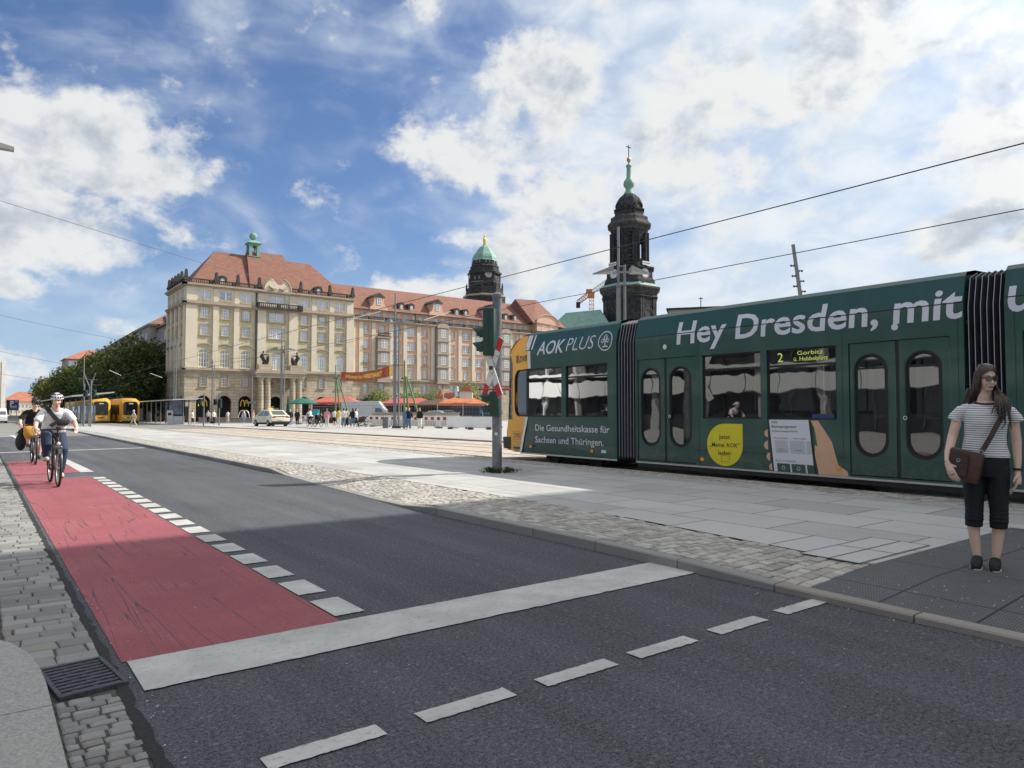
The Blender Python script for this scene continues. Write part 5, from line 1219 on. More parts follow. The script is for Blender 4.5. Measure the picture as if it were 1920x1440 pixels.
# nose
wl = [(NX, 1.27)] + [(15.95 - .28 + .28 * math.cos(t), 1.27 + .28 + .28 * math.sin(t)) for t in [-math.pi / 2 + math.pi / 2 * i / 5 for i in range(6)]] + [(15.95 - .28 + .28 * math.cos(t) - (.0 if t < .8 else .0), 2.57 - .28 + .28 * math.sin(t)) for t in [math.pi / 2 * i / 5 for i in range(6)]] + [(NX, 2.57)]
n = tmb(); n.use(T_YEL)
ou = [(15.6, ZB), (16.16, .3), (16.25, .8), (16.12, 1.15), (16.08, 1.5), (16.08, 2.75), (16.16, 2.98), (16.3, 3.05), (16.2, ZS)] + [(NX, ZS)] + wl[::-1] + [(15.4, .8)]
n.wall(ou, [], TP)
n.wall([(NX, ZS), (16.25, ZS), (16.2, 3.2), (15.95, 3.38), (15.6, ZT), (NX, ZT)], [], TP)
def nose_ring(z, dy, side_y):
    x0 = TP(side_y, min(z, ZS))[0]; w = 13.15 - x0
    return [(13.15 - w * math.cos(t), side_y + (16.62 + dy - side_y) * math.sin(t) ** .8 if 0 < t < math.pi else side_y, z) for t in [math.pi * i / 10 for i in range(11)]]
def skin(mb, rings):
    k = len(rings[0]); mb.add([p for r_ in rings for p in r_], [(i * k + j, i * k + j + 1, (i + 1) * k + j + 1, (i + 1) * k + j) for i in range(len(rings) - 1) for j in range(k - 1)])
skin(n, [nose_ring(.3, .15, 16.16), nose_ring(.8, .2, 16.25), nose_ring(1.18, .12, 16.1)])
skin(n, [nose_ring(3.02, -.12, 16.28), nose_ring(3.2, -.25, 16.2), [(p[0], p[1] - .25, 3.4) for p in nose_ring(3.2, -.25, 16.2)], [(p[0] * .95 + 13.15 * .05, 15.6, 3.54) for p in nose_ring(3.2, -.25, 16.2)], [(p[0] * .9 + 13.15 * .1, NX, 3.6) for p in nose_ring(3.2, -.25, 16.2)]])
n.add([(14.3, NX, ZB), (14.3, NX, ZS), (14.08, 16.2, ZS), (14.08, 16.2, ZB)], [(0, 1, 2, 3)]); part(n, 'nose', smooth=35)
n = tmb(); n.use(T_GLASS); skin(n, [nose_ring(1.18, .12, 16.09), nose_ring(2.0, .06, 16.09), nose_ring(3.02, -.12, 16.14)]); part(n, 'windscreen', smooth=True)
n = tmb(); n.use(T_BLACK); skin(n, [[(p[0] - .02, p[1] + .0, p[2]) for p in nose_ring(.34, .45, 16.2)], [(p[0] - .02, p[1], p[2]) for p in nose_ring(.66, .5, 16.2)], nose_ring(.68, .2, 16.2)]); part(n, 'bumper')
st = tmb(); st.use(T_WHITE)
def strip(mb, pts, w0, w1, d=-.005):
    """film band following pts = (y, z); widths to either side along y"""
    vs = []
    for y, z in pts: vs += [TP(y + w0, z, d), TP(y - w1, z, d)]
    mb.add(vs, [(2 * i, 2 * i + 1, 2 * i + 3, 2 * i + 2) for i in range(len(pts) - 1)])
strip(st, [(15.62, .285), (15.5, .6), (15.38, .9), (15.27, 1.26)], .0, .13); st.use(T_YEL); strip(st, [(15.26, 2.575), (15.26, 3.068)], .0, .12, -.003); st.use(T_WHITE); strip(st, [(15.12, 2.58), (15.14, 3.06)], .02, .10); strip(st, [(15.22, 3.09), (15.15, 3.49)], .06, .13); strip(st, [(14.98, 3.09), (14.9, 3.49)], .03, .03); part(st, 'white_stripe')
# glazing
def pane(pts, d=.05, parent=gt_, name='window', bars=(), m=T_GLASS):
    w = tmb(); w.use(m); w.poly([TP(p[0], p[1], d) for p in pts])
    w.use(T_BLACK); k = len(pts); cx = sum(p[0] for p in pts) / k; cz = sum(p[1] for p in pts) / k
    hx = max(abs(p[0] - cx) for p in pts); hz = max(abs(p[1] - cz) for p in pts)
    inn = [(cx + (p[0] - cx) * (1 - .035 / hx), cz + (p[1] - cz) * (1 - .035 / hz)) for p in pts]
    w.add([TP(p[0], p[1], d - .006) for p in pts] + [TP(p[0], p[1], d - .006) for p in inn], [(i, (i + 1) % k, k + (i + 1) % k, k + i) for i in range(k)])
    for y0, y1, z0, z1 in bars: w.quad(TP(y0, z0, d - .008), TP(y1, z0, d - .008), TP(y1, z1, d - .008), TP(y0, z1, d - .008))
    return part(w, name, parent=parent)
pane(rect(12.09, 13.59, 1.27, 2.57), bars=[(12.12, 13.56, 2.26, 2.30)])
pane(rect(13.76, NX, 1.27, 2.57), bars=[(13.79, NX, 2.26, 2.30), (15.16, NX, 1.3, 2.54)])
pane(wl)
pane(rect(7.94, 9.31, 1.26, 2.57), bars=[(7.97, 9.28, 2.24, 2.28)]); pane(rect(6.44, 7.81, 1.26, 2.57), bars=[(6.47, 7.78, 2.24, 2.28)])
pane(rect(2.2, 3.66, 1.26, 2.57)); pane(rect(.6, 2.06, 1.26, 2.57)); pane(rect(-2.6, -1.0, .31, 2.58))
for y0, y1, ovs in ((9.5, 11.12, ((9.64, 10.19), (10.49, 11.02))), (4.62, 6.22, ((4.77, 5.28), (5.6, 6.12)))):
    mid = (y0 + y1) / 2 - .0
    for (a, c), (oa, ob_) in zip(((y0 + .012, mid - .03), (mid + .03, y1 - .012)), ovs):
        d = tmb(); d.use(T_GREEN); oh = oval(oa, ob_, .66, 2.36, 12); d.wall(rect(a, c, .325, 2.565), [oh], lambda u, v, q=0: TP(u, v, .022 + q), .05); door = part(d, 'door')
        pane(oh, .05, door, 'window', [(oa, ob_, 2.12, 2.15)] if oa in (4.77, 5.6) else [])
        h = tmb(); h.use(T_BLACK); k = len(oh); co_ = [((p[0] - (oa + ob_) / 2) * 1.09 + (oa + ob_) / 2, (p[1] - 1.51) * 1.03 + 1.51) for p in oh]
        h.add([TP(*p, .016) for p in oh] + [TP(*p, .016) for p in co_], [(i, (i + 1) % k, k + (i + 1) % k, k + i) for i in range(k)]); part(h, 'window_seal', parent=door)
    r_ = tmb(); r_.use(T_BLACK); r_.quad(TP(mid - .03, .32, .03), TP(mid + .03, .32, .03), TP(mid + .03, 2.57, .03), TP(mid - .03, 2.57, .03))
    for a in (y0, y1): r_.quad(TP(a - .012, .31, .03), TP(a + .012, .31, .03), TP(a + .012, 2.58, .03), TP(a - .012, 2.58, .03))
    r_.quad(TP(y0, 2.565, .03), TP(y1, 2.565, .03), TP(y1, 2.58, .03), TP(y0, 2.58, .03)); part(r_, 'door_seal')
    k_ = tmb(); k_.use(T_ALU); k_.M = TM; c_ = circ(mid - .12, 1.3, .035, 12); k_.poly([TP(*p, -.004) for p in c_]); k_.use(T_BLACK); k_.poly([TP(*p, -.007) for p in circ(mid - .12, 1.3, .02, 10)]); part(k_, 'door_button')
# bellows between sections
for y0, y1, nr in ((11.22, 11.77, 6), (3.9, 4.4, 6)):
    bb = tmb(); bb.use(T_BELL); N_ = nr * 2; rings = []
    for i in range(N_ + 1):
        y = y0 + (y1 - y0) * i / N_; o = .0 if i % 2 else .07
        rings.append([(12.03 + o, y, .3), (12.03 + o, y, 3.0), (12.14 + o, y, 3.46 - o * .3), (12.4, y, 3.56 - o), (13.9, y, 3.56 - o), (14.16 - o, y, 3.46 - o * .3), (14.27 - o, y, 3.0), (14.27 - o, y, .3)])
    k = 8; bb.add([p for r_ in rings for p in r_], [(i * k + j, i * k + j + 1, (i + 1) * k + j + 1, (i + 1) * k + j) for i in range(N_) for j in range(k - 1)]); bell = part(bb, 'bellows')
    rb = tmb(); rb.use(T_RIB)
    for i in range(1, N_, 2):
        y = y0 + (y1 - y0) * i / N_; rb.tube([(12.02, y, .35), (12.02, y, 3.0), (12.13, y, 3.46), (12.4, y, 3.565)], .005, 5)
    part(rb, 'ribs', parent=bell)
# inside and under
it = tmb(); it.use(T_INT); it.box(12.07, 14.23, -8.9, 15.9, .36, .42); it.box(12.1, 14.2, -8.9, 15.6, 2.75, 2.8); part(it, 'interior')
for y in (14.6, 13.4, 12.5, 8.9, 8.1, 7.3, 6.7, 3.3, 2.4, 1.3):
    for x in (12.55, 13.75): s_ = tmb(); s_.use(T_SEAT); s_.rbox(x - .4, x + .4, y - .22, y + .22, .42, .85, .04); s_.rbox(x - .4, x + .4, y + .14, y + .24, .85, 1.42, .04); part(s_, 'seat')
it = tmb(); it.use(mat('grab_pole', (.6, .45, .05), .4))
for y in (10.3, 5.4, 9.4, 6.35, 12.0): it.tube([(12.9, y, .42), (12.9, y, 2.75)], .018, 6)
part(it, 'grab_poles')
un = tmb(); un.use(T_GREY)
for y in (13.6, 7.6, 0.8): un.rbox(12.35, 13.95, y - 1.2, y + 1.2, .1, .28, .03)
for y in (14.4, 12.8, 8.5, 6.7, 1.6, 0):
    for x in (12.35, 13.85): un.M = TM @ Matrix.Translation((x, y, .33)) @ Matrix.Rotation(R(90), 4, 'Y'); un.lathe([(.3, -.06), (.3, .06)], (0, 0, 0), 16); un.M = TM
un.quad((12.02, -9, .285), (14.28, -9, .285), (14.28, 16, .285), (12.02, 16, .285)); part(un, 'underframe')
si = tmb(); si.use(T_ALU)  # pale strip added for the bright line of light under the tram
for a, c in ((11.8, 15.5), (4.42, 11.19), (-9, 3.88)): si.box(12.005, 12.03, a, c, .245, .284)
si.use(T_BLACK)
for a, c in ((4.45, 11.15), (-9, 3.85)): si.box(12.03, 12.06, a, c, .16, .25)
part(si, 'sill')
# lettering and film
def tpl(d=-.005): return lambda u, v, q=0: TP(-u, v, d + q)
def text(body, y, z, width, height, bold=0.0, m=T_TEXT, shear=0.0, name='lettering', d=-.005, align='LEFT'):
    t_ = tmb(); t_.use(m); write(t_, body, tpl(d), -y, z, width, 1.0, bold, shear, align, height=height, cut=(ZS,) if z > 2.8 and m is T_TEXT else None); return part(t_, name, recalc=False)
text('Hey Dresden,', 9.98, 2.855, 4.28, .475, .018, shear=.06); text('mit', 5.46, 2.85, 1.03, .46, .018, shear=.06); text('u', 3.83, 2.87, .32, .37, .018, shear=.06)
text('AOK', 14.76, 2.93, 1.12, .35, .012, shear=.28); text('PLUS', 13.58, 2.95, 1.06, .33, -.010, shear=.28)
text('Die Gesundheitskasse für', 14.82, .895, 2.8, .165, .008); text('Sachsen und Thüringen.', 14.82, .58, 2.6, .165, .008)
M_INK = mat('black_film', (.012, .012, .014), .4)
text('DVB', 15.62, 2.78, .44, .17, .02, M_INK, .2)
t_ = tmb(); t_.use(M_INK)
for i in range(4):
    y = 15.83 - i * .045; zz = [2.76 + .028 * j for j in range(9)]; strip(t_, [(y + (.012 if j % 2 else -.012), z) for j, z in enumerate(zz)], .0, .022)
strip(t_, [(15.6, 2.725), (15.6, 2.73)], .0, .4); part(t_, 'emblem', recalc=False)
text('2705', 15.98, .665, .4, .13, .0, M_INK); t_ = tmb(); t_.use(M_INK)
for a, c, z0, z1 in ((15.54, 16.04, .62, .628), (15.54, 16.04, .83, .838), (15.54, 15.548, .62, .838), (16.032, 16.04, .62, .838)): t_.quad(TP(a, z0, -.005), TP(c, z0, -.005), TP(c, z1, -.005), TP(a, z1, -.005))
strip(t_, [(16.0, .545), (16.0, .551)], .1, .55); part(t_, 'number_frame', recalc=False)
e = tmb(); e.use(T_TEXT); C = (12.16, 3.105)                     # round emblem: ring and a sprig of leaves
o_ = circ(*C, .24, 28); i_ = circ(*C, .215, 28); e.add([TP(*p, -.006) for p in o_] + [TP(*p, -.006) for p in i_], [(i, (i + 1) % 28, 28 + (i + 1) % 28, 28 + i) for i in range(28)])
def leaf(cy, cz, ang, L, w):
    d = Vector((math.cos(ang), math.sin(ang))); q = Vector((-d.y, d.x)); a = Vector((cy, cz))
    for s in (1, -1):
        pts = [a + d * (L * t_) + q * (s * w * math.sin(math.pi * t_)) for t_ in [i / 6 for i in range(7)]]; inn = [a + d * (L * t_) + q * (s * w * .45 * math.sin(math.pi * t_)) for t_ in [i / 6 for i in range(7)]]
        e.add([TP(*p, -.006) for p in pts] + [TP(*p, -.006) for p in inn], [(i, i + 1, 8 + i, 7 + i) for i in range(6)])
leaf(C[0], C[1] - .0, R(90), .17, .06); leaf(C[0] + .02, C[1] - .02, R(20), .13, .05); leaf(C[0] - .02, C[1] - .02, R(160), .13, .05); leaf(C[0], C[1] - .03, R(52), .1, .03); leaf(C[0], C[1] - .03, R(128), .1, .03)
e.quad(TP(C[0] - .012, C[1] - .13, -.006), TP(C[0] + .012, C[1] - .13, -.006), TP(C[0] + .012, C[1] - .01, -.006), TP(C[0] - .012, C[1] - .01, -.006))
e.quad(TP(C[0] - .09, C[1] - .15, -.006), TP(C[0] + .09, C[1] - .15, -.006), TP(C[0] + .09, C[1] - .125, -.006), TP(C[0] - .09, C[1] - .125, -.006)); part(e, 'emblem', recalc=False)
s_ = tmb(); s_.use(mat('yellow_film', (.72, .62, .02), .4, .03)); C = (8.78, .735); rr_ = .425
s_.poly([TP(C[0] + rr_ * math.cos(t), C[1] + rr_ * math.sin(t), -.005) for t in [R(90) + R(270) * i / 24 for i in range(25)]] + [TP(C[0] - 0 + (-rr_ if False else 0), C[1], -.005)][:0] + [TP(C[0] + rr_, C[1] + 0, -.005)][:0]) if False else None
s_.poly([TP(C[0] + rr_ * math.cos(t), C[1] + rr_ * math.sin(t), -.005) for t in [R(90) - R(270) * i / 26 for i in range(27)]] + [TP(C[0] - rr_, C[1] + rr_, -.005)])
part(s_, 'yellow_drop_sticker', recalc=False)
text('Jetzt', C[0], .855, .27, .085, .004, M_INK, d=-.009, align='CENTER'); text('„Meine AOK“', C[0], .69, .72, .085, .004, M_INK, d=-.009, align='CENTER'); text('laden', C[0], .535, .3, .085, .004, M_INK, d=-.009, align='CENTER')
t_ = tmb(); t_.use(M_INK)
for a, c, z0, z1 in ((8.66, 8.86, .395, .4), (8.66, 8.86, .515, .52), (8.66, 8.665, .395, .52), (8.855, 8.86, .395, .52)): t_.quad(TP(a, z0, -.009), TP(c, z0, -.009), TP(c, z1, -.009), TP(a, z1, -.009))
part(t_, 'flap_outline', recalc=False)
# picture of a hand holding a phone
def pq(u, v): # u 0..1 left to right, v 0..1 top to bottom, on the leaning phone
    return (7.77 - u * .80 - v * .10, 1.25 - v * .965)
def pquad(mb, u0, u1, v0, v1, d): mb.poly([TP(*pq(u0, v0), d), TP(*pq(u1, v0), d), TP(*pq(u1, v1), d), TP(*pq(u0, v1), d)])
for y, z, r_ in ((7.80, .99, .075), (7.80, .765, .085), (7.76, .555, .075), (7.71, .36, .07)): ph_ = tmb(); ph_.use(T_SKIN); ph_.poly([TP(y + r_ * math.cos(t), z + r_ * math.sin(t), -.004) for t in [R(-90) + R(180) * i / 10 for i in range(11)]]); part(ph_, 'printed_finger', recalc=False)
ph_ = tmb(); ph_.use(T_SKIN)
ph_.poly([TP(*p, -.004) for p in ((6.93, 1.24), (6.79, 1.24), (6.66, 1.05), (6.54, .87), (6.49, .68), (6.43, .47), (6.27, .37), (6.25, .285), (6.79, .285), (6.86, .62), (6.86, .8), (6.81, .78), (6.86, 1.1))])
part(ph_, 'printed_hand', recalc=False)
ph_ = tmb(); ph_.use(M_INK); pquad(ph_, -.05, 1.05, 0, 1.0, -.006); ph_.use(mat('phone_white', (.66, .68, .72), .4, .02)); pquad(ph_, .0, 1.0, .0, 1.0, -.009)
ph_.use(mat('phone_grey', (.48, .51, .54), .4, .02)); pquad(ph_, .09, .42, .40, .64, -.012); pquad(ph_, .48, .84, .40, .64, -.012); pquad(ph_, .88, 1.0, .40, .64, -.012)
ph_.use(T_GREEN); pquad(ph_, .09, .42, .84, 1.0, -.012); pquad(ph_, .46, .80, .84, 1.0, -.012); pquad(ph_, .84, 1.0, .84, 1.0, -.012); part(ph_, 'printed_phone', recalc=False)
def ptext(body, u, v, w, h, m=M_INK, b=0.0):
    t_ = tmb(); t_.use(m); y, z = pq(u, v); write(t_, body, lambda a, c, q=0: TP(-a - (z - c) * .10, c, -.014), -y, z, w, 1, b, height=h); return part(t_, 'lettering', recalc=False)
ptext('AOK', .06, .07, .13, .045); ptext('Bonusprogramm', .06, .155, .5, .05); ptext('Ihr Bonus beträgt 9.700 Pkt', .06, .235, .52, .028, b=.005); ptext('Aktivitäten (4)', .08, .365, .27, .022); ptext('Alle anzeigen', .6, .365, .24, .022)
ptext('Sport &', .18, .565, .1, .018); ptext('Bewegung', .15, .605, .16, .018); ptext('Vorsorge', .58, .585, .14, .018); ptext('Bonus verwenden (2)', .08, .80, .4, .024)
ic = tmb(); ic.use(T_TEXT)
for u in (.25, .63): 
    c = pq(u, .92); o_ = circ(*c, .035, 14); i_ = circ(*c, .027, 14); ic.add([TP(*p, -.014) for p in o_] + [TP(*p, -.014) for p in i_], [(i, (i + 1) % 14, 14 + (i + 1) % 14, 14 + i) for i in range(14)])
part(ic, 'icons', recalc=False)
for y, z in ((15.02, .46), (12.62, .44), (9.33, .42), (6.42, .41)):
    o_ = tmb(); o_.use(T_ORANGE); o_.poly([TP(*p, -.012) for p in circ(y, z, .055, 14, .04)]); part(o_, 'reflector', recalc=False)
for y, z in ((10.3, 2.82), (5.43, 2.79)):
    o_ = tmb(); o_.use(T_TEXT); o_.poly([TP(*p, -.014) for p in circ(y, z, .055, 16)]); part(o_, 'door_lamp', recalc=False)
o_ = tmb(); o_.use(T_TEXT); o_.poly([TP(*p, -.006) for p in rect(12.14, 12.3, .41, .48)]); part(o_, 'small_sticker', recalc=False)
o_ = tmb(); o_.use(T_BLUE); o_.poly([TP(*p, .03) for p in rect(6.5, 6.92, 1.28, 1.36)]); part(o_, 'blue_sticker', recalc=False)
LED = emis('led_amber', (.55, .62, .12), .34)
o_ = tmb(); o_.use(M_BLK); o_.poly([TP(*p, .075) for p in rect(6.5, 7.72, 2.3, 2.55)]); part(o_, 'display', recalc=False)
text('2', 7.6, 2.335, .11, .17, 0, LED, d=.04, name='display_text'); text('Gorbitz', 7.2, 2.445, .5, .075, 0, LED, d=.04, name='display_text'); text('ü. Hebbelplatz', 7.27, 2.335, .66, .075, 0, LED, d=.04, name='display_text')
# ------------------------------------------------------------------ yellow trams at the stop, facing us
def yellow_tram(label, x, y0, L, dx=0, rounded=True):
    t = thing('yellow_tram', label, 'tram', (x, y0, gz(y0) + .03), 0, 'yellow trams at the stop')
    w = 1.18; H_ = 3.42
    def sec(y, k, top, rise=0): return [(-w * k, y, .3 + rise), (-w * k, y, 2.9), (-w * k + .12, y, top - .25), (-w * k + .42, y, top), (w * k - .42, y, top), (w * k - .12, y, top - .25), (w * k, y, 2.9), (w * k, y, .3 + rise)]
    b = MB(); b.use(mat('far_tram_yellow', (.66, .34, .03), .55, .08, .5))
    secs = [sec(0, .80, 3.05 if rounded else 2.95), sec(.18, .92, 3.25), sec(.6, 1, H_ if rounded else 3.3), sec(1.2, 1, H_), sec(L, 1, H_)]
    k = 8; b.add([p for s in secs for p in s], [(i * k + j, i * k + j + 1, (i + 1) * k + j + 1, (i + 1) * k + j) for i in range(len(secs) - 1) for j in range(k - 1)] + [(0, 1, 2, 3, 4, 5, 6, 7)])
    b.obj('body', None, t, 40)
    g_ = MB(); g_.use(glass('tram_front_glass', (.01, .011, .014), .12, 0, .03))
    out = [(-.84, 1.2), (.84, 1.2), (.86, 2.6), (.74, 2.92), (.5, 2.98), (-.5, 2.98), (-.74, 2.92), (-.86, 2.6)]
    g_.poly([(u, -.03, v) for u, v in out]); g_.obj('windscreen', None, t)
    f = MB(); f.use(mat('tram_display', (.5, .5, .45), .5)); f.box(-.2, .3, -.05, -.031, 2.62, 2.78); f.obj('display', None, t)
    for s in (-1, 1):
        h = MB(); h.use(mat('headlamp', (.8, .8, .76), .15)); h.lathe([(.001, 0), (.11, .0), (.11, .03)], (0, 0, 0), 10); o = h.obj('headlight', None, t); o.location = (s * .62, -.05, .86); o.rotation_euler = (R(90), 0, 0)
    f = MB(); f.use(T_BLACK); f.rbox(-.98, .98, -.12, .3, .12, .42, .04); f.box(-.35, .35, -.012, -.004, .8, .9); f.box(-1.1, 1.1, .5, L, .08, .3); f.obj('bumper', None, t)
    s_ = MB(); s_.use(T_GLASS); q = MB(); q.use(T_BLACK); y = 1.0; i = 0
    while y < L - 2:
        for sx in (-1, 1):
            xx = sx * (w + .012); z0 = .5 if i % 3 == 1 else 1.25
            o = MB(); o.use(mat('dark_pane', (.02, .022, .025), .4)); o.quad((xx, y, z0), (xx, y + 1.45, z0), (xx, y + 1.45, 2.6), (xx, y, 2.6)); o.obj('door_pane' if i % 3 == 1 else 'window', None, t) if y < 24 else None
        y += 1.6; i += 1
    r_ = MB(); r_.use(T_GREY); r_.rbox(-.7, .7, 3, L - 2, 3.4, 3.62, .04); r_.obj('roof_gear', None, t)
    pg = MB(); pg.use(M_IRON); yy = 5 if rounded else 9
    pg.tube([(-.3, yy, 3.6), (-.3, yy + 1.6, 4.3), (0, yy + .3, 5.3)], .04, 5); pg.tube([(.3, yy, 3.6), (.3, yy + 1.6, 4.3), (0, yy + .3, 5.3)], .04, 5); pg.tube([(-.7, yy + .3, 5.32), (.7, yy + .3, 5.32)], .04, 5); pg.obj('pantograph', None, t)
    return t
yellow_tram('yellow tram with large rounded black windscreen, left of the two at the stop', 13.0, 107.0, 34)
yellow_tram('yellow tram with flat sloping front, right of the two beside the shelter', 16.35, 106.2, 34, rounded=False)
# ------------------------------------------------------------------ people
def loft(mb, rings, n=16, caps=True):
    """rings of (cx, cy, z, rx, ry) stacked into one skin"""
    vs = [(c[0] + c[3] * math.cos(2 * math.pi * j / n), c[1] + c[4] * math.sin(2 * math.pi * j / n), c[2]) for c in rings for j in range(n)]
    fs = [(i * n + j, i * n + (j + 1) % n, (i + 1) * n + (j + 1) % n, (i + 1) * n + j) for i in range(len(rings) - 1) for j in range(n)]
    if caps: fs += [tuple(range(n - 1, -1, -1)), tuple((len(rings) - 1) * n + j for j in range(n))]
    return mb.add(vs, fs)
M_SKIN = mat('skin', (.68, .46, .37), .5, .06, 12, .08, bscale=120)
M_SKIN2 = mat('skin_tanned', (.55, .33, .23), .5, .06, 12)
M_LIP = mat('lips', (.42, .19, .17), .4)
M_HAIR = mat('brown_hair', (.045, .028, .020), .38, .45, 60)
M_JET = mat('black_lens', (.008, .008, .010), .12, coat=.6)
def head_shapes(mb, M, s=1.0, chin=1.0):
    """skull, jaw, cheeks, nose, lips, ears; faces local -y, centred between the eyes"""
    T = lambda x, y, z: M @ Vector((x * s, y * s, z * s)); R3 = M.to_3x3()
    def ball(c, r): mb.ball(T(*c), tuple(q * s for q in r), 16, 12, R3)
    ball((0, .018, .035), (.073, .092, .085)); ball((0, -.012, -.028), (.060, .070, .072)); ball((0, -.034, -.082 * chin), (.036, .036, .026))
    ball((-.034, -.050, -.030), (.026, .026, .028)); ball((.034, -.050, -.030), (.026, .026, .028)); ball((0, -.05, .028), (.05, .026, .02))
    mb.tube([T(0, -.070, .012), T(0, -.084, -.012), T(0, -.096, -.030), T(0, -.082, -.038)], [.008 * s, .010 * s, .0135 * s, .010 * s], 8)
    ball((-.012, -.080, -.033), (.008, .010, .007)); ball((.012, -.080, -.033), (.008, .010, .007)); ball((0, -.068, -.058), (.024, .018, .014))
    for q in (-1, 1): ball((q * .072, .014, -.012), (.010, .020, .030))
    mb.tube([T(0, .02, -.06), T(0, .03, -.14), T(0, .036, -.2)], [.048 * s, .049 * s, .058 * s], 12)
def face_bits(M, s, parent, glasses=True):
    T = lambda x, y, z: M @ Vector((x * s, y * s, z * s)); R3 = M.to_3x3()
    l = MB(); l.use(M_LIP); l.tube([T(-.023, -.079, -.062), T(-.010, -.0865, -.0585), T(0, -.087, -.0595), T(.010, -.0865, -.0585), T(.023, -.079, -.062)], [.002, .0042, .004, .0042, .002], 6); l.tube([T(-.018, -.081, -.066), T(0, -.087, -.0675), T(.018, -.081, -.066)], [.002, .0048, .002], 6); l.obj('lips', None, parent, True)
    for q in (-1, 1): b = MB(); b.use(M_HAIR); b.tube([T(q * .014, -.077, .024), T(q * .032, -.074, .031), T(q * .052, -.060, .024)], [.002, .0034, .0015], 5); b.obj('eyebrow', None, parent, True)
    if glasses:
        g = MB(); g.use(M_JET)
        for q in (-1, 1):
            g.M = M @ Matrix.Translation((q * .031 * s, -.083 * s, .004 * s)) @ Matrix.Rotation(q * R(13), 4, 'Z') @ Matrix.Rotation(R(-5), 4, 'X')
            pts = [(.030 * s * (abs(math.cos(t)) ** .75) * (1 if math.cos(t) > 0 else -1), .0215 * s * (math.sin(t) if math.sin(t) < 0 else math.sin(t) ** .6 * .85)) for t in [2 * math.pi * i / 20 for i in range(20)]]
            g.prism(pts, -.003, .003, 'y'); g.M = None
            g.tube([T(q * .058, -.074, .012), T(q * .074, -.03, .012), T(q * .079, .02, .004)], [.0035 * s, .0028 * s, .0025 * s], 6)
        g.tube([T(-.010, -.088, .010), T(0, -.090, .013), T(.010, -.088, .010)], .0025 * s, 6); g.obj('sunglasses', None, parent, 40)
    else:
        e = MB(); e.use(mat('eye_dark', (.03, .02, .015), .2))
        for q in (-1, 1): e.ball(T(q * .031, -.074, .003), (.010 * s, .006 * s, .005 * s), 8, 6, R3)
        e.obj('eyes', None, parent, True)
def fingers(mb, wrist, d, side, palm_n, curl=.5, s=1.0):
    """palm with four unequal fingers and a thumb; d points along the hand, side towards the thumb"""
    w = Vector(wrist); d = Vector(d).normalized(); t = Vector(side).normalized(); n = Vector(palm_n).normalized()
    mb.tube([w - d * .02, w + d * .025, w + d * .06, w + d * .088], [.024 * s, .030 * s, .034 * s, .028 * s], 10)
    for k, (off, L) in enumerate(((.026, .072), (.009, .082), (-.009, .076), (-.026, .058))):
        p = w + (d * .078 + t * off) * s; a = curl * (.8 + .12 * k); p1 = p + (d * math.cos(a * .5) + n * math.sin(a * .5)) * L * .45 * s; p2 = p1 + (d * math.cos(a) + n * math.sin(a)) * L * .32 * s; p3 = p2 + (d * math.cos(a * 1.5) + n * math.sin(a * 1.5)) * L * .25 * s
        mb.tube([p - d * .02 * s, p, p1, p2, p3], [.011 * s, .0102 * s, .0092 * s, .0084 * s, .0065 * s], 8)
    p = w + (d * .02 + t * .026) * s; p1 = p + (d * .6 + t * .75 + n * .2).normalized() * .036 * s; p2 = p1 + (d * .9 + t * .3 + n * .35).normalized() * .032 * s
    mb.tube([w + d * .01, p, p1, p2], [.014 * s, .0135 * s, .011 * s, .008 * s], 8)
def stripes_mat():
    def bld(nt, b, tc):
        sep = nt.nodes.new('ShaderNodeSeparateXYZ'); nt.links.new(tc, sep.inputs[0]); z = NV(nt, sep.outputs[2])
        n_ = noise(nt, tc, 5, 3, .5); w = ((z + n_ * .012) * (2 * math.pi / .0185)).m('SINE')
        c = mixc(nt, w.step(.42, .78), (.76, .76, .78), (.07, .072, .09)); nt.links.new(c, b.inputs['Base Color']); b.inputs['Roughness'].default_value = .9
        setbump(nt, b, noise(nt, tc, 9, 3, .5), .35, .03)
    return ground_mat('striped_jersey', bld)
def ribbon(mb, pts, side, w, th):
    """flat strap along pts, side vector per point gives its width direction"""
    k = len(pts); vs = []
    for i, p in enumerate(pts):
        p = Vector(p); s_ = Vector(side[i] if isinstance(side[0], (tuple, Vector)) else side).normalized(); d = (Vector(pts[min(i + 1, k - 1)]) - Vector(pts[max(i - 1, 0)])).normalized(); n = d.cross(s_).normalized()
        vs += [p - s_ * w / 2 - n * th / 2, p + s_ * w / 2 - n * th / 2, p + s_ * w / 2 + n * th / 2, p - s_ * w / 2 + n * th / 2]
    mb.add(vs, [(4 * i + j, 4 * i + (j + 1) % 4, 4 * i + 4 + (j + 1) % 4, 4 * i + 4 + j) for i in range(k - 1) for j in range(4)] + [(3, 2, 1, 0), (4 * k - 4, 4 * k - 3, 4 * k - 2, 4 * k - 1)]); return mb
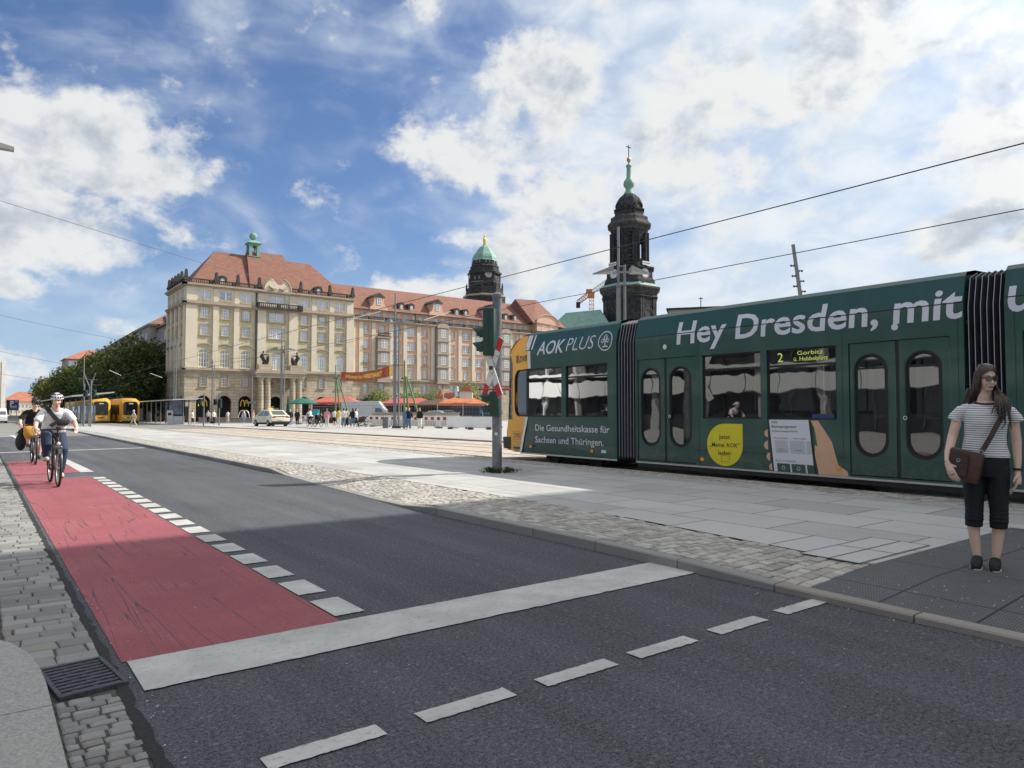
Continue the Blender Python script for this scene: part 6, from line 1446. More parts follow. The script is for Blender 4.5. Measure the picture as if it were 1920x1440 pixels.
# ---- the woman waiting in front of the tram
WP = Vector((6.76, 2.38, .077)); WA = math.atan2(-WP.x, WP.y)
WA = -math.atan2(WP.x, WP.y)
wm_l = R(1.5)
wm = thing('person', 'woman with long brown hair, sunglasses and striped shirt standing before the green tram', 'person', WP, WA)
wm.rotation_euler = (0, wm_l, WA); wm.scale = (.89, 1, 1)
HM = Matrix.Translation((.012, -.012, 1.60)) @ Matrix.Rotation(R(30), 4, 'Z') @ Matrix.Rotation(R(4), 4, 'X')
b = MB(); head_shapes(b, HM, .98)
b.tube([(.0, .025, 1.50), (0, .03, 1.42), (0, .03, 1.36)], [.050, .056, .085], 14)
loft(b, [(0, .03, 1.41, .07, .06), (0, .03, 1.37, .15, .085), (0, .025, 1.28, .165, .105), (0, .02, 1.1, .14, .095), (0, .02, .95, .165, .11), (0, .02, .86, .16, .11)], 18)
b.tube([(-.165, .03, 1.345), (-.215, .03, 1.28), (-.262, .0, 1.10), (-.29, -.11, .965), (-.292, -.19, .89)], [.048, .047, .042, .034, .025], 12)
fingers(b, (-.288, -.20, .875), (.40, -.16, -.9), (.85, -.1, .45), (.55, .75, -.1), .6)
b.tube([(.17, .03, 1.345), (.218, .03, 1.28), (.245, .03, 1.08), (.252, .005, .93), (.252, -.012, .83)], [.048, .046, .041, .033, .025], 12)
fingers(b, (.252, -.016, .82), (-.02, -.12, -1), (-.25, -.95, .05), (-.9, .2, -.1), .85)
for sx, kx_, ax, fy in ((-.085, -.082, -.055, .0), (.10, .112, .088, .02)):
    b.tube([(sx, .02, .9), (kx_, .0, .47), (kx_ - .004, .03, .33), ((kx_ + ax) / 2, .03, .2), (ax, .025, .09), (ax, .02, .04)], [.085, .058, .052, .043, .033, .034], 14)
    b.tube([(ax, .04, .035), (ax - .006, -.06, .035), (ax - .01, -.12, .03)], [.034, .036, .03], 10)
put('body', remesh(b, .0042, M_SKIN, 3), wm); face_bits(HM, .98, wm)
b = MB(); b.use(None) if False else None
loft(b, [(0.004, .03, 1.398, .085, .068), (.004, .03, 1.375, .155, .09), (.005, .022, 1.31, .178, .117), (.005, .015, 1.24, .176, .125), (.002, .018, 1.12, .168, .112), (-.002, .02, 1.04, .178, .118), (.004, .02, .97, .196, .128), (.005, .02, .945, .198, .130)], 22)
b.tube([(-.12, .03, 1.352), (-.19, .03, 1.318), (-.238, .03, 1.262), (-.252, .028, 1.236)], [.05, .058, .061, .061], 14)
b.tube([(.125, .03, 1.352), (.195, .03, 1.318), (.238, .03, 1.262), (.248, .028, 1.236)], [.05, .058, .061, .061], 14)
put('striped_shirt', remesh(b, .0075, stripes_mat(), 4, 'striped_shirt'), wm)
b = MB(); M_COLLAR = mat('shirt_collar', (.05, .04, .04), .9)
cl_ = [(.004 + .092 * math.cos(t), .026 + .074 * math.sin(t), 1.405 - .022 * max(0, -math.sin(t))) for t in [2 * math.pi * i / 24 for i in range(25)]]; b.tube(cl_, .0125, 8); b.obj('collar', M_COLLAR, wm, True)
b = MB()
loft(b, [(.004, .02, .99, .176, .112), (.005, .02, .92, .188, .122), (.006, .02, .84, .186, .124), (.008, .02, .78, .178, .115)], 20)
for sx, kx_ in ((-.085, -.080), (.102, .114)): b.tube([(sx, .02, .85), (sx, .015, .7), ((sx + kx_) / 2, .005, .56), (kx_, .0, .47), (kx_ - .002, .008, .42), (kx_ - .004, .012, .366), (kx_ - .004, .012, .355)], [.098, .094, .080, .072, .075, .072, .074], 16)
for sx, kx_ in ((-.085, -.080), (.102, .114)):
    for z in (.52, .485, .45, .42): b.torus((kx_ - .002, .004, z), .068, .012, 'z', 18, 6)
put('cropped_trousers', remesh(b, .0075, mat('navy_cloth', (.0065, .009, .014), .8, .2, 20, .4), 2, 'cropped_trousers'), wm)
for ax in (-.055, .088):
    s_ = MB(); M_CANV = mat('navy_canvas', (.012, .014, .022), .8, .2, 40)
    s_.tube([(ax, .06, .06), (ax, .02, .075), (ax - .004, -.03, .064), (ax - .008, -.09, .052), (ax - .011, -.15, .042), (ax - .011, -.178, .034)], [.036, .047, .049, .049, .043, .022], 12)
    sh = put('shoe', remesh(s_, .007, M_CANV, 2, 'shoe'), wm)
    s_ = MB(); s_.use(mat('rubber_sole', (.52, .50, .44), .7)); pts = [(ax - .002 - .012 * (1 - math.cos(t)) * .5 + .053 * math.cos(t - math.pi / 2) * 1, -.055 + .135 * math.sin(t - math.pi / 2)) for t in [2 * math.pi * i / 20 for i in range(20)]]
    s_.prism(pts, .0, .030); s_.obj('sole', None, sh)
    l = MB(); l.use(mat('lace', (.03, .03, .04), .8))
    for y, z in ((-.055, .098), (-.035, .102), (-.015, .107)): l.tube([(ax - .03, y, z - .012), (ax, y - .006, z), (ax + .022, y, z - .012)], .0035, 5)
    l.obj('laces', None, sh)
wb_ = MB(); wb_.tube([(.252 + .031 * math.cos(t), -.008 + .031 * math.sin(t), .858) for t in [2 * math.pi * i / 16 for i in range(17)]], .011, 6); wb_.obj('wristband', mat('black_band', (.01, .01, .012), .5), wm, True)
h = MB(); h.use(M_HAIR); rnd = random.Random(11); T = lambda x, y, z: HM @ Vector((x, y, z)); R3 = HM.to_3x3()
def cap(mb, M, r, y0, z0, tilt):   # hair shell over the crown, open at the face
    vs = []; n = 20; m_ = 10; R_ = M.to_3x3()
    for i in range(m_ + 1):
        t = math.pi * .02 + (math.pi * .62) * i / m_
        for j in range(n + 1):
            a = 2 * math.pi * j / n; k = 1.0 - .42 * max(0, -math.sin(a)) ** 1.5 * (1 if t > .9 else t / .9); tt = t * (k if True else 1)
            vs.append(M @ Vector((r[0] * math.sin(tt) * math.cos(a), y0 + r[1] * math.sin(tt) * math.sin(a), z0 + r[2] * math.cos(tt))))
    mb.add(vs, [(i * (n + 1) + j, i * (n + 1) + j + 1, (i + 1) * (n + 1) + j + 1, (i + 1) * (n + 1) + j) for i in range(m_) for j in range(n)])
cap(h, HM, (.083, .102, .095), .020, .036, 0)
for i in range(46):                # strands to the back and left, over the shoulder on the right
    a = R(-25 + 230 * i / 45); q = Vector((math.cos(a) * .078, .022 + math.sin(a) * .095, .03 + rnd.uniform(-.01, .02)))
    p0 = HM @ Vector((q.x * .55, .02 + (q.y - .02) * .6, .118)); p1 = HM @ q; p2 = HM @ Vector((q.x * 1.12, q.y * 1.05 + .006, -.06))
    if p1.x > .045:
        x = .085 + rnd.uniform(0, .11); y = -.10 + rnd.uniform(-.02, .05) - (.19 - x) * .25; L = rnd.uniform(1.18, 1.30)
        pts = [p0, p1, p2, Vector((x * .85 + .01, y * .55, 1.43)), Vector((x, y, 1.36)), Vector((x + rnd.uniform(-.02, .02), y - .012, L + .05)), Vector((x + rnd.uniform(-.03, .03), y - .01, L))]
    else:
        x = p1.x * 1.5 + rnd.uniform(-.02, .02); y = max(.055, p1.y + .04); L = rnd.uniform(1.28, 1.36)
        pts = [p0, p1, p2, Vector((x * .95, y * .8, 1.44)), Vector((x, y + .06, 1.38)), Vector((x * 1.02, y + .075, L))]
    r0 = .013; h.tube(pts, [r0 * .9, r0, r0] + [r0 * (1 - .75 * j / (len(pts) - 3)) for j in range(1, len(pts) - 2)], 6)
for i in range(9):
    x = .05 + .014 * i; L = rnd.uniform(1.24, 1.32); h.tube([(.07, -.02, 1.5), (.075 + .01 * i, -.075, 1.43), (x + .02, -.118, 1.38), (x + rnd.uniform(-.02, .015), -.127, L + .03), (x - .012 + rnd.uniform(-.01, .01), -.125, L)], [.008, .008, .0065, .004, .0015], 5)
for i in range(4): h.tube([(-.105 - .01 * i, .06, 1.52), (-.125 - .012 * i, .065, 1.44), (-.14 - .014 * i, .05, 1.385), (-.135 - .016 * i, .03, 1.365)], [.012, .012, .009, .002], 6)
h.obj('hair', None, wm, True)
ea = MB(); ea.use(T_ALU); p = HM @ Vector((-.076, .006, -.040)); ea.ball(p, .0042, 8, 6); ea.obj('earring', None, wm, True)
bg_ = thing('shoulder_bag', 'brown leather shoulder bag with buckled flap hanging at the waiting woman\'s hip', 'bag', WP, WA)
bg_.rotation_euler = (0, wm_l, WA); bg_.scale = (.89, 1, 1)
M_LEA = mat('brown_leather', (.075, .032, .026), .42, .3, 18, .35); M_LEA2 = mat('dark_leather', (.05, .026, .024), .45, .3, 18, .3)
BM = Matrix.Translation((-.155, -.165, .872)) @ Matrix.Rotation(R(10), 4, 'Y') @ Matrix.Rotation(R(-12), 4, 'Z')
b = MB(); b.M = BM; b.rbox(-.135, .135, -.045, .045, -.13, .13, .022); b.obj('pouch', M_LEA, bg_, 50)
b = MB(); b.M = BM; b.prism([(-.125, .03), (.02, .03), (.03, .085), (-.03, .10), (-.125, .112)], -.066, -.046, 'y'); b.rbox(-.125, .035, -.062, -.044, -.095, .07, .008); b.obj('pocket', M_LEA2, bg_)
b = MB(); b.M = BM; b.use(T_ALU); b.torus((-.045, -.069, .035), .013, .003, 'y', 12, 5); b.obj('buckle', None, bg_); b = MB(); b.M = BM; b.box(-.05, -.04, -.070, -.064, .0, .07); b.obj('tab', M_LEA2, bg_)
b = MB(); ribbon(b, [(-.035, -.165, .985), (-.01, -.155, 1.02), (.045, -.150, 1.12), (.10, -.142, 1.235), (.145, -.115, 1.325), (.172, -.05, 1.395), (.165, .03, 1.415), (.14, .11, 1.37), (.06, .155, 1.2), (-.08, .155, 1.02), (-.23, .04, .96), (-.262, -.09, .975)],
       [(.85, 0, -.5)] * 5 + [(.8, -.4, -.3), (.95, .1, -.2), (.9, .3, .3), (.8, .1, .6), (.7, 0, .7), (.3, 0, .95), (.2, 0, .95)], .042, .006); b.obj('strap', M_LEA2, bg_)
b = MB(); b.use(T_ALU); b.torus((-.03, -.168, .99), .016, .0035, 'y', 12, 5); b.obj('ring', None, bg_)
# ---- bicycles and riders
def bicycle(name, label, loc, rz, frame_m, rack=True):
    t = thing(name, label, 'bicycle', loc, rz)
    M_TYRE = mat('tyre', (.016, .016, .017), .75, .2, 20); M_RIM = mat('rim_alloy', (.35, .35, .36), .35, .1, 10, metal=.8); r = .345
    for y in (-.55, .55):
        w = MB(); w.use(M_TYRE); w.torus((0, y, r), r - .022, .022, 'x', 36, 8); wo = w.obj('wheel', None, t, True)
        m_ = MB(); m_.use(M_RIM); m_.torus((0, y, r), r - .052, .011, 'x', 30, 6); m_.tube([(-.04, y, r), (.04, y, r)], .022, 8)
        for k in range(20):
            a = 2 * math.pi * k / 20; m_.tube([(.02 * (-1) ** k, y, r), (0, y + (r - .05) * math.cos(a), r + (r - .05) * math.sin(a))], .0018, 4)
        m_.obj('rim', None, wo)
    f = MB(); f.use(frame_m)
    f.tube([(0, .12, .29), (0, .31, .84)], .019, 8); f.tube([(0, .12, .29), (0, -.42, .68)], .03, 8); f.tube([(0, .27, .72), (0, -.39, .84)], .02, 8); f.tube([(0, -.43, .66), (0, -.375, .93)], .025, 8)
    for s in (-1, 1): f.tube([(s * .02, .12, .29), (s * .06, .55, r)], .012, 6); f.tube([(s * .02, .28, .76), (s * .06, .55, r)], .010, 6)
    f.obj('frame', None, t, True)
    f = MB(); f.use(mat('fork_grey', (.16, .16, .17), .35, .1, metal=.5))
    for s in (-1, 1): f.tube([(s * .045, -.43, .72), (s * .055, -.50, .5), (s * .055, -.55, r)], [.02, .018, .013], 8)
    f.rbox(-.07, .07, -.47, -.40, .70, .76, .02); f.obj('fork', None, t, True)
    f = MB(); f.use(M_BLK); f.tube([(0, -.375, .93), (0, -.36, 1.06)], .018, 8); f.tube([(-.34, -.17, 1.045), (-.26, -.22, 1.06), (-.1, -.35, 1.07), (.1, -.35, 1.07), (.26, -.22, 1.06), (.34, -.17, 1.045)], .0135, 8)
    for s in (-1, 1): f.tube([(s * .345, -.165, 1.044), (s * .25, -.225, 1.06)], .02, 8); f.tube([(s * .24, -.24, 1.055), (s * .30, -.29, 1.04)], .006, 5); f.tube([(s * .1, -.36, 1.05), (s * .06, -.46, .95), (0, -.44, .85)], .005, 5)
    f.rbox(-.04, .04, -.42, -.38, 1.06, 1.12, .01); f.obj('handlebar', None, t, True)
    f = MB(); f.use(M_BLK); loft(f, [(0, .36, .90, .03, .08), (0, .36, .945, .075, .125), (0, .37, .97, .07, .12)], 12); f.tube([(0, .31, .84), (0, .335, .93)], .014, 8); f.obj('saddle', None, t, True)
    f = MB(); f.use(mat('mudguard', (.05, .05, .055), .35, .1))
    for y, a0, a1 in ((-.55, 15, 130), (.55, 10, 165)):
        k = 10; vs = []
        for i in range(k + 1):
            a = R(a0 + (a1 - a0) * i / k); vs += [(s * .03, y + (r + .022) * math.cos(a), r + (r + .022) * math.sin(a)) for s in (-1, 1)]
        f.add(vs, [(2 * i, 2 * i + 1, 2 * i + 3, 2 * i + 2) for i in range(k)])
    f.obj('mudguard', None, t)
    c = MB(); c.use(mat('crank_steel', (.12, .12, .12), .4, .1, metal=.6)); c.torus((.05, .12, .29), .09, .006, 'x', 24, 5); c.tube([(-.07, .12, .29), (.07, .12, .29)], .02, 8); c.tube([(.07, .12, .29), (.08, .13, .12)], .01, 6); c.tube([(-.07, .12, .29), (-.08, .11, .46)], .01, 6)
    c.rbox(.08, .17, .085, .175, .11, .13, .008); c.rbox(-.17, -.08, .065, .155, .45, .47, .008); c.obj('crank', None, t, True)
    l = MB(); l.use(mat('lamp_glass', (.7, .7, .68), .15)); l.ball((0, -.50, .80), (.032, .03, .032), 10, 8); l.obj('headlight', None, t, True)
    if rack:
        k_ = MB(); k_.use(M_BLK)
        for s in (-1, 1): k_.tube([(s * .06, .3, .76), (s * .06, .85, .76), (s * .06, .56, .38)], .006, 5)
        k_.tube([(-.06, .85, .76), (.06, .85, .76)], .006, 5); k_.obj('rack', None, t)
    return t
def rider(label, loc, rz, top_m, leg_m, skin_m, shorts, helmet_m, glasses, sleeve=.55, shoe_m=None, turn=0):
    t = thing('person', label, 'person', loc, rz)
    H_ = Matrix.Translation((.01, -.045, 1.615)) @ Matrix.Rotation(R(turn), 4, 'Z') @ Matrix.Rotation(R(6), 4, 'X')
    b = MB(); head_shapes(b, H_, 1.04); b.tube([(0, -.01, 1.58), (0, .03, 1.46)], [.052, .075], 12)
    loft(b, [(0, .06, 1.46, .1, .07), (0, .08, 1.38, .17, .1), (0, .18, 1.15, .15, .1), (0, .28, .98, .17, .12)], 16)
    for s in (-1, 1):
        b.tube([(s * .19, .06, 1.40), (s * .265, .0, 1.29), (s * .315, -.04, 1.19), (s * .33, -.12, 1.10), (s * .325, -.175, 1.065)], [.058, .052, .043, .036, .028], 12)
        fingers(b, (s * .322, -.165, 1.075), (-s * .15, -.85, -.35), (-s * .9, .0, .2), (0, -.1, -1), 1.25, 1.05)
    b.tube([(-.10, .30, .98), (-.16, -.09, .93), (-.15, -.05, .75), (-.13, .04, .55), (-.125, .08, .50)], [.095, .062, .05, .042, .036], 14)
    b.tube([(.10, .30, .98), (.14, .02, .64), (.135, .08, .45), (.128, .13, .24), (.126, .14, .18)], [.10, .066, .058, .040, .036], 14)
    put('body', remesh(b, .008, skin_m, 2), t); face_bits(H_, 1.04, t, glasses)
    b = MB(); loft(b, [(0, .055, 1.475, .095, .075), (0, .065, 1.43, .175, .095), (0, .09, 1.36, .205, .13), (0, .14, 1.24, .20, .145), (0, .20, 1.10, .205, .15), (0, .26, .99, .20, .145)], 20)
    for s in (-1, 1): b.tube([(s * .13, .06, 1.41), (s * .21, .035, 1.355), (s * (.18 + .14 * sleeve), .06 - .10 * sleeve, 1.40 - .21 * sleeve)], [.07, .076, .070], 14)
    put('t_shirt', remesh(b, .012, top_m, 3, 't_shirt'), t)
    b = MB(); loft(b, [(0, .29, .90, .15, .13), (0, .28, 1.0, .19, .145), (0, .25, 1.05, .185, .135)], 18)
    if shorts:
        b.tube([(-.10, .28, .97), (-.155, -.08, .945), (-.155, -.09, .90)], [.115, .10, .095], 14); b.tube([(.10, .28, .97), (.14, .06, .72), (.14, .04, .66)], [.115, .095, .092], 14)
    else:
        b.tube([(-.10, .28, .98), (-.16, -.105, .94), (-.155, -.07, .80), (-.14, .0, .66), (-.13, .05, .545)], [.115, .09, .082, .072, .066], 14); b.tube([(.10, .28, .98), (.145, .01, .65), (.138, .06, .48), (.13, .115, .28), (.128, .13, .225)], [.115, .084, .074, .058, .054], 14)
    put('trousers', remesh(b, .011, leg_m, 2, 'trousers'), t)
    for x, y, z in ((-.128, .09, .475), (.128, .125, .14)):
        s_ = MB(); s_.tube([(x, y + .07, z + .035), (x, y + .03, z + .05), (x, y - .06, z + .035), (x, y - .14, z + .022), (x, y - .165, z + .018)], [.034, .045, .045, .038, .02], 10); put('shoe', remesh(s_, .01, shoe_m, 1, 'shoe'), t)
    h = MB(); h.use(helmet_m); n, m_ = 24, 9; vs = []; 
    for i in range(m_ + 1):
        tt = math.pi * .54 * i / m_
        for j in range(n):
            a = 2 * math.pi * j / n; rib = 1 + .06 * math.cos(a * 9) * math.sin(tt)
            vs.append(H_ @ Vector((.104 * math.sin(tt) * math.cos(a) * rib, .012 + .134 * math.sin(tt) * math.sin(a) * rib, .045 + .108 * math.cos(tt))))
    h.add(vs, [(i * n + j, i * n + (j + 1) % n, (i + 1) * n + (j + 1) % n, (i + 1) * n + j) for i in range(m_) for j in range(n)]); ho = h.obj('helmet', None, t, True)
    v = MB(); v.use(M_BLK)
    for a in (-62, -38, -14, 14, 38, 62):
        for t0, t1, w_ in ((.32, .62, .011), (.72, .98, .014)):
            p = [H_ @ Vector((.110 * math.sin(q * math.pi / 2) * math.sin(R(a)), .012 - .142 * math.sin(q * math.pi / 2) * math.cos(R(a)), .047 + .110 * math.cos(q * math.pi / 2))) for q in (t0, (t0 + t1) / 2, t1)]; v.tube(p, [.004, w_, .005], 6)
    v.obj('vents', None, ho)
    s_ = MB(); s_.use(M_BLK)
    for q in (-1, 1): s_.tube([H_ @ Vector((q * .082, .0, .045)), H_ @ Vector((q * .07, -.02, -.05)), H_ @ Vector((0, -.045, -.115))], .006, 5)
    s_.obj('chin_strap', None, t)
    hr = MB(); hr.use(M_HAIR); hr.ball(H_ @ Vector((0, .04, .0)), (.082, .085, .095), 12, 10); hr.obj('hair', None, t, True)
    return t
cloth_dark = mat('dark_shorts', (.012, .013, .017), .85, .2, 8)
C1 = Vector((1.21, 16.2, 0)); A1 = R(2.5); C2 = Vector((1.25, 23.12, gz(23.1))); A2 = R(1)
bicycle('bicycle', 'dark grey bicycle with black mudguards under the rider in white, nearest on the red lane', C1, A1, mat('graphite_frame', (.05, .05, .055), .4, .1, metal=.4))
M_WT = mat('white_cotton', (.74, .73, .76), .9, .05, 6, .25, bscale=14); M_BT = mat('black_cotton', (.010, .010, .012), .9, .2, 6); M_JEAN = mat('blue_denim', (.022, .040, .085), .85, .3, 14, .3); M_MUST = mat('mustard_cloth', (.50, .27, .05), .85, .15, 10)
M_HELW = mat('white_helmet', (.72, .73, .76), .35, .04, coat=.4); M_HELB = mat('black_helmet', (.02, .022, .026), .35, .1, coat=.3); M_SHOE = mat('beige_shoe', (.50, .42, .36), .8); M_SHOEB = mat('dark_shoe', (.03, .03, .035), .8)
rider('cyclist in white t-shirt, white helmet and blue jeans riding nearest along the red bike lane', C1, A1, M_WT, M_JEAN, M_SKIN, False, M_HELW, False, .85, M_SHOE, -8)
bicycle('bicycle', 'bicycle with mustard handlebar cloth under the rider in black, second on the bike lane', C2, A2, mat('black_frame', (.02, .02, .022), .4))
rider('cyclist in black t-shirt, black helmet and dark glasses riding behind the one in white', C2, A2, M_BT, cloth_dark, M_SKIN, True, M_HELB, True, .95, M_SHOEB, 6)
b = thing('crossbody_bag', 'black knotted bag strapped across the chest of the cyclist in white', 'bag', C1, A1); M_STR = mat('black_nylon', (.012, .012, .015), .7, .2, 20, .3)
m_ = MB(); ribbon(m_, [(-.155, .12, 1.49), (-.145, .01, 1.475), (-.10, -.055, 1.40), (-.03, -.06, 1.30), (.04, -.035, 1.23), (.13, .0, 1.19), (.215, .12, 1.17), (.2, .3, 1.2), (0, .3, 1.33), (-.14, .2, 1.46)], [(.7, 0, .7)] * 4 + [(.3, 0, .95)] * 4 + [(.6, .2, .7)] * 2, .075, .02); m_.obj('strap', M_STR, b)
m_ = MB(); m_.rbox(.02, .20, -.10, .01, 1.13, 1.24, .03); m_.obj('pouch', M_STR, b, 50); m_ = MB(); m_.prism([(-.03, 1.21), (.03, 1.24), (.02, 1.17), (-.06, 1.10), (-.115, 1.135), (-.09, 1.17)], -.10, -.07, 'y'); m_.obj('flap', M_STR, b)
b = thing('pannier_bag', 'bulky black pannier bag on the left side of the second bicycle', 'bag', C2, A2)
m_ = MB(); m_.ball((-.27, .46, .58), (.13, .19, .24), 14, 10); m_.ball((-.25, .46, .82), (.10, .15, .12), 12, 8); m_.ball((-.2, .36, .93), (.09, .12, .1), 12, 8); put('pouch', remesh(m_, .02, M_STR, 1, 'pouch'), b); m_ = MB(); m_.tube([(-.4, .3, .8), (-.3, .27, .9), (-.2, .3, .8)], .012, 6); m_.obj('strap', M_BLK, b)
b = thing('handlebar_cloth', 'mustard yellow cloth bag draped below the handlebar of the second bicycle', 'bag', C2, A2)
m_ = MB(); loft(m_, [(-.13, -.36, .70, .10, .05), (-.14, -.38, .80, .13, .07), (-.13, -.38, .95, .14, .07), (-.12, -.36, 1.02, .13, .05)], 14); loft(m_, [(.10, -.36, .76, .03, .03), (.11, -.38, .84, .07, .04), (.08, -.37, .92, .05, .04)], 10); m_.obj('pouch', M_MUST, b, True); m_ = MB(); m_.tube([(-.25, -.36, 1.0), (-.24, -.27, 1.06), (-.02, -.34, 1.07), (0, -.37, 1.0)], .008, 5); m_.obj('straps', M_MUST, b)
# ---- small figures on the square and at the stop
def walker_parts(stride, arms, bend=0.0):
    """body, upper and lower clothing shared by the distant figures (1.72 m tall, facing -y)"""
    b = MB(); b.ball((0, -.01 - bend * .3, 1.61 - bend * .2), (.078, .095, .115), 12, 10); b.tube([(0, .0, 1.55), (0, .02, 1.44)], [.05, .06], 8); b.tube([(0, -.09 - bend * .3, 1.60), (0, -.115 - bend * .3, 1.585)], [.015, .012], 6)
    loft(b, [(0, .02, 1.44, .1, .07), (0, .02, 1.36, .17, .1), (0, .02, 1.1, .13, .09), (0, .02, .92, .15, .1)], 12)
    A = []
    for s in (-1, 1):
        sw = arms * s; e = (s * .235, sw * .12 + .02, 1.13); h_ = (s * .25, sw * .30 - .06, .9); A.append(((s * .18, .02, 1.38), e, h_)); b.tube([A[-1][0], e, h_, (h_[0], h_[1] - .03, h_[2] - .09)], [.052, .042, .03, .026], 8)
    Lg = []
    for s in (-1, 1):
        st = stride * s; hip = (s * .085, .02, .9); kn = (s * .09, st * .42 - .03, .49); an = (s * .09, st, .09 if st <= 0 else .09 + abs(st) * .2); Lg.append((hip, kn, an)); b.tube([hip, kn, an], [.085, .058, .038], 10); b.tube([(an[0], an[1] + .04, an[2] - .05), (an[0], an[1] - .15, an[2] - .06)], [.036, .03], 8)
    body = remesh(b, .026, None, 1)
    t = MB(); loft(t, [(0, .02, 1.46, .09, .07), (0, .02, 1.40, .185, .105), (0, .015, 1.25, .185, .125), (0, .02, 1.05, .165, .11), (0, .02, .9, .18, .125)], 12)
    for a in A: t.tube([a[0], tuple((p + q) / 2 for p, q in zip(a[0], a[1]))], [.07, .062], 8)
    top = remesh(t, .03, None, 1, 'top'); t2 = MB(); 
    loft(t2, [(0, .02, 1.46, .09, .07), (0, .02, 1.40, .19, .11), (0, .015, 1.25, .19, .13), (0, .02, .85, .19, .13)], 12)
    for a in A: t2.tube(a, [.072, .06, .045], 8)
    jac = remesh(t2, .03, None, 1, 'jacket')
    t = MB(); loft(t, [(0, .02, .98, .15, .11), (0, .02, .88, .17, .12), (0, .02, .82, .15, .11)], 12)
    for l in Lg: t.tube([l[0], l[1], (l[2][0], l[2][1], l[2][2] + .03)], [.1, .075, .058], 8)
    tro = remesh(t, .03, None, 1, 'trousers'); t = MB(); loft(t, [(0, .02, .98, .15, .11), (0, .02, .85, .18, .13), (0, .02, .8, .16, .12)], 12)
    for l in Lg: t.tube([l[0], (l[1][0], l[1][1], l[1][2] + .04)], [.1, .085], 8)
    sho = remesh(t, .03, None, 1, 'shorts')
    return body, top, jac, tro, sho
WK = {'walk': walker_parts(.27, .7), 'stand': walker_parts(.03, .1), 'step': walker_parts(-.2, -.6), 'still': walker_parts(.0, -.2)}
hm = MB(); hm.ball((0, .015, 1.635), (.088, .098, .11), 10, 8); HAIRS = hm.mesh('hair', True); hm = MB(); hm.ball((0, .015, 1.635), (.09, .10, .11), 10, 8); loft(hm, [(0, .07, 1.30, .07, .03), (0, .075, 1.5, .085, .05), (0, .05, 1.62, .088, .07)], 10); HAIRL = hm.mesh('hair', True)
CC = {}
def cloth(name, col): 
    if name not in CC: CC[name] = mat(name + '_cloth', col, .9, .1, 5)
    return CC[name]
COLS = {'white': (.72, .71, .69), 'black': (.012, .012, .014), 'navy': (.02, .03, .06), 'blue': (.10, .17, .30), 'jeans': (.12, .19, .30), 'pink': (.62, .30, .32), 'yellow': (.70, .50, .10), 'beige': (.50, .42, .31), 'grey': (.25, .25, .26), 'rose': (.5, .22, .22), 'pale': (.6, .58, .5), 'red': (.4, .05, .05), 'olive': (.12, .12, .06)}
def pedestrian(label, px, py, turn, pose, top, bot, hair='black', jacket=False, shorts=False, long_=False, s=1.0, group=None, c=None, skin=M_SKIN):
    """figure whose feet stand at photo column px, row py"""
    if c is None:
        d = ray(px, py); lo, hi = 5.0, 200.0
        for _ in range(50):
            c = (lo + hi) / 2; p = at(px, py, c); zt = gz(p.y) + (.09 if p.x > XT else .10 if p.x < XC1 else .03)
            if p.z > zt: lo = c
            else: hi = c
    p = at(px, py, c); zt = gz(p.y) + (.09 if p.x > XT else .10 if p.x < XC1 else .03); p.z = zt
    t = thing('person', label, 'person', p, math.atan2(-p.x, -p.y) * 1 + math.pi + R(turn) if False else -math.atan2(p.x, p.y) + R(turn), group); t.scale = (s, s, s)
    body, tp, jac, tro, sho = WK[pose]
    for nm, me, m in (('body', body, skin), ('jacket' if jacket else 't_shirt', jac if jacket else tp, cloth(top, COLS[top])), ('shorts' if shorts else 'trousers', sho if shorts else tro, cloth(bot, COLS[bot])), ('hair', HAIRL if long_ else HAIRS, cloth('hair_' + hair, {'black': (.015, .012, .01), 'brown': (.06, .035, .02), 'blond': (.35, .24, .1), 'grey': (.4, .39, .37), 'hat': (.55, .48, .38)}[hair]))):
        if not me.materials: me.materials.append(m)
        o = put(nm, me, t); o.material_slots[0].link = 'OBJECT'; o.material_slots[0].material = m
    return t
P_ = pedestrian
P_('pedestrian in white top and black shorts striding across the tracks beside the shelter', 361, 801, 75, 'walk', 'white', 'black', 'black', shorts=True)
P_('pedestrian in beige hat and beige suit walking past the front of the yellow trams', 250, 801, -70, 'walk', 'beige', 'beige', 'hat', True)
P_('pedestrian in white shirt carrying a bag near the second arcade arch', 427, 793, 190, 'step', 'white', 'pale', 'black')
P_('pedestrian in grey top standing in front of the middle of the low fountain wall', 457, 794, 10, 'stand', 'grey', 'jeans', 'brown')
P_('pedestrian in pink blouse beside the parked cream taxi', 475, 793, 60, 'still', 'rose', 'pale', 'blond')
P_('small pedestrian in white shirt beside the thin double mast', 390, 794, -20, 'stand', 'white', 'navy', 'black')
P_('pedestrian in light top pushing a trolley by the double mast', 401, 796, 40, 'stand', 'pale', 'black', 'brown')
P_('dark-clothed pedestrian standing behind the fountain wall near the third arch', 442, 791, 100, 'stand', 'black', 'jeans', 'black', True)
P_('pedestrian in navy jacket and jeans between taxi and closed green parasol', 544, 799, 180, 'stand', 'navy', 'jeans', 'grey', True)
P_('pedestrian in black jacket and black trousers under the open green parasol', 557, 798, 170, 'still', 'black', 'black', 'grey', True)
P_('woman in pink coat and pale trousers right of the delivery cyclist', 613, 802, 180, 'stand', 'pink', 'pale', 'blond', True)
P_('pedestrian in white top and black shorts at the left of the yellow-shirted one', 627, 800, 185, 'still', 'white', 'black', 'black', shorts=True)
P_('pedestrian in bright yellow shirt and white trousers at the foot of the green tripod', 635, 802.5, 180, 'stand', 'yellow', 'white', 'black')
P_('pedestrian in white shirt and jeans right of the yellow-shirted one', 644, 802, 175, 'step', 'white', 'jeans', 'brown')
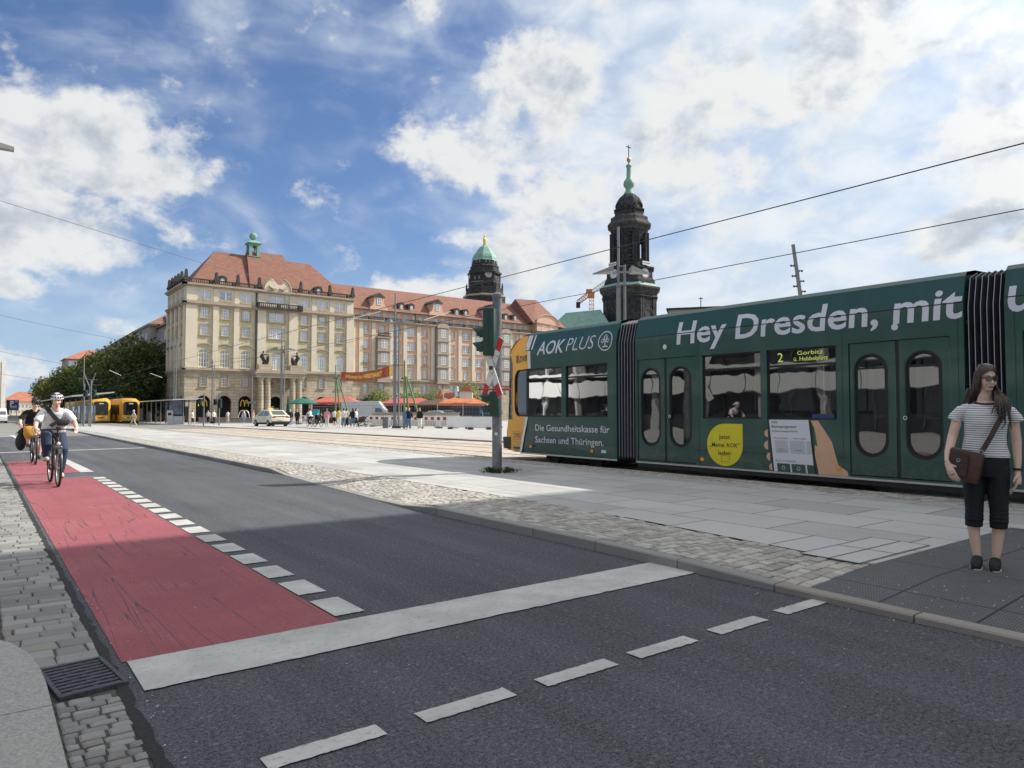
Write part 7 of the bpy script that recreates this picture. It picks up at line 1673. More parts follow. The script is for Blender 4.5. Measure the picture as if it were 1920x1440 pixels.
P_('pedestrian in pale top and navy trousers between white shirt and black jacket', 650, 801, 150, 'stand', 'pale', 'navy', 'black')
P_('woman in black jacket and pale jeans left of the stroller', 661, 802, 200, 'step', 'black', 'jeans', 'brown', True, long_=True)
P_('woman in white blouse and black leggings pushing a black stroller', 668, 802, 70, 'walk', 'white', 'black', 'black', long_=True)
P_('woman in blue denim jacket and blue jeans left of the two walking past the barriers', 761, 805.5, 20, 'stand', 'blue', 'jeans', 'blond', True, long_=True)
P_('companion in navy top walking right beside the denim-jacketed woman', 767, 805.5, 10, 'step', 'navy', 'jeans', 'brown', True)
P_('pedestrian in black top and white wide trousers in front of the striped barrier', 787, 805, -30, 'stand', 'black', 'white', 'black', True)
P_('person in white top and white trousers waiting under the tram shelter', 276, 792, 10, 'stand', 'white', 'white', 'brown')
P_('person in pale shirt waiting beside the one in white under the shelter', 281, 792, -10, 'still', 'white', 'pale', 'blond')
P_('person in black waiting in the middle of the shelter', 289, 792, 30, 'stand', 'black', 'black', 'black', True)
P_('person in navy jacket with a white bag waiting in the shelter', 295, 792, 0, 'still', 'navy', 'grey', 'brown', True)
P_('person in black top walking out of the shelter', 304, 793, -60, 'walk', 'black', 'navy', 'black', True)
P_('person with brown hair and white trousers at the shelter end beside the map board', 309, 793, -20, 'stand', 'rose', 'white', 'brown', True, long_=True)
P_('person in white cap and patterned top near the left shelter behind the cyclist', 133, 798, 10, 'stand', 'white', 'rose', 'hat')
P_('person in black standing by the doors of the left yellow tram', 141, 795, 80, 'still', 'black', 'black', 'black', True)
# passengers behind the tram windows
for lab, x, y, tp, hr in (('dim passenger in grey shirt leaning behind the second middle window of the green tram', 12.85, 7.25, 'grey', 'black'), ('dim passenger with brown hair behind the first middle window of the green tram', 12.9, 8.2, 'rose', 'brown'), ('dim passenger in dark jacket in the front section of the green tram', 12.6, 12.75, 'navy', 'brown')):
    t = thing('person', lab, 'person', (x, y, .0), R(180)); b = MB()
    b.ball((0, 0, 1.60), (.08, .095, .115), 12, 10); b.tube([(0, 0, 1.52), (0, 0, 1.4)], [.05, .07], 8); b.tube([(-.1, -.05, .92), (-.1, -.42, .9), (-.1, -.42, .46)], [.09, .07, .05], 8); b.tube([(.1, -.05, .92), (.1, -.42, .9), (.1, -.42, .46)], [.09, .07, .05], 8)
    put('body', remesh(b, .025, M_SKIN2, 1), t); b = MB(); loft(b, [(0, 0, 1.44, .1, .08), (0, 0, 1.36, .2, .12), (0, 0, 1.1, .18, .13), (0, 0, .86, .18, .14)], 12)
    for s in (-1, 1): b.tube([(s * .18, 0, 1.36), (s * .24, -.05, 1.12), (s * .12, -.3, 1.05)], [.07, .055, .04], 8)
    put('shirt', remesh(b, .03, cloth(tp, COLS[tp]), 1, 'shirt'), t); o = put('hair', HAIRS, t); o.location = (0, 0, .0); o.material_slots[0].link = 'OBJECT'; o.material_slots[0].material = M_HAIR
# ------------------------------------------------------------------ signal post with crossing sign
SP = Vector((8.9, 12.3, .1))
sg = thing('traffic_signal', 'grey post with green signal heads and red and white crossing sign on the island', 'traffic light', SP)
M_GALV = mat('galvanised_steel', (.17, .18, .19), .5, .25, 7, .15, metal=.35, stain=.4); M_SIGG = mat('signal_green', (.010, .045, .034), .45, .15, 4)
M_RED = mat('sign_red', (.42, .014, .022), .45, .12, 6); M_SWHT = mat('sign_white', (.62, .62, .60), .5, .12, 6, stain=.3)
M_HOOD = mat('signal_hood', (.010, .022, .018), .6)
p = MB(); p.tube([(0, 0, -.05), (0, 0, 1.3), (0, 0, 3.78)], [.105, .105, .10], 18); p.lathe([(.112, 3.76), (.112, 3.83), (.06, 3.87)], (0, 0, 0), 18); p.lathe([(.118, 1.26), (.118, 1.34)], (0, 0, 0), 18); p.obj('pole', M_GALV, sg, 40)
def lamp_unit(parent, x, y, z, n, w=.30, hh=.30, dep=.20, hood=True, skip=()):
    """vertical stack of signal lenses facing +y"""
    b = MB(); b.use(M_SIGG); H_ = hh * n + .06; b.rbox(x - w / 2, x + w / 2, y - dep, y, z, z + H_, .025)
    b.use(M_HOOD); b.box(x - w / 2 - .004, x + w / 2 + .004, y - dep * .5 - .006, y - dep * .5, z + .02, z + H_ - .02); o = b.obj('signal_head', None, parent, 50)
    for i in range(n):
        zc_ = z + .03 + hh * (i + .5); l = MB(); l.use(M_JET); l.M = Matrix.Translation((x, y + .005, zc_)) @ Matrix.Rotation(R(-90), 4, 'X'); l.lathe([(.001, .012), (hh * .33, .008), (hh * .36, 0)], (0, 0, 0), 16); l.obj('lens', None, o, True)
        if i in skip: continue
        h = MB(); h.use(M_SIGG); k = 14; r = hh * .42; vs = []
        for j in range(k + 1):
            a = R(-35) + R(250) * j / k; L = .26 * (.55 + .45 * max(0, math.sin(a)))
            vs += [(x + r * math.cos(a), y, zc_ + r * math.sin(a)), (x + r * 1.02 * math.cos(a), y + L, zc_ + r * 1.02 * math.sin(a) - L * .12)]
        vs2 = [(v[0] + (x - v[0]) * .05, v[1], v[2] + (zc_ - v[2]) * .05) for v in vs]; m_ = len(vs)
        h.add(vs, [(2 * j, 2 * j + 1, 2 * j + 3, 2 * j + 2) for j in range(k)]); h.use(M_HOOD); h.add(vs2, [(2 * j, 2 * j + 1, 2 * j + 3, 2 * j + 2) for j in range(k)]); h.obj('hood', None, o, recalc=False)
    return o
q = MB(); q.use(M_GALV)
for z in (3.05, 2.45): q.tube([(0, .0, z), (-.12, .14, z)], .028, 8)
q.tube([(0, 0, 3.62), (-.3, .06, 3.55)], .022, 8)
q.obj('brackets', None, sg)
lamp_unit(sg, -.26, .22, 2.48, 3, .32, .315, .24, skip=(2,)).rotation_euler = (0, 0, R(42))
lamp_unit(sg, -.20, .10, 1.2, 2, .22, .235, .2).rotation_euler = (0, 0, R(42))
# crossed boards, facing the turning traffic
X = sg; cx, cz = -.27, 2.22
for s in (1, -1):
    def PX(u, v, d=0, s=s):
        a = R(62) * s; return (cx - .03 * (s > 0) - d, u * math.cos(a) - v * math.sin(a) - .22, cz + u * math.sin(a) + v * math.cos(a))
    def bar(m, u0, u1, w, th0, th1, col):
        m.use(col); m.add([PX(u0, -w, th0), PX(u1, -w, th0), PX(u1, w, th0), PX(u0, w, th0), PX(u0, -w, th1), PX(u1, -w, th1), PX(u1, w, th1), PX(u0, w, th1)], [(0, 3, 2, 1), (4, 5, 6, 7), (0, 1, 5, 4), (1, 2, 6, 5), (2, 3, 7, 6), (3, 0, 4, 7)])
    m_ = MB(); bar(m_, -.68, .68, .088, 0, .012, M_SWHT)
    for a, c in ((-.68, -.40), (.40, .68)): bar(m_, a, c, .0885, .0122, .0142, M_RED)
    b_ = m_.obj('crossing_board', None, sg)
    k = MB(); k.use(M_INK); rn = random.Random(5 + s)
    for i in range(7):
        u, v = rn.uniform(-.36, -.06), rn.uniform(-.05, .05); w_ = rn.uniform(.008, .02); k.poly([PX(u, v, .0135), PX(u + w_, v + .012, .0135), PX(u + w_ * 1.6, v - .008, .0135), PX(u + .004, v - .02, .0135)])
    k.obj('sticker_marks', None, b_, recalc=False)
k = MB(); k.use(M_BLK); k.box(cx - .06, cx - .03, -.27, -.17, cz - .04, cz + .04); k.tube([(cx, -.2, cz), (0, 0, cz)], .025, 6); k.obj('clamp', None, sg)
k = MB(); k.use(M_RED); d = Vector((RT.x, RT.y, 0)); k.tube([d * -.40 + Vector((-.2, -.27, 1.77)), d * .30 + Vector((-.2, -.27, 1.765))], .018, 8); k.obj('red_bar', None, sg)
k = MB(); k.use(M_SWHT); k.M = Matrix.Rotation(R(-45), 4, 'Z'); k.box(-.04, .04, -.112, -.107, 1.62, 1.74); k.box(-.03, .03, -.112, -.107, 1.48, 1.56); k.box(-.03, .03, -.112, -.107, .8, .86); k.obj('label_plate', None, sg)
tf = MB(); rn = random.Random(4)
for i in range(260):
    a = rn.uniform(0, 6.28); r = .10 + abs(rn.gauss(0, .13)); p = Vector((r * math.cos(a) + .06, r * math.sin(a), .0)); L = rn.uniform(.04, .13) * (1.2 - r); d = Vector((math.cos(a) * .6 + rn.gauss(0, .4), math.sin(a) * .6 + rn.gauss(0, .4), 1)).normalized(); s = Vector((-d.y, d.x, 0)).normalized() * .006
    tf.add([p - s, p + s, p + d * L + s * .5, p + d * L * 1.25 + Vector((d.x, d.y, -.3)) * .03], [(0, 1, 2, 3)])
tag(tf.obj('weeds', leaf_mat('weed_leaves', (.02, .035, .01), (.06, .08, .025))), 'small tuft of dark weeds growing round the foot of the signal post', 'weeds').location = SP
# ------------------------------------------------------------------ lamp masts, signals, wires
M_MAST = mat('mast_grey', (.21, .22, .23), .5, .1, 2, metal=.3); M_REFL = mat('lamp_reflector', (.24, .24, .235), .5, .08, 2)
def lamp_mast(label, p, H_=11.5, rz=0.0, z_lamp=9.0, group='tall double lamp masts on the square'):
    t = thing('street_lamp', label, 'street lamp', p, rz, group)
    m_ = MB(); m_.tube([(0, 0, 0), (0, 0, H_ * .72), (0, 0, H_ * .73), (0, 0, H_)], [.13, .13, .075, .07], 10); m_.obj('mast', M_MAST, t)
    m_ = MB(); m_.tube([(.34, 0, 0), (.34, 0, z_lamp + .4)], .075, 8); m_.box(.0, .34, -.03, .03, z_lamp + .3, z_lamp + .36); m_.box(.0, .34, -.03, .03, .3, .38); m_.obj('mast', M_MAST, t)
    m_ = MB(); m_.use(M_IRON); m_.box(-.2, .54, -.16, .16, 0, .22); m_.obj('base', None, t)
    for s in (-1, 1):
        c = .17 + s * .25; l = MB(); l.use(M_REFL); l.tube([(.17, 0, z_lamp), (c + s * .3, 0, z_lamp)], .05, 6)
        x0, x1 = c + s * .25, c + s * 1.35
        l.add([(x0, -.5, z_lamp + .28), (x0, .5, z_lamp + .28), (x1, 0, z_lamp - .08), (x0, -.5, z_lamp - .02), (x0, .5, z_lamp - .02), (x1, 0, z_lamp - .14)], [(0, 2, 1), (3, 4, 5), (0, 1, 4, 3), (0, 3, 5, 2), (1, 2, 5, 4)]); l.obj('lamp_head', None, t)
    return t
def onground(px, c):
    p = at(px, 772, c); p.z = gz(p.y) + (.09 if p.x > XT else .1 if p.x < XC1 else .03); return p
lm = lamp_mast('tall grey double mast lamp beside the dark litter bin, left of the right tripod', onground(740, 60), 11.5, -TH)
l2 = dup(lm, onground(527, 85), -TH, 'tall grey double mast lamp in front of the portal columns of the corner building')
l3 = dup(lm, onground(1161, 38.6), -TH, 'tall grey double mast lamp before the church tower, rising behind the tram')
def slim(label, px, c, H_, gap=.26):
    p = onground(px, c); t = thing('catenary_mast', label, 'mast', p, -TH, 'slim double catenary masts'); m_ = MB()
    m_.tube([(0, 0, 0), (0, 0, H_)], [.10, .06], 8); m_.tube([(gap, 0, 0), (gap, 0, H_ * .93)], [.07, .05], 8); m_.box(0, gap, -.02, .02, H_ * .9, H_ * .9 + .05); m_.obj('pole', M_MAST, t)
    m_ = MB(); m_.use(M_IRON); m_.box(-.15, gap + .12, -.12, .12, 0, .3); m_.obj('base', None, t)
    m_ = MB(); m_.use(M_MAST); m_.tube([(0, 0, H_ - .3), (gap * 2.4, 0, H_ - .25)], .04, 6); m_.obj('bracket', None, t); return t
slim('slim double catenary mast in front of the first two arcade arches', 397, 92, 8.3); slim('slim double catenary mast before the shaded side of the corner building', 325, 90, 11.0)
sl_ = thing('street_lamp', 'slim single post lamp just left of the portal columns', 'street lamp', onground(472, 100), -TH); m_ = MB(); m_.tube([(0, 0, 0), (0, 0, 7.0)], [.1, .06], 8); m_.obj('mast', M_MAST, sl_); m_ = MB(); m_.use(M_REFL); m_.rbox(-.1, .55, -.12, .12, 6.9, 7.15, .04); m_.box(-.8, .5, -.03, .03, 2.7, 3.0); m_.obj('lamp_head', None, sl_)
def far_signal(label, px, c, H_, heads, cat='traffic light'):
    t = thing('traffic_signal', label, cat, onground(px, c), -TH); m_ = MB(); m_.tube([(0, 0, 0), (0, 0, H_)], .075, 8); m_.obj('pole', M_GALV, t)
    for x, z, n in heads:
        h = MB(); h.use(M_SIGG); h.rbox(x - .15, x + .15, -.32, -.08, z, z + .32 * n, .03); h.use(M_HOOD)
        for i in range(n): h.M = Matrix.Translation((x, -.33, z + .32 * i + .17)) @ Matrix.Rotation(R(90), 4, 'X'); h.lathe([(.13, 0), (.13, .12), (.11, .12), (.1, .02)], (0, 0, 0), 10); h.M = None
        h.obj('signal_head', None, t)
    return t
far_signal('grey signal post with one green head before the first arcade arch', 382, 74, 3.4, ((-.28, 2.2, 2),))
far_signal('signal post with paired dark heads standing left of the second arcade arch', 411, 76, 3.5, ((-.35, 2.2, 2), (.18, 1.9, 3)))
far_signal('signal post with green head beside the left tram shelter, left of its twin', 157, 71, 4.3, ((.3, 3.0, 2),)); far_signal('signal post with small green head, right of its twin before the yellow tram', 170, 70, 4.6, ((.45, 3.0, 2),))
hm_ = thing('catenary_mast', 'catenary mast with forked arms rising behind the two signal posts by the left shelter', 'mast', onground(168, 86), -TH); m_ = MB(); m_.tube([(0, 0, 0), (0, 0, 4.6)], .11, 8); m_.tube([(0, 0, 4.4), (-.9, 0, 6.4)], .06, 6); m_.tube([(0, 0, 4.4), (.6, 0, 6.2)], .06, 6); m_.tube([(-.8, 0, 4.6), (-.8, 0, 8.3)], .06, 6); m_.tube([(-1.5, 0, 5.6), (.9, 0, 5.4)], .03, 5); m_.obj('pole', M_MAST, hm_)
# leaning light mast behind the tram
pt_ = at(1487, 458, 50); pb = at(1500, 548, 50.5); d = (pt_ - pb); b0 = pb - d * (pb.z / d.z)
lmst = thing('light_mast', 'leaning grey mast with rows of small spotlights above the tram roof', 'mast', (b0.x, b0.y, 0)); m_ = MB(); m_.tube([(0, 0, 0), tuple(pt_ - Vector((b0.x, b0.y, 0)))], [.2, .125], 10); m_.obj('pole', M_MAST, lmst)
sp_ = MB(); sp_.use(M_IRON)
for i in range(11):
    z = pt_.z - 1.5 - i * .36; q = b0 + d * (z / d.z); q = Vector((q.x - b0.x, q.y - b0.y, z)); s = 1 if i % 2 else -1
    e = q + RT * (s * .36); sp_ = MB(); sp_.use(M_IRON); sp_.tube([q, e], .035, 5); sp_.ball(e, .085, 8, 6); sp_.ball(q + RT * s * .19, .075, 8, 6); sp_.obj('spotlight', None, lmst)
# lamp arm at the top left
la_ = thing('street_lamp', 'pointed end of a grey street lamp reaching in at the left edge', 'street lamp', (-1.6, 24.3, gz(24.3))); m_ = MB(); m_.tube([(0, 0, 0), (0, 0, 9.2)], [.13, .08], 10); m_.obj('mast', M_MAST, la_)
tip = at(26.5, 280, 20.0); tx, ty, tz = tip.x + 1.6, tip.y - 24.3, tip.z - gz(24.3)
m_ = MB(); m_.use(M_REFL); m_.add([(.0, ty - .35, tz + .34), (.0, ty + .35, tz + .34), (tx, ty + .1, tz + .04), (tx, ty - .1, tz + .04), (.0, ty - .35, tz - .02), (.0, ty + .35, tz - .02), (tx, ty + .1, tz - .06), (tx, ty - .1, tz - .06)], [(0, 3, 2, 1), (4, 5, 6, 7), (0, 1, 5, 4), (1, 2, 6, 5), (2, 3, 7, 6), (3, 0, 4, 7)]); m_.obj('lamp_head', M_REFL, la_)
# overhead wires
M_WIRE = mat('wire', (.03, .03, .035), .5)
def wire(label, pts, r=.012, sag=0.0):
    out = []
    for a, c in zip(pts, pts[1:]):
        a, c = Vector(a), Vector(c); n = 10
        for i in range(n): t_ = i / n; q = a.lerp(c, t_); q.z -= sag * 4 * t_ * (1 - t_); out.append(q)
    out.append(Vector(pts[-1])); m_ = MB(); m_.tube(out, r, 5); return tag(m_.obj('overhead_wire', M_WIRE), label, 'wire', 'overhead tram wires')
def onX(px, py, X): d = ray(px, py); t_ = X / d.x; return Vector((X, d.y * t_, EYE + d.z * t_))
a0 = onX(1920, 265, TR1); zA = a0.z
wire('upper thick contact wire running from the top right down behind the signal post', [(TR1 - .1, -20, zA), (TR1 + .1, 15, zA), (TR1 - .1, 45, zA - .05), (TR1, 80, zA - .1), (TR1, 140, zA - .2), (TR1, 260, zA - .5)], .012, .02)
zB_ = onX(1920, 390, TR2).z
wire('lower contact wire at the right, crossing the church tower below the clocks', [(TR2, -20, zB_), (TR2, 20, zB_), (TR2 + .1, 50, zB_), (TR2, 85, zB_ - .05), (TR2, 150, zB_ - .2), (TR2, 260, zB_ - .5)], .011, .02)
wire('wire slanting from the left edge past the big cloud to the red roof', [at(-160, 327, 38), at(385, 495, 57), at(570, 541, 66)], .016)
wire('span wire crossing the sky above the street trees', [at(-80, 572, 78), at(225, 637, 92)], .02, .15)
wire('lower span wire left of the red hipped roof', [at(-60, 645, 120), at(150, 688, 132)], .024, .15)
wire('faint span wire above the distant red roofs', [at(-60, 690, 150), at(110, 718, 158)], .024, .1)
wire('thin wire sagging from the building front down to the tram wires', [(30.5, 112.9, 9.6), at(540, 665, 95), at(735, 620, 62)], .014, .2)
wire('thin wire from the slim double mast along the building arches', [at(340, 675, 88), at(395, 680, 92), at(545, 645, 95)], .014, .2)
for i, (x, y, n) in enumerate(((658, 598, 1), (795, 600, 1), (205, 694, 0), (282, 700, 0))):
    c = (62, 56, 95, 95)[i]; a = at(x, y, c); e = at(x + (55, 50, 22, 22)[i], y + (-14, -16, 10, 8)[i], c + 1); m_ = MB(); m_.tube([a, e], .03, 5)
    tag(m_.obj('insulator_rod', M_SWHT), ('pale rod insulator before the left end of the salmon wing', 'pale rod insulator before the middle of the salmon wing', 'left pale rod insulator against the dark trees', 'right pale rod insulator against the dark trees')[i], 'insulator', 'rod insulators on the wires')
# ------------------------------------------------------------------ tram stop shelters
M_SHROOF = mat('shelter_roof', (.42, .44, .44), .4, .08, 1); M_CLEAR = glass('shelter_glass', (.05, .06, .06), .1, .75, .02)
def shelter(label, x0, x1, y0, y1, h, tilt):
    z = gz((y0 + y1) / 2) + .1; t = thing('tram_shelter', label, 'shelter', ((x0 + x1) / 2, y0, z), 0, 'tram stop shelters'); w = (x1 - x0) / 2; L = y1 - y0
    r = MB(); r.use(M_SHROOF); r.add([(-w, 0, h - tilt), (w, 0, h + tilt), (w, L, h + tilt), (-w, L, h - tilt), (-w, 0, h - tilt + .13), (w, 0, h + tilt + .13), (w, L, h + tilt + .13), (-w, L, h - tilt + .13)], [(0, 3, 2, 1), (4, 5, 6, 7), (0, 1, 5, 4), (1, 2, 6, 5), (2, 3, 7, 6), (3, 0, 4, 7)]); r.use(M_DIRT)
    for i in range(int(L / 2)): r.box(-w * .9, w * .9, .8 + i * 2, .9 + i * 2, h - tilt - .06, h - tilt + .01)
    r.obj('roof', None, t)
    for i in range(int(L / 6.4) if w > 1.8 else int(L / 3.2)):
        i = i * 2 if w > 1.8 else i
        for x in (-.25,) if w > 1.8 else (-.25, .35): q = MB(); q.tube([(x, 1 + i * 3.2, -.1), (x, 1 + i * 3.2, h)], .06, 6); q.obj('post', M_MAST, t)
        if i % 2 == 0: q = MB(); q.use(M_CLEAR); q.box(.33, .36, 1.1 + i * 3.2, 4.1 + i * 3.2, .3, 2.2); q.obj('glass_panel', None, t)
    return t
shelter('flat-roofed glass tram shelter beside the corner building, right of the yellow trams', 17.9, 21.2, 88.5, 118, 2.95, .08)
shelter('tram shelter with tilted grey roof left of the yellow trams, behind the cyclists', 7.6, 11.4, 84, 128, 3.3, .22)
pf = MB(); pf.use(G_PLAZA); pf.box(18.3, 22, 86, 122, -.6, -.02 + gz(90) + .12); struct(pf.obj('platform'))
bd = thing('information_board', 'dark framed map board on a pale base at the end of the right shelter', 'sign', onground(330.5, 84), -TH); m_ = MB(); m_.use(mat('pale_panel', (.6, .6, .6), .5)); m_.rbox(-.95, .95, -.12, .12, 0, 1.0, .02); m_.obj('base', None, bd); m_ = MB(); m_.use(M_BLK); m_.rbox(-1.0, 1.0, -.14, .14, 1.0, 3.05, .03); m_.obj('frame', None, bd); m_ = MB(); m_.use(mat('map_panel', (.16, .19, .25), .25, .4, 2)); m_.box(-.75, .75, -.15, -.141, 1.2, 2.9); m_.obj('map', None, bd)
tk = thing('ticket_machine', 'pale grey ticket machine standing left of the dark map board', 'machine', onground(320.5, 84), -TH); m_ = MB(); m_.use(mat('pale_panel', (.6, .6, .6))); m_.rbox(-.35, .35, -.3, .3, 0, 1.75, .04); m_.obj('cabinet', None, tk); m_ = MB(); m_.use(M_BLK); m_.box(-.2, .2, -.31, -.301, 1.15, 1.45); m_.obj('screen', None, tk)
ps = thing('parking_sign', 'dark blue parking sign with white P on a post at far left', 'sign', onground(26, 150), -TH); m_ = MB(); m_.use(mat('sign_blue', (.015, .03, .10), .4)); m_.rbox(-.98, .98, -.08, .08, 2.1, 4.3, .04); m_.obj('panel', None, ps)
m_ = MB(); m_.use(M_SWHT); write(m_, 'P', lambda u, v, d=0: (u, -.09, v), -.75, 3.05, .75, 1, .02, height=1.05); write(m_, 'frei', lambda u, v, d=0: (u, -.09, v), .25, 3.85, .5, 1, .0); write(m_, 'Altmarkt', lambda u, v, d=0: (u, -.09, v), -.75, 2.55, 1.4, 1, .0); m_.obj('lettering', None, ps, recalc=False)
m_ = MB(); m_.use(M_MAST); m_.tube([(-.6, 0, 0), (-.6, 0, 2.1)], .08, 6); m_.tube([(.6, 0, 0), (.6, 0, 2.1)], .08, 6); m_.obj('posts', None, ps); m_ = MB(); m_.use(M_DIRT); m_.box(-1.5, -1.1, -.2, .2, 0, 4.3); m_.obj('side_panel', None, ps); m_ = MB(); m_.use(B_GREY); m_.box(-1.6, 1.4, -.6, .6, 0, 1.0); m_.obj('plinth', None, ps)
# ------------------------------------------------------------------ cars
def car(label, p, rz, m, L=4.6, Wd=1.85, Ht=1.6, van=False, taxi=False, cat='car', name='parked_car', group=None):
    t = thing(name, label, cat, p, rz, group); w = Wd / 2
    if van: prof = [(-L / 2, .35), (-L / 2, 1.0), (-L / 2 + .15, 1.15), (-L / 2 + 1.0, 2.05), (-L / 2 + 1.5, Ht), (L / 2 - .1, Ht), (L / 2, Ht - .15), (L / 2, .35)]
    else: prof = [(-L / 2, .35), (-L / 2 - .02, .62), (-L / 2 + .12, .85), (-L / 2 + 1.05, 1.0), (-L / 2 + 1.75, Ht - .12), (-L / 2 + 2.3, Ht), (L / 2 - 1.1, Ht - .05), (L / 2 - .35, Ht - .5), (L / 2 - .04, Ht - .58), (L / 2, .75), (L / 2 - .06, .38)]
    n = len(prof); b = MB(); b.use(m); zmid = .95; vs = []
    for s, k in ((-1, 1), (-1, 0), (1, 0), (1, 1)):
        for y, z in prof:
            inset = (0 if van else .0) + max(0, z - zmid) * (.10 if van else .26)
            x = s * (w - inset - (.0 if k == 0 else 0)); vs.append((x, y, z))
    vs = [(-(w - max(0, z - zmid) * (.10 if van else .30)), y, z) for y, z in prof] + [((w - max(0, z - zmid) * (.10 if van else .30)), y, z) for y, z in prof]
    tri = tessellate_polygon([[Vector((q[0], q[1], 0)) for q in prof]])
    b.add(vs, [(i, (i + 1) % n, n + (i + 1) % n, n + i) for i in range(n)] + [tuple(f) for f in tri] + [tuple(i + n for i in f) for f in tri])
    me = b.mesh('body'); bm = bmesh.new(); bm.from_mesh(me); bmesh.ops.bevel(bm, geom=[e for e in bm.edges if e.is_boundary is False and e.calc_face_angle(0) > .5], offset=.07, segments=2, affect='EDGES', profile=.6); bm.to_mesh(me); bm.free(); me.polygons.foreach_set('use_smooth', [True] * len(me.polygons)); me.set_sharp_from_angle(angle=R(40)); put('body', me, t)
    g = glass('car_glass', (.012, .014, .017), .22, 0, .03)
    X_ = lambda z: w - max(0, z - zmid) * (.10 if van else .30) + .008
    def side(name, pts):
        for s in (-1, 1):
            q = MB(); q.use(g); q.poly([(s * X_(z), y, z) for y, z in pts]); q.obj(name, None, t)
    if van: side('side_window', [(-L / 2 + .75, 1.2), (-L / 2 + 1.9, 1.2), (-L / 2 + 1.9, 1.95), (-L / 2 + 1.25, 1.95)])
    else: side('side_window', [(-L / 2 + 1.3, 1.02), (-L / 2 + 2.6, 1.03), (-L / 2 + 2.6, Ht - .12), (-L / 2 + 1.95, Ht - .16)]); side('side_window', [(-L / 2 + 2.68, 1.03), (L / 2 - .75, 1.06), (L / 2 - 1.0, Ht - .18), (-L / 2 + 2.68, Ht - .12)])
    def face(name, mm, y, z0, z1, x0, x1, dy=0):
        q = MB(); q.use(mm); q.quad((x0, y, z0), (x1, y, z0), (x1 * (.9 if dy else 1), y + dy, z1), (x0 * (.9 if dy else 1), y + dy, z1)); return q.obj(name, None, t)
    if van: face('windscreen', g, -L / 2 + .16, 1.2, 2.0, -w + .12, w - .12, .82); face('rear_window', g, L / 2 + .01, 1.3, 1.9, -w + .2, w - .2)
    else: face('windscreen', g, -L / 2 + 1.08, 1.03, Ht - .16, -w + .16, w - .16, .64); face('rear_window', g, L / 2 - .33, Ht - .5, Ht - .1, -w + .3, w - .3, -.66)
    for s in (-1, 1):
        q = MB(); q.use(mat('tail_lamp', (.25, .01, .012), .2)); q.box(s * (w - .42), s * (w - .06), L / 2 - .05, L / 2 + .012, .88, .96); q.obj('tail_light', None, t)
        q = MB(); q.use(mat('headlamp', (.8, .8, .76))); q.rbox(s * (w - .22) - .18, s * (w - .22) + .18, -L / 2 - .01, -L / 2 + .2, .68, .80, .02); q.obj('headlight', None, t)
        q = MB(); q.use(m); q.rbox(s * w + s * .1 - .1, s * w + s * .1 + .1, -L / 2 + 1.45, -L / 2 + 1.6, 1.02, 1.16, .03); q.obj('mirror', None, t)
        for y in (-L / 2 + .9, L / 2 - .85):
            q = MB(); q.use(mat('tyre', (.016, .016, .017))); q.M = Matrix.Translation((s * (w - .10), y, .33)) @ Matrix.Rotation(R(90), 4, 'Y'); q.lathe([(.2, -.12), (.33, -.11), (.34, 0), (.33, .11), (.2, .12)], (0, 0, 0), 18); wh = q.obj('wheel', None, t)
            q = MB(); q.use(mat('rim_alloy', (.35, .35, .36), .35)); q.M = Matrix.Translation((s * (w + .012), y, .33)) @ Matrix.Rotation(R(90), 4, 'Y'); q.lathe([(.2, -.01), (.19, .012), (.05, .012)], (0, 0, 0), 12); q.obj('rim', None, wh)
    q = MB(); q.use(M_BLK); q.rbox(-w + .1, w - .1, -L / 2 + .1, L / 2 - .02, .18, .42, .03); q.box(-w + .02, w - .02, L / 2 - .03, L / 2 + .015, .36, .5); q.obj('sill', None, t)
    q = MB(); q.use(M_SWHT); q.box(-.26, .26, L / 2 + .0, L / 2 + .016, .62, .73); q.obj('number_plate', None, t)
    if taxi: q = MB(); q.use(mat('taxi_yellow', (.75, .6, .1), .4)); q.rbox(-.28, .28, -.25, -.05, Ht + .0, Ht + .16, .03); q.obj('roof_sign', None, t); q = MB(); q.use(g); q.box(-w + .2, w - .2, L / 2 + .0, L / 2 + .012, .98, 1.04); q.obj('light_bar', None, t)
    return t
M_TAXI = mat('taxi_cream', (.70, .65, .50), .3, .03, .5, coat=.4); M_VANG = mat('van_grey', (.45, .47, .48), .35, .04, .5, coat=.3)
tp_ = onground(508, 72); car('cream taxi with yellow roof sign driving away toward the portal', tp_, math.atan2(-tp_.x, tp_.y) + R(180 + 24), M_TAXI, 4.7, 1.95, 1.66, taxi=True, name='taxi', cat='taxi')
vp = onground(689, 86); car('large silver grey van parked right of the red market tent', vp, -TH + R(90), M_VANG, 6.0, 2.1, 2.75, van=True, cat='van', name='parked_van')
v2 = onground(-3, 96); car('white van coming toward us in the road lane at the left edge', v2, R(0), mat('van_white', (.72, .72, .72), .35, .03, coat=.3), 4.8, 1.9, 1.9, van=True, cat='van', name='van')
for i, (px, lab, cc, hh_) in enumerate(((826, 'silver car behind the fence, left of the two at the market', (.4, .42, .44), 1.6), (848, 'greenish grey car behind the fence, right of the silver one', (.16, .22, .22), 1.65))):
    q = onground(px, 80); car(lab, q, -TH + R(70), mat('car_paint_%s' % ('silver' if i == 0 else 'green'), cc, .3, .03, coat=.4), 4.5, 1.85, hh_)
q = onground(890, 80); car('black van behind the white barriers, next to the tram nose', q, -TH + R(85), mat('car_paint_black', (.02, .022, .025), .3, .03, coat=.4), 5.2, 2.0, 2.1, van=True, cat='van', name='parked_van')
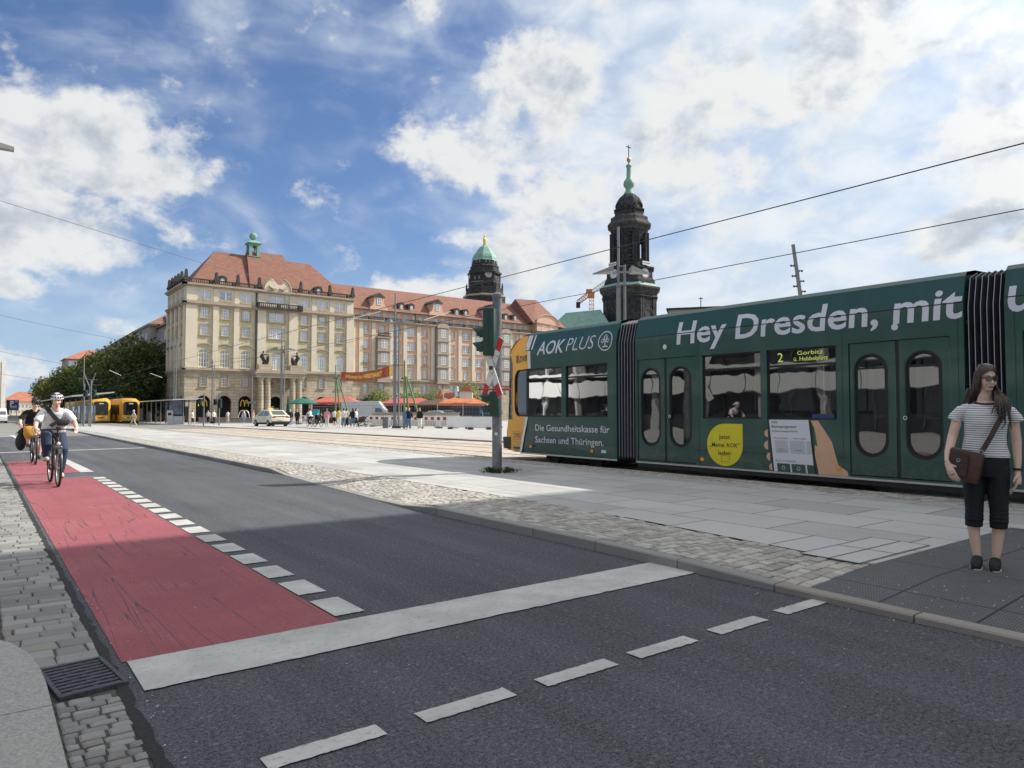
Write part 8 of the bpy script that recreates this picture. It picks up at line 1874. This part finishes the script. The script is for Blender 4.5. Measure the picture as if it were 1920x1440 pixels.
# ------------------------------------------------------------------ market: tents, parasols, banner, tripods
M_TENT = mat('red_canvas', (.42, .10, .075), .8, .12, 1); M_TENTW = mat('pale_canvas', (.62, .54, .45), .8, .1, 1); M_STALL = mat('stall_timber', (.045, .026, .02), .8, .3, 2); M_PARA = mat('green_canvas', (.015, .12, .085), .8, .1, 1)
def tent(label, px, c, w, dep, ze, zr, m=M_TENT):
    t = thing('market_stall', label, 'market stall', onground(px, c), -TH, 'market stalls in front of the buildings'); r = MB(); r.use(m); hw = w / 2
    r.add([(-hw, 0, ze), (hw, 0, ze), (hw, dep, ze), (-hw, dep, ze), (-hw * .45, dep * .5, zr), (hw * .45, dep * .5, zr), (-hw, 0, ze - .3), (hw, 0, ze - .3), (hw, dep, ze - .3), (-hw, dep, ze - .3)], [(0, 1, 5, 4), (1, 2, 5), (2, 3, 4, 5), (3, 0, 4), (0, 6, 7, 1), (1, 7, 8, 2), (3, 9, 6, 0)]); r.obj('roof', None, t)
    b = MB(); b.use(M_STALL); b.box(-hw * .9, hw * .9, .5, dep - .3, 0, ze - .32); b.obj('booth', None, t)
    for x in (-hw * .95, 0, hw * .95): q = MB(); q.tube([(x, .1, 0), (x, .1, ze)], .05, 5); q.obj('post', M_STALL, t)
    return t
tent('stall with broad red canvas roof in front of the last arcade arches', 624, 92, 6.2, 5, 2.75, 3.5)
tent('long market stall with red roof behind the lamp mast, right of the grey van', 762, 92, 7.5, 5, 2.6, 3.3)
tent('market stall with pale and brown canopy right of the right tripod', 806, 90, 4.0, 5, 2.4, 3.0, mat('brown_canvas', (.10, .045, .03), .8)); tent('market stall with orange red roof carrying figures, left of the signal post', 866, 88, 6.2, 5, 2.5, 3.2, mat('orange_canvas', (.48, .15, .06), .8, .2, 2))
# roof figures: a lying barrel, a white gourd, a small cottage
dk = onground(842, 88); dk.z = 3.25 + gz(dk.y); t = thing('roof_figure', 'brown barrel and red figure lying on the orange stall roof', 'decoration', dk, -TH); m_ = MB(); m_.use(mat('terracotta_paint', (.38, .13, .07), .7)); m_.M = Matrix.Rotation(R(90), 4, 'Y'); m_.lathe([(.3, -.6), (.42, -.2), (.42, .2), (.3, .6)], (-.35, 0, 0), 12); m_.M = None; m_.tube([(-1.2, 0, .1), (-1.0, 0, .9), (-1.1, 0, 1.2)], [.4, .2, .1], 8); m_.rbox(-1.6, -.8, -.4, .4, -.1, .3, .05); m_.obj('barrel', None, t)
dk = onground(857, 88); dk.z = 3.4 + gz(dk.y); m_ = MB(); m_.lathe([(.3, 0), (.42, .3), (.3, .7), (.12, .95), (.18, 1.15), (.05, 1.3)], (0, 0, 0), 12); tag(m_.obj('roof_gourd', M_SWHT, smooth=True), 'white gourd-shaped figure on the orange stall roof', 'decoration').location = dk
dk = onground(874, 88); dk.z = 3.2 + gz(dk.y); t = thing('roof_figure', 'little timber cottage model on the stall roof below the crossing sign', 'decoration', dk, -TH); m_ = MB(); m_.use(M_TENTW); m_.rbox(-.8, .8, -.5, .5, 0, .9, .02); m_.obj('wall', None, t); m_ = MB(); m_.use(mat('terracotta_paint', (.38, .13, .07))); m_.prism([(-1.0, .85), (1.0, .85), (.0, 1.6)], -.6, .6, 'y'); m_.box(.3, .5, -.1, .1, 1.0, 1.7); m_.obj('roof', None, t)
pr = thing('parasol', 'open green parasol in front of the portal columns', 'parasol', onground(567, 88), -TH); m_ = MB(); m_.use(M_PARA); m_.lathe([(1.95, 2.45), (1.98, 2.55), (1.0, 2.95), (.06, 3.25)], (0, 0, 0), 8); m_.obj('canopy', None, pr); m_ = MB(); m_.tube([(0, 0, 0), (0, 0, 3.3)], .04, 6); m_.obj('pole', M_MAST, pr)
pr = thing('parasol', 'closed dark green parasol beside a portal column', 'parasol', onground(540, 92), -TH); m_ = MB(); m_.use(mat('dark_green_canvas', (.008, .05, .04), .8)); m_.lathe([(.22, .9), (.28, 1.2), (.2, 2.4), (.05, 3.6)], (0, 0, 0), 8); m_.obj('canopy', None, pr); m_ = MB(); m_.tube([(0, 0, 0), (0, 0, 3.7)], .04, 6); m_.obj('pole', M_MAST, pr)
M_POLEG = mat('green_timber', (.13, .22, .09), .7, .2, 2)
def tripod(label, px, c, H_, fl):
    t = thing('pole_tripod', label, 'tripod', onground(px, c), -TH, 'green banner tripods')
    for dx, dy, top in ((0, 0, H_), (fl * .26, .8, H_ - 1.3), (fl, .1, H_ - 1.3)): m_ = MB(); m_.tube([(dx, dy, 0), (dx * .12, 0, top)], [.09, .07], 8); m_.obj('leg', M_POLEG, t)
    m_ = MB(); m_.use(M_STALL); m_.box(-.25, .12, -.03, .03, H_ - 1.5, H_ - 1.42); m_.obj('rung', None, t); return t
tripod('left green pole tripod holding the market banner, beside the grey van', 629, 76, 6.5, 1.75); tripod('right green pole tripod in front of the striped barriers', 758, 58, 5.6, 1.5)
bn = MB(); A0, A1 = at(639.5, 697, 72), at(736, 685, 60); B0, B1 = at(639.5, 712.5, 72), at(736, 704.5, 60); N_ = 24
def BP(u, v, d=0):
    t_ = u; p = A0.lerp(A1, t_) * v + B0.lerp(B1, t_) * (1 - v); p = p + Vector((0, 0, -.28 * 4 * t_ * (1 - t_) * .9)); return tuple(p + Vector((-.3, -.9, 0)).normalized() * (d + .05 * math.sin(t_ * 9)))
def _ban(nt, b, tc):
    f = noise(nt, tc, 3.2, 3, .7); sp = voro(nt, tc, 4.5); c = mixc(nt, f.step(.4, .6), (.34, .035, .02), (.50, .12, .04)); c = mixc(nt, (1.0 - sp.step(.1, .3)) * .25, c, (.70, .40, .16)); nt.links.new(c, b.inputs['Base Color']); b.inputs['Roughness'].default_value = .8
M_BAN = ground_mat('banner_print', _ban)
for s in (0, .012):
    vs = [];
    for i in range(N_ + 1): vs += [BP(i / N_, 0, -s), BP(i / N_, 1, -s)]
    bn.add(vs, [(2 * i, 2 * i + 2, 2 * i + 3, 2 * i + 1) for i in range(N_)])
bnt = thing('market_banner', 'red and orange autumn market banner with yellow lettering strung between the green tripods', 'banner', (0, 0, 0)); bn.obj('cloth', M_BAN, bnt)
M_BTX = mat('banner_yellow', (.92, .62, .10), .7); wv = MB(); wv.use(M_BTX)
write(wv, 'Willkommen zum', lambda u, v, d=0: BP(u, v, .03), .10, .30, .36, 1, .022, .25, height=.40); write(wv, 'HERBSTMARKT', lambda u, v, d=0: BP(u, v, .03), .485, .26, .335, 1, .03, .15, height=.46); wv.obj('lettering', None, bnt, recalc=False)
wv = MB(); wv.use(M_BTX); wv.quad(BP(.945, .02, .03), BP(.998, .02, .03), BP(.998, .98, .03), BP(.945, .98, .03)); wv.obj('end_panel', None, bnt, recalc=False)
for a, e, lab in ((A0, onground(629, 76) + Vector((0, 0, 5.0)), 'rope tying the banner to the left green tripod'), (A1, onground(758, 58) + Vector((0, 0, 5.2)), 'rope tying the banner to the right green tripod')):
    m_ = MB(); m_.tube([a, e], .02, 5); tag(m_.obj('banner_rope', M_STALL), lab, 'rope')
# ------------------------------------------------------------------ barriers, fence, bin, walls
M_BARW = mat('barrier_white', (.74, .73, .71), .5, .04, 2); M_FOOT = mat('barrier_foot', (.10, .095, .09), .9); M_BARR = mat('barrier_red', (.30, .05, .05), .5)
def barrier(label, px, c, rz=0, tiltx=0, panel=False):
    t = thing('traffic_barrier', label, 'barrier', onground(px, c), -TH + R(rz), 'white lattice barriers'); t.rotation_euler = (R(tiltx), 0, -TH + R(rz))
    f = MB(); f.use(M_BARW); f.box(-1.0, 1.0, -.02, .02, .95, 1.0); f.box(-1.0, 1.0, -.02, .02, .62, .67); f.box(-1.0, 1.0, -.02, .02, .12, .18)
    if panel: f.box(-.98, .98, -.012, .012, .14, .95)
    for i in range(15): x = -1 + 2 * i / 14; f.box(x - .022, x + .022, -.018, .018, .1, 1.08)
    f.obj('lattice', None, t)
    if not panel:
        p = MB(); p.use(M_BARR); 
        for i in range(7):
            if i % 2 == 0: p.box(-.95 + i * .27, -.95 + i * .27 + .27, -.035, -.022, .68, .94)
        p.use(M_BARW)
        for i in range(7):
            if i % 2: p.box(-.95 + i * .27, -.95 + i * .27 + .27, -.034, -.022, .68, .94)
        p.obj('striped_board', None, t)
    for x in (-.7, .7): f = MB(); f.use(M_FOOT); f.rbox(x - .2, x + .2, -.4, .4, 0, .1, .02); f.obj('foot', None, t)
    return t
barrier('white barrier with red striped board left of the bin, below the banner end', 712, 68); barrier('white barrier with red striped board between bin and right tripod', 742, 66, 4); barrier('white barrier behind the two women, partly hidden by the tripod', 774, 64, -3)
barrier('white barrier with red striped board right of the person in white trousers', 805, 62.5, 3); barrier('white barrier with red board at its left half, covered by a plain panel', 840, 60, -5); barrier('plain white lattice barrier leaning beside the striped one', 861, 57, 8, -12, True); barrier('plain white lattice barrier leaning nearest to the tram nose', 900, 54.5, -4, -16, True)
barrier('white lattice barrier behind the stroller, left of the grey van wheel', 690, 70, 6); barrier('white lattice barrier at the outdoor tables under the green parasol', 573, 84, 0)
fn = thing('mesh_fence', 'long temporary wire mesh fence on posts in front of the market', 'fence', (0, 0, 0)); M_MESH = mat('fence_wire', (.33, .34, .34), .5, .1, metal=.4)
pts = [onground(585, 84), onground(655, 80), onground(700, 76), onground(752, 72), onground(820, 68), onground(868, 65), onground(905, 63), onground(935, 61)]
for a, e in zip(pts, pts[1:]):
    m_ = MB(); L = (e - a).length; n = int(L / .42)
    for i in range(n): q = a.lerp(e, i / n); m_.tube([q + Vector((0, 0, .2)), q + Vector((0, 0, 2.1))], .006, 3, False)
    for z in (.2, 2.1): m_.tube([a + Vector((0, 0, z)), e + Vector((0, 0, z))], .022, 4)
    for z in (.6, 1.0, 1.4, 1.8): m_.tube([a + Vector((0, 0, z)), e + Vector((0, 0, z))], .006, 3)
    m_.obj('mesh_panel', M_MESH, fn)
for q in pts: m_ = MB(); m_.tube([q, q + Vector((0, 0, 2.2))], .04, 6); m_.obj('post', M_MESH, fn); m_ = MB(); m_.use(M_FOOT); m_.M = Matrix.Translation(q); m_.rbox(-.35, .35, -.12, .12, 0, .14, .02); m_.obj('foot', None, fn)
bi = thing('litter_bin', 'dark grey square litter bin standing left of the tall double mast', 'bin', onground(723.5, 60.5), -TH); m_ = MB(); m_.use(mat('bin_grey', (.17, .17, .175), .5)); m_.rbox(-.23, .23, -.23, .23, .02, .88, .02); m_.obj('body', None, bi); m_ = MB(); m_.use(M_MAST); m_.rbox(-.25, .25, -.25, .25, .88, .94, .01); m_.obj('lid', None, bi); m_ = MB(); m_.tube([(0, 0, .9), (0, 0, 3.3)], .02, 5); m_.obj('post', M_MAST, bi)
cb = thing('concrete_trough', 'long cream concrete trough behind the fence and barriers', 'trough', onground(780, 73), -TH + R(3)); m_ = MB(); m_.use(mat('cream_concrete', (.36, .33, .27), .8, .06, .6)); m_.rbox(-4.4, 4.4, -.6, .6, 0, 1.25, .04); m_.obj('body', None, cb); m_ = MB(); m_.use(mat('cream_concrete', (.60, .55, .45))); m_.rbox(-4.5, 4.5, -.7, .7, 1.25, 1.35, .03); m_.obj('rim', None, cb)
fw = thing('fountain_wall', 'low grey stone fountain wall in front of the arcade arches', 'wall', onground(447, 101), -TH + R(14)); m_ = MB(); m_.use(B_GREY); m_.rbox(-5.2, 4.6, -.3, .3, 0, .62, .05); m_.obj('wall', None, fw); m_ = MB(); m_.use(B_GREY); m_.rbox(-5.3, 4.7, -.4, .4, .62, .72, .03); m_.obj('coping', None, fw)
for i, px in enumerate((454, 461)):
    m_ = MB(); p = onground(px, 104); m_.use(mat('water_jet', (.75, .77, .78), .2)); m_.tube([p + RT * (.55 * math.cos(t_)) + Vector((0, 0, .5 + 1.25 * math.sin(t_))) for t_ in [math.pi * j / 12 for j in range(13)]], [.03 + .03 * math.sin(math.pi * j / 12) for j in range(13)], 5); tag(m_.obj('water_jet'), ('left', 'right')[i] + ' white arching water jet of the low stone fountain', 'fountain')
# stroller
st_ = thing('stroller', 'black stroller pushed by the woman in white blouse', 'stroller', onground(680, 67), -TH + R(-60)); m_ = MB(); m_.use(M_BLK); m_.tube([(0, -.5, .15), (0, .15, .6), (0, .45, 1.0)], .03, 6); m_.tube([(-.25, .45, 1.0), (.25, .45, 1.0)], .025, 6); m_.tube([(-.25, .3, .12), (0, .1, .55)], .025, 6); m_.tube([(.25, .3, .12), (0, .1, .55)], .025, 6); m_.obj('frame', None, st_); m_ = MB(); m_.use(M_BLK); loft(m_, [(0, -.1, .45, .2, .3), (0, -.08, .7, .24, .34), (0, .08, .95, .22, .2), (0, .12, 1.02, .1, .1)], 10); m_.obj('seat', None, st_)
for x, y in ((-.25, .3), (.25, .3), (0, -.5)): m_ = MB(); m_.use(mat('tyre', (.016, .016, .017))); m_.torus((x, y, .14), .115, .025, 'x', 16, 6); m_.obj('wheel', None, st_)
# delivery cyclists seen from behind
for i, (px, c, top, lab, blab) in enumerate(((581, 69, 'white', 'cyclist in white shirt seen from behind, left of the delivery rider', 'far black bicycle ridden by the cyclist in white shirt'), (597, 67, 'black', 'delivery cyclist in black bending over beside the other far rider', 'far black delivery bicycle with the blue box'))):
    p = onground(px, c); a = -math.atan2(p.x, p.y) + R(200 if i == 0 else 150); bicycle('bicycle', blab, p, a, M_BLK, False)
    t = thing('person', lab, 'person', p, a); b = MB(); b.ball((0, -.06, 1.6), (.08, .1, .115), 12, 10); b.tube([(0, -.03, 1.54), (0, .06, 1.42)], .055, 8)
    for s in (-1, 1): b.tube([(s * .18, .06, 1.38), (s * .28, -.06, 1.2), (s * .32, -.17, 1.07)], [.055, .045, .035], 8)
    b.tube([(-.1, .3, .95), (-.15, -.08, .92), (-.13, .08, .48)], [.09, .065, .045], 8); b.tube([(.1, .3, .95), (.14, .03, .62), (.13, .13, .16)], [.09, .065, .045], 8); b.tube([(-.13, .12, .48), (-.13, -.1, .47)], .04, 6); b.tube([(.13, .16, .14), (.13, -.06, .13)], .04, 6); put('body', remesh(b, .024, M_SKIN, 1), t)
    b = MB(); loft(b, [(0, .05, 1.46, .1, .08), (0, .08, 1.38, .2, .13), (0, .18, 1.15, .19, .15), (0, .27, .98, .2, .15)], 12)
    for s in (-1, 1): b.tube([(s * .15, .06, 1.38), (s * .26, -.02, 1.25)], .08, 8)
    put('shirt', remesh(b, .03, cloth(top, COLS[top]), 1, 'shirt'), t); b = MB(); loft(b, [(0, .28, .9, .16, .13), (0, .27, 1.02, .19, .15)], 12); b.tube([(-.1, .3, .95), (-.15, -.09, .93), (-.13, .06, .55)], [.11, .085, .06], 8); b.tube([(.1, .3, .95), (.14, .02, .62), (.13, .11, .25)], [.11, .085, .06], 8); put('trousers', remesh(b, .03, cloth('black', COLS['black']), 1, 'trousers'), t); o = put('hair', HAIRS, t); o.location = (0, -.06, 0); o.material_slots[0].link = 'OBJECT'; o.material_slots[0].material = cloth('hair_black', (.015, .012, .01))
    if i == 1: bx = thing('delivery_box', 'light blue delivery box on the back of the black-clad cyclist', 'box', p, a); m_ = MB(); m_.use(mat('box_cyan', (.06, .28, .36), .5, .06, 2)); m_.rbox(-.28, .28, .3, .72, 1.12, 1.66, .03); m_.obj('body', None, bx); m_ = MB(); m_.use(mat('box_navy', (.03, .08, .14), .5)); m_.box(-.285, .285, .49, .53, 1.12, 1.665); m_.obj('strap', None, bx)
# ------------------------------------------------------------------ shrubs in front of the wing
def shrub_mesh(r, h, seed, m, n=1500, size=.26): return crown([(0, 0, h * .58, r * .9, r * .9, h * .42)] + [(r * .5 * math.cos(a), r * .5 * math.sin(a), h * (.45 + .1 * (a % 2)), r * .55, r * .55, h * .3) for a in (0, 1.3, 2.6, 3.9, 5.2)], n, size, m, seed, .5)
SB = shrub_mesh(2.0, 5.3, 21, L_BRIGHT); SB2 = shrub_mesh(1.6, 4.9, 22, L_BRIGHT); SD = shrub_mesh(1.7, 4.6, 23, L_HEDGE, 1300, .3); ST = trunk_mesh(1.6, .09, 1.2, 9, 4)
for px, c, me, s, lab, cat in ((714, 104, SB, 1.0, 'round light green tree left of the tall lamp mast, before the salmon wing', 'tree'), (776, 106, SB, .98, 'light green tree behind the right green tripod', 'tree'), (811, 107, SB, .95, 'round light green tree right of the right tripod', 'tree'), (877, 106, SB2, 1.25, 'taller light green tree above the cottage model', 'tree'), (914, 108, SB2, .9, 'light green tree partly hidden behind the signal post', 'tree'),
                              (693, 107, SD, .95, 'dark hedge shrub beside the leftmost light green tree', 'shrub'), (748, 108, SD, .95, 'dark hedge shrub behind the tall lamp mast', 'shrub'), (797, 109, SD, .85, 'dark hedge shrub between the two trees right of the tripod', 'shrub'), (848, 109, SD, .8, 'low dark hedge shrub left of the taller light tree', 'shrub'), (900, 109, SD, .85, 'dark hedge shrub behind the signal head', 'shrub')):
    p = onground(px, c); t = thing('small_tree' if cat == 'tree' else 'hedge_shrub', lab, cat, p, px * .7, 'potted trees before the wing' if cat == 'tree' else 'dark hedge shrubs'); t.scale = (s, s, s); put('trunk', ST, t); put('crown', me, t)

# loose grit and scraps on the paving
gt2 = MB(); rn = random.Random(8); gt2.use(mat('pale_grit', (.50, .49, .46), .8, .3, 5))
def speck(x, y, z, s):
    k = rn.randint(4, 6); a0 = rn.uniform(0, 6); p = [(x + s * rn.uniform(.6, 1.2) * math.cos(a0 + 6.283 * i / k), y + s * rn.uniform(.6, 1.2) * math.sin(a0 + 6.283 * i / k)) for i in range(k)]
    gt2.add([(q[0], q[1], z) for q in p] + [(x, y, z + s * .6)], [(i, (i + 1) % k, k) for i in range(k)])
for i in range(90): x = rn.uniform(6.2, 9.2); speck(x, rn.uniform(.3, 2.95), .101, rn.uniform(.003, .009))
for i in range(60): x = rn.uniform(5.2, 6.1); y = rn.uniform(1.6, 2.95); speck(x, y, kz(y) - .002 + (.10 - kz(y)) * (x - 5.13) / .99, rn.uniform(.003, .008))
for i in range(150): x = rn.uniform(.7, 4.95); speck(x, rn.uniform(1.6, 9), .003 if x > 2.2 else .006, rn.uniform(.002, .006))
for i in range(140): y = rn.uniform(1.0, 14); speck(kx(y) - abs(rn.gauss(0, .07)) - .01, y, .002, rn.uniform(.002, .007))
for i in range(110): y = rn.uniform(2.6, 12); speck(.66 + abs(rn.gauss(0, .06)), y, .007, rn.uniform(.002, .006))
gr_o = gt2.obj('grit'); gr_o['kind'] = 'stuff'
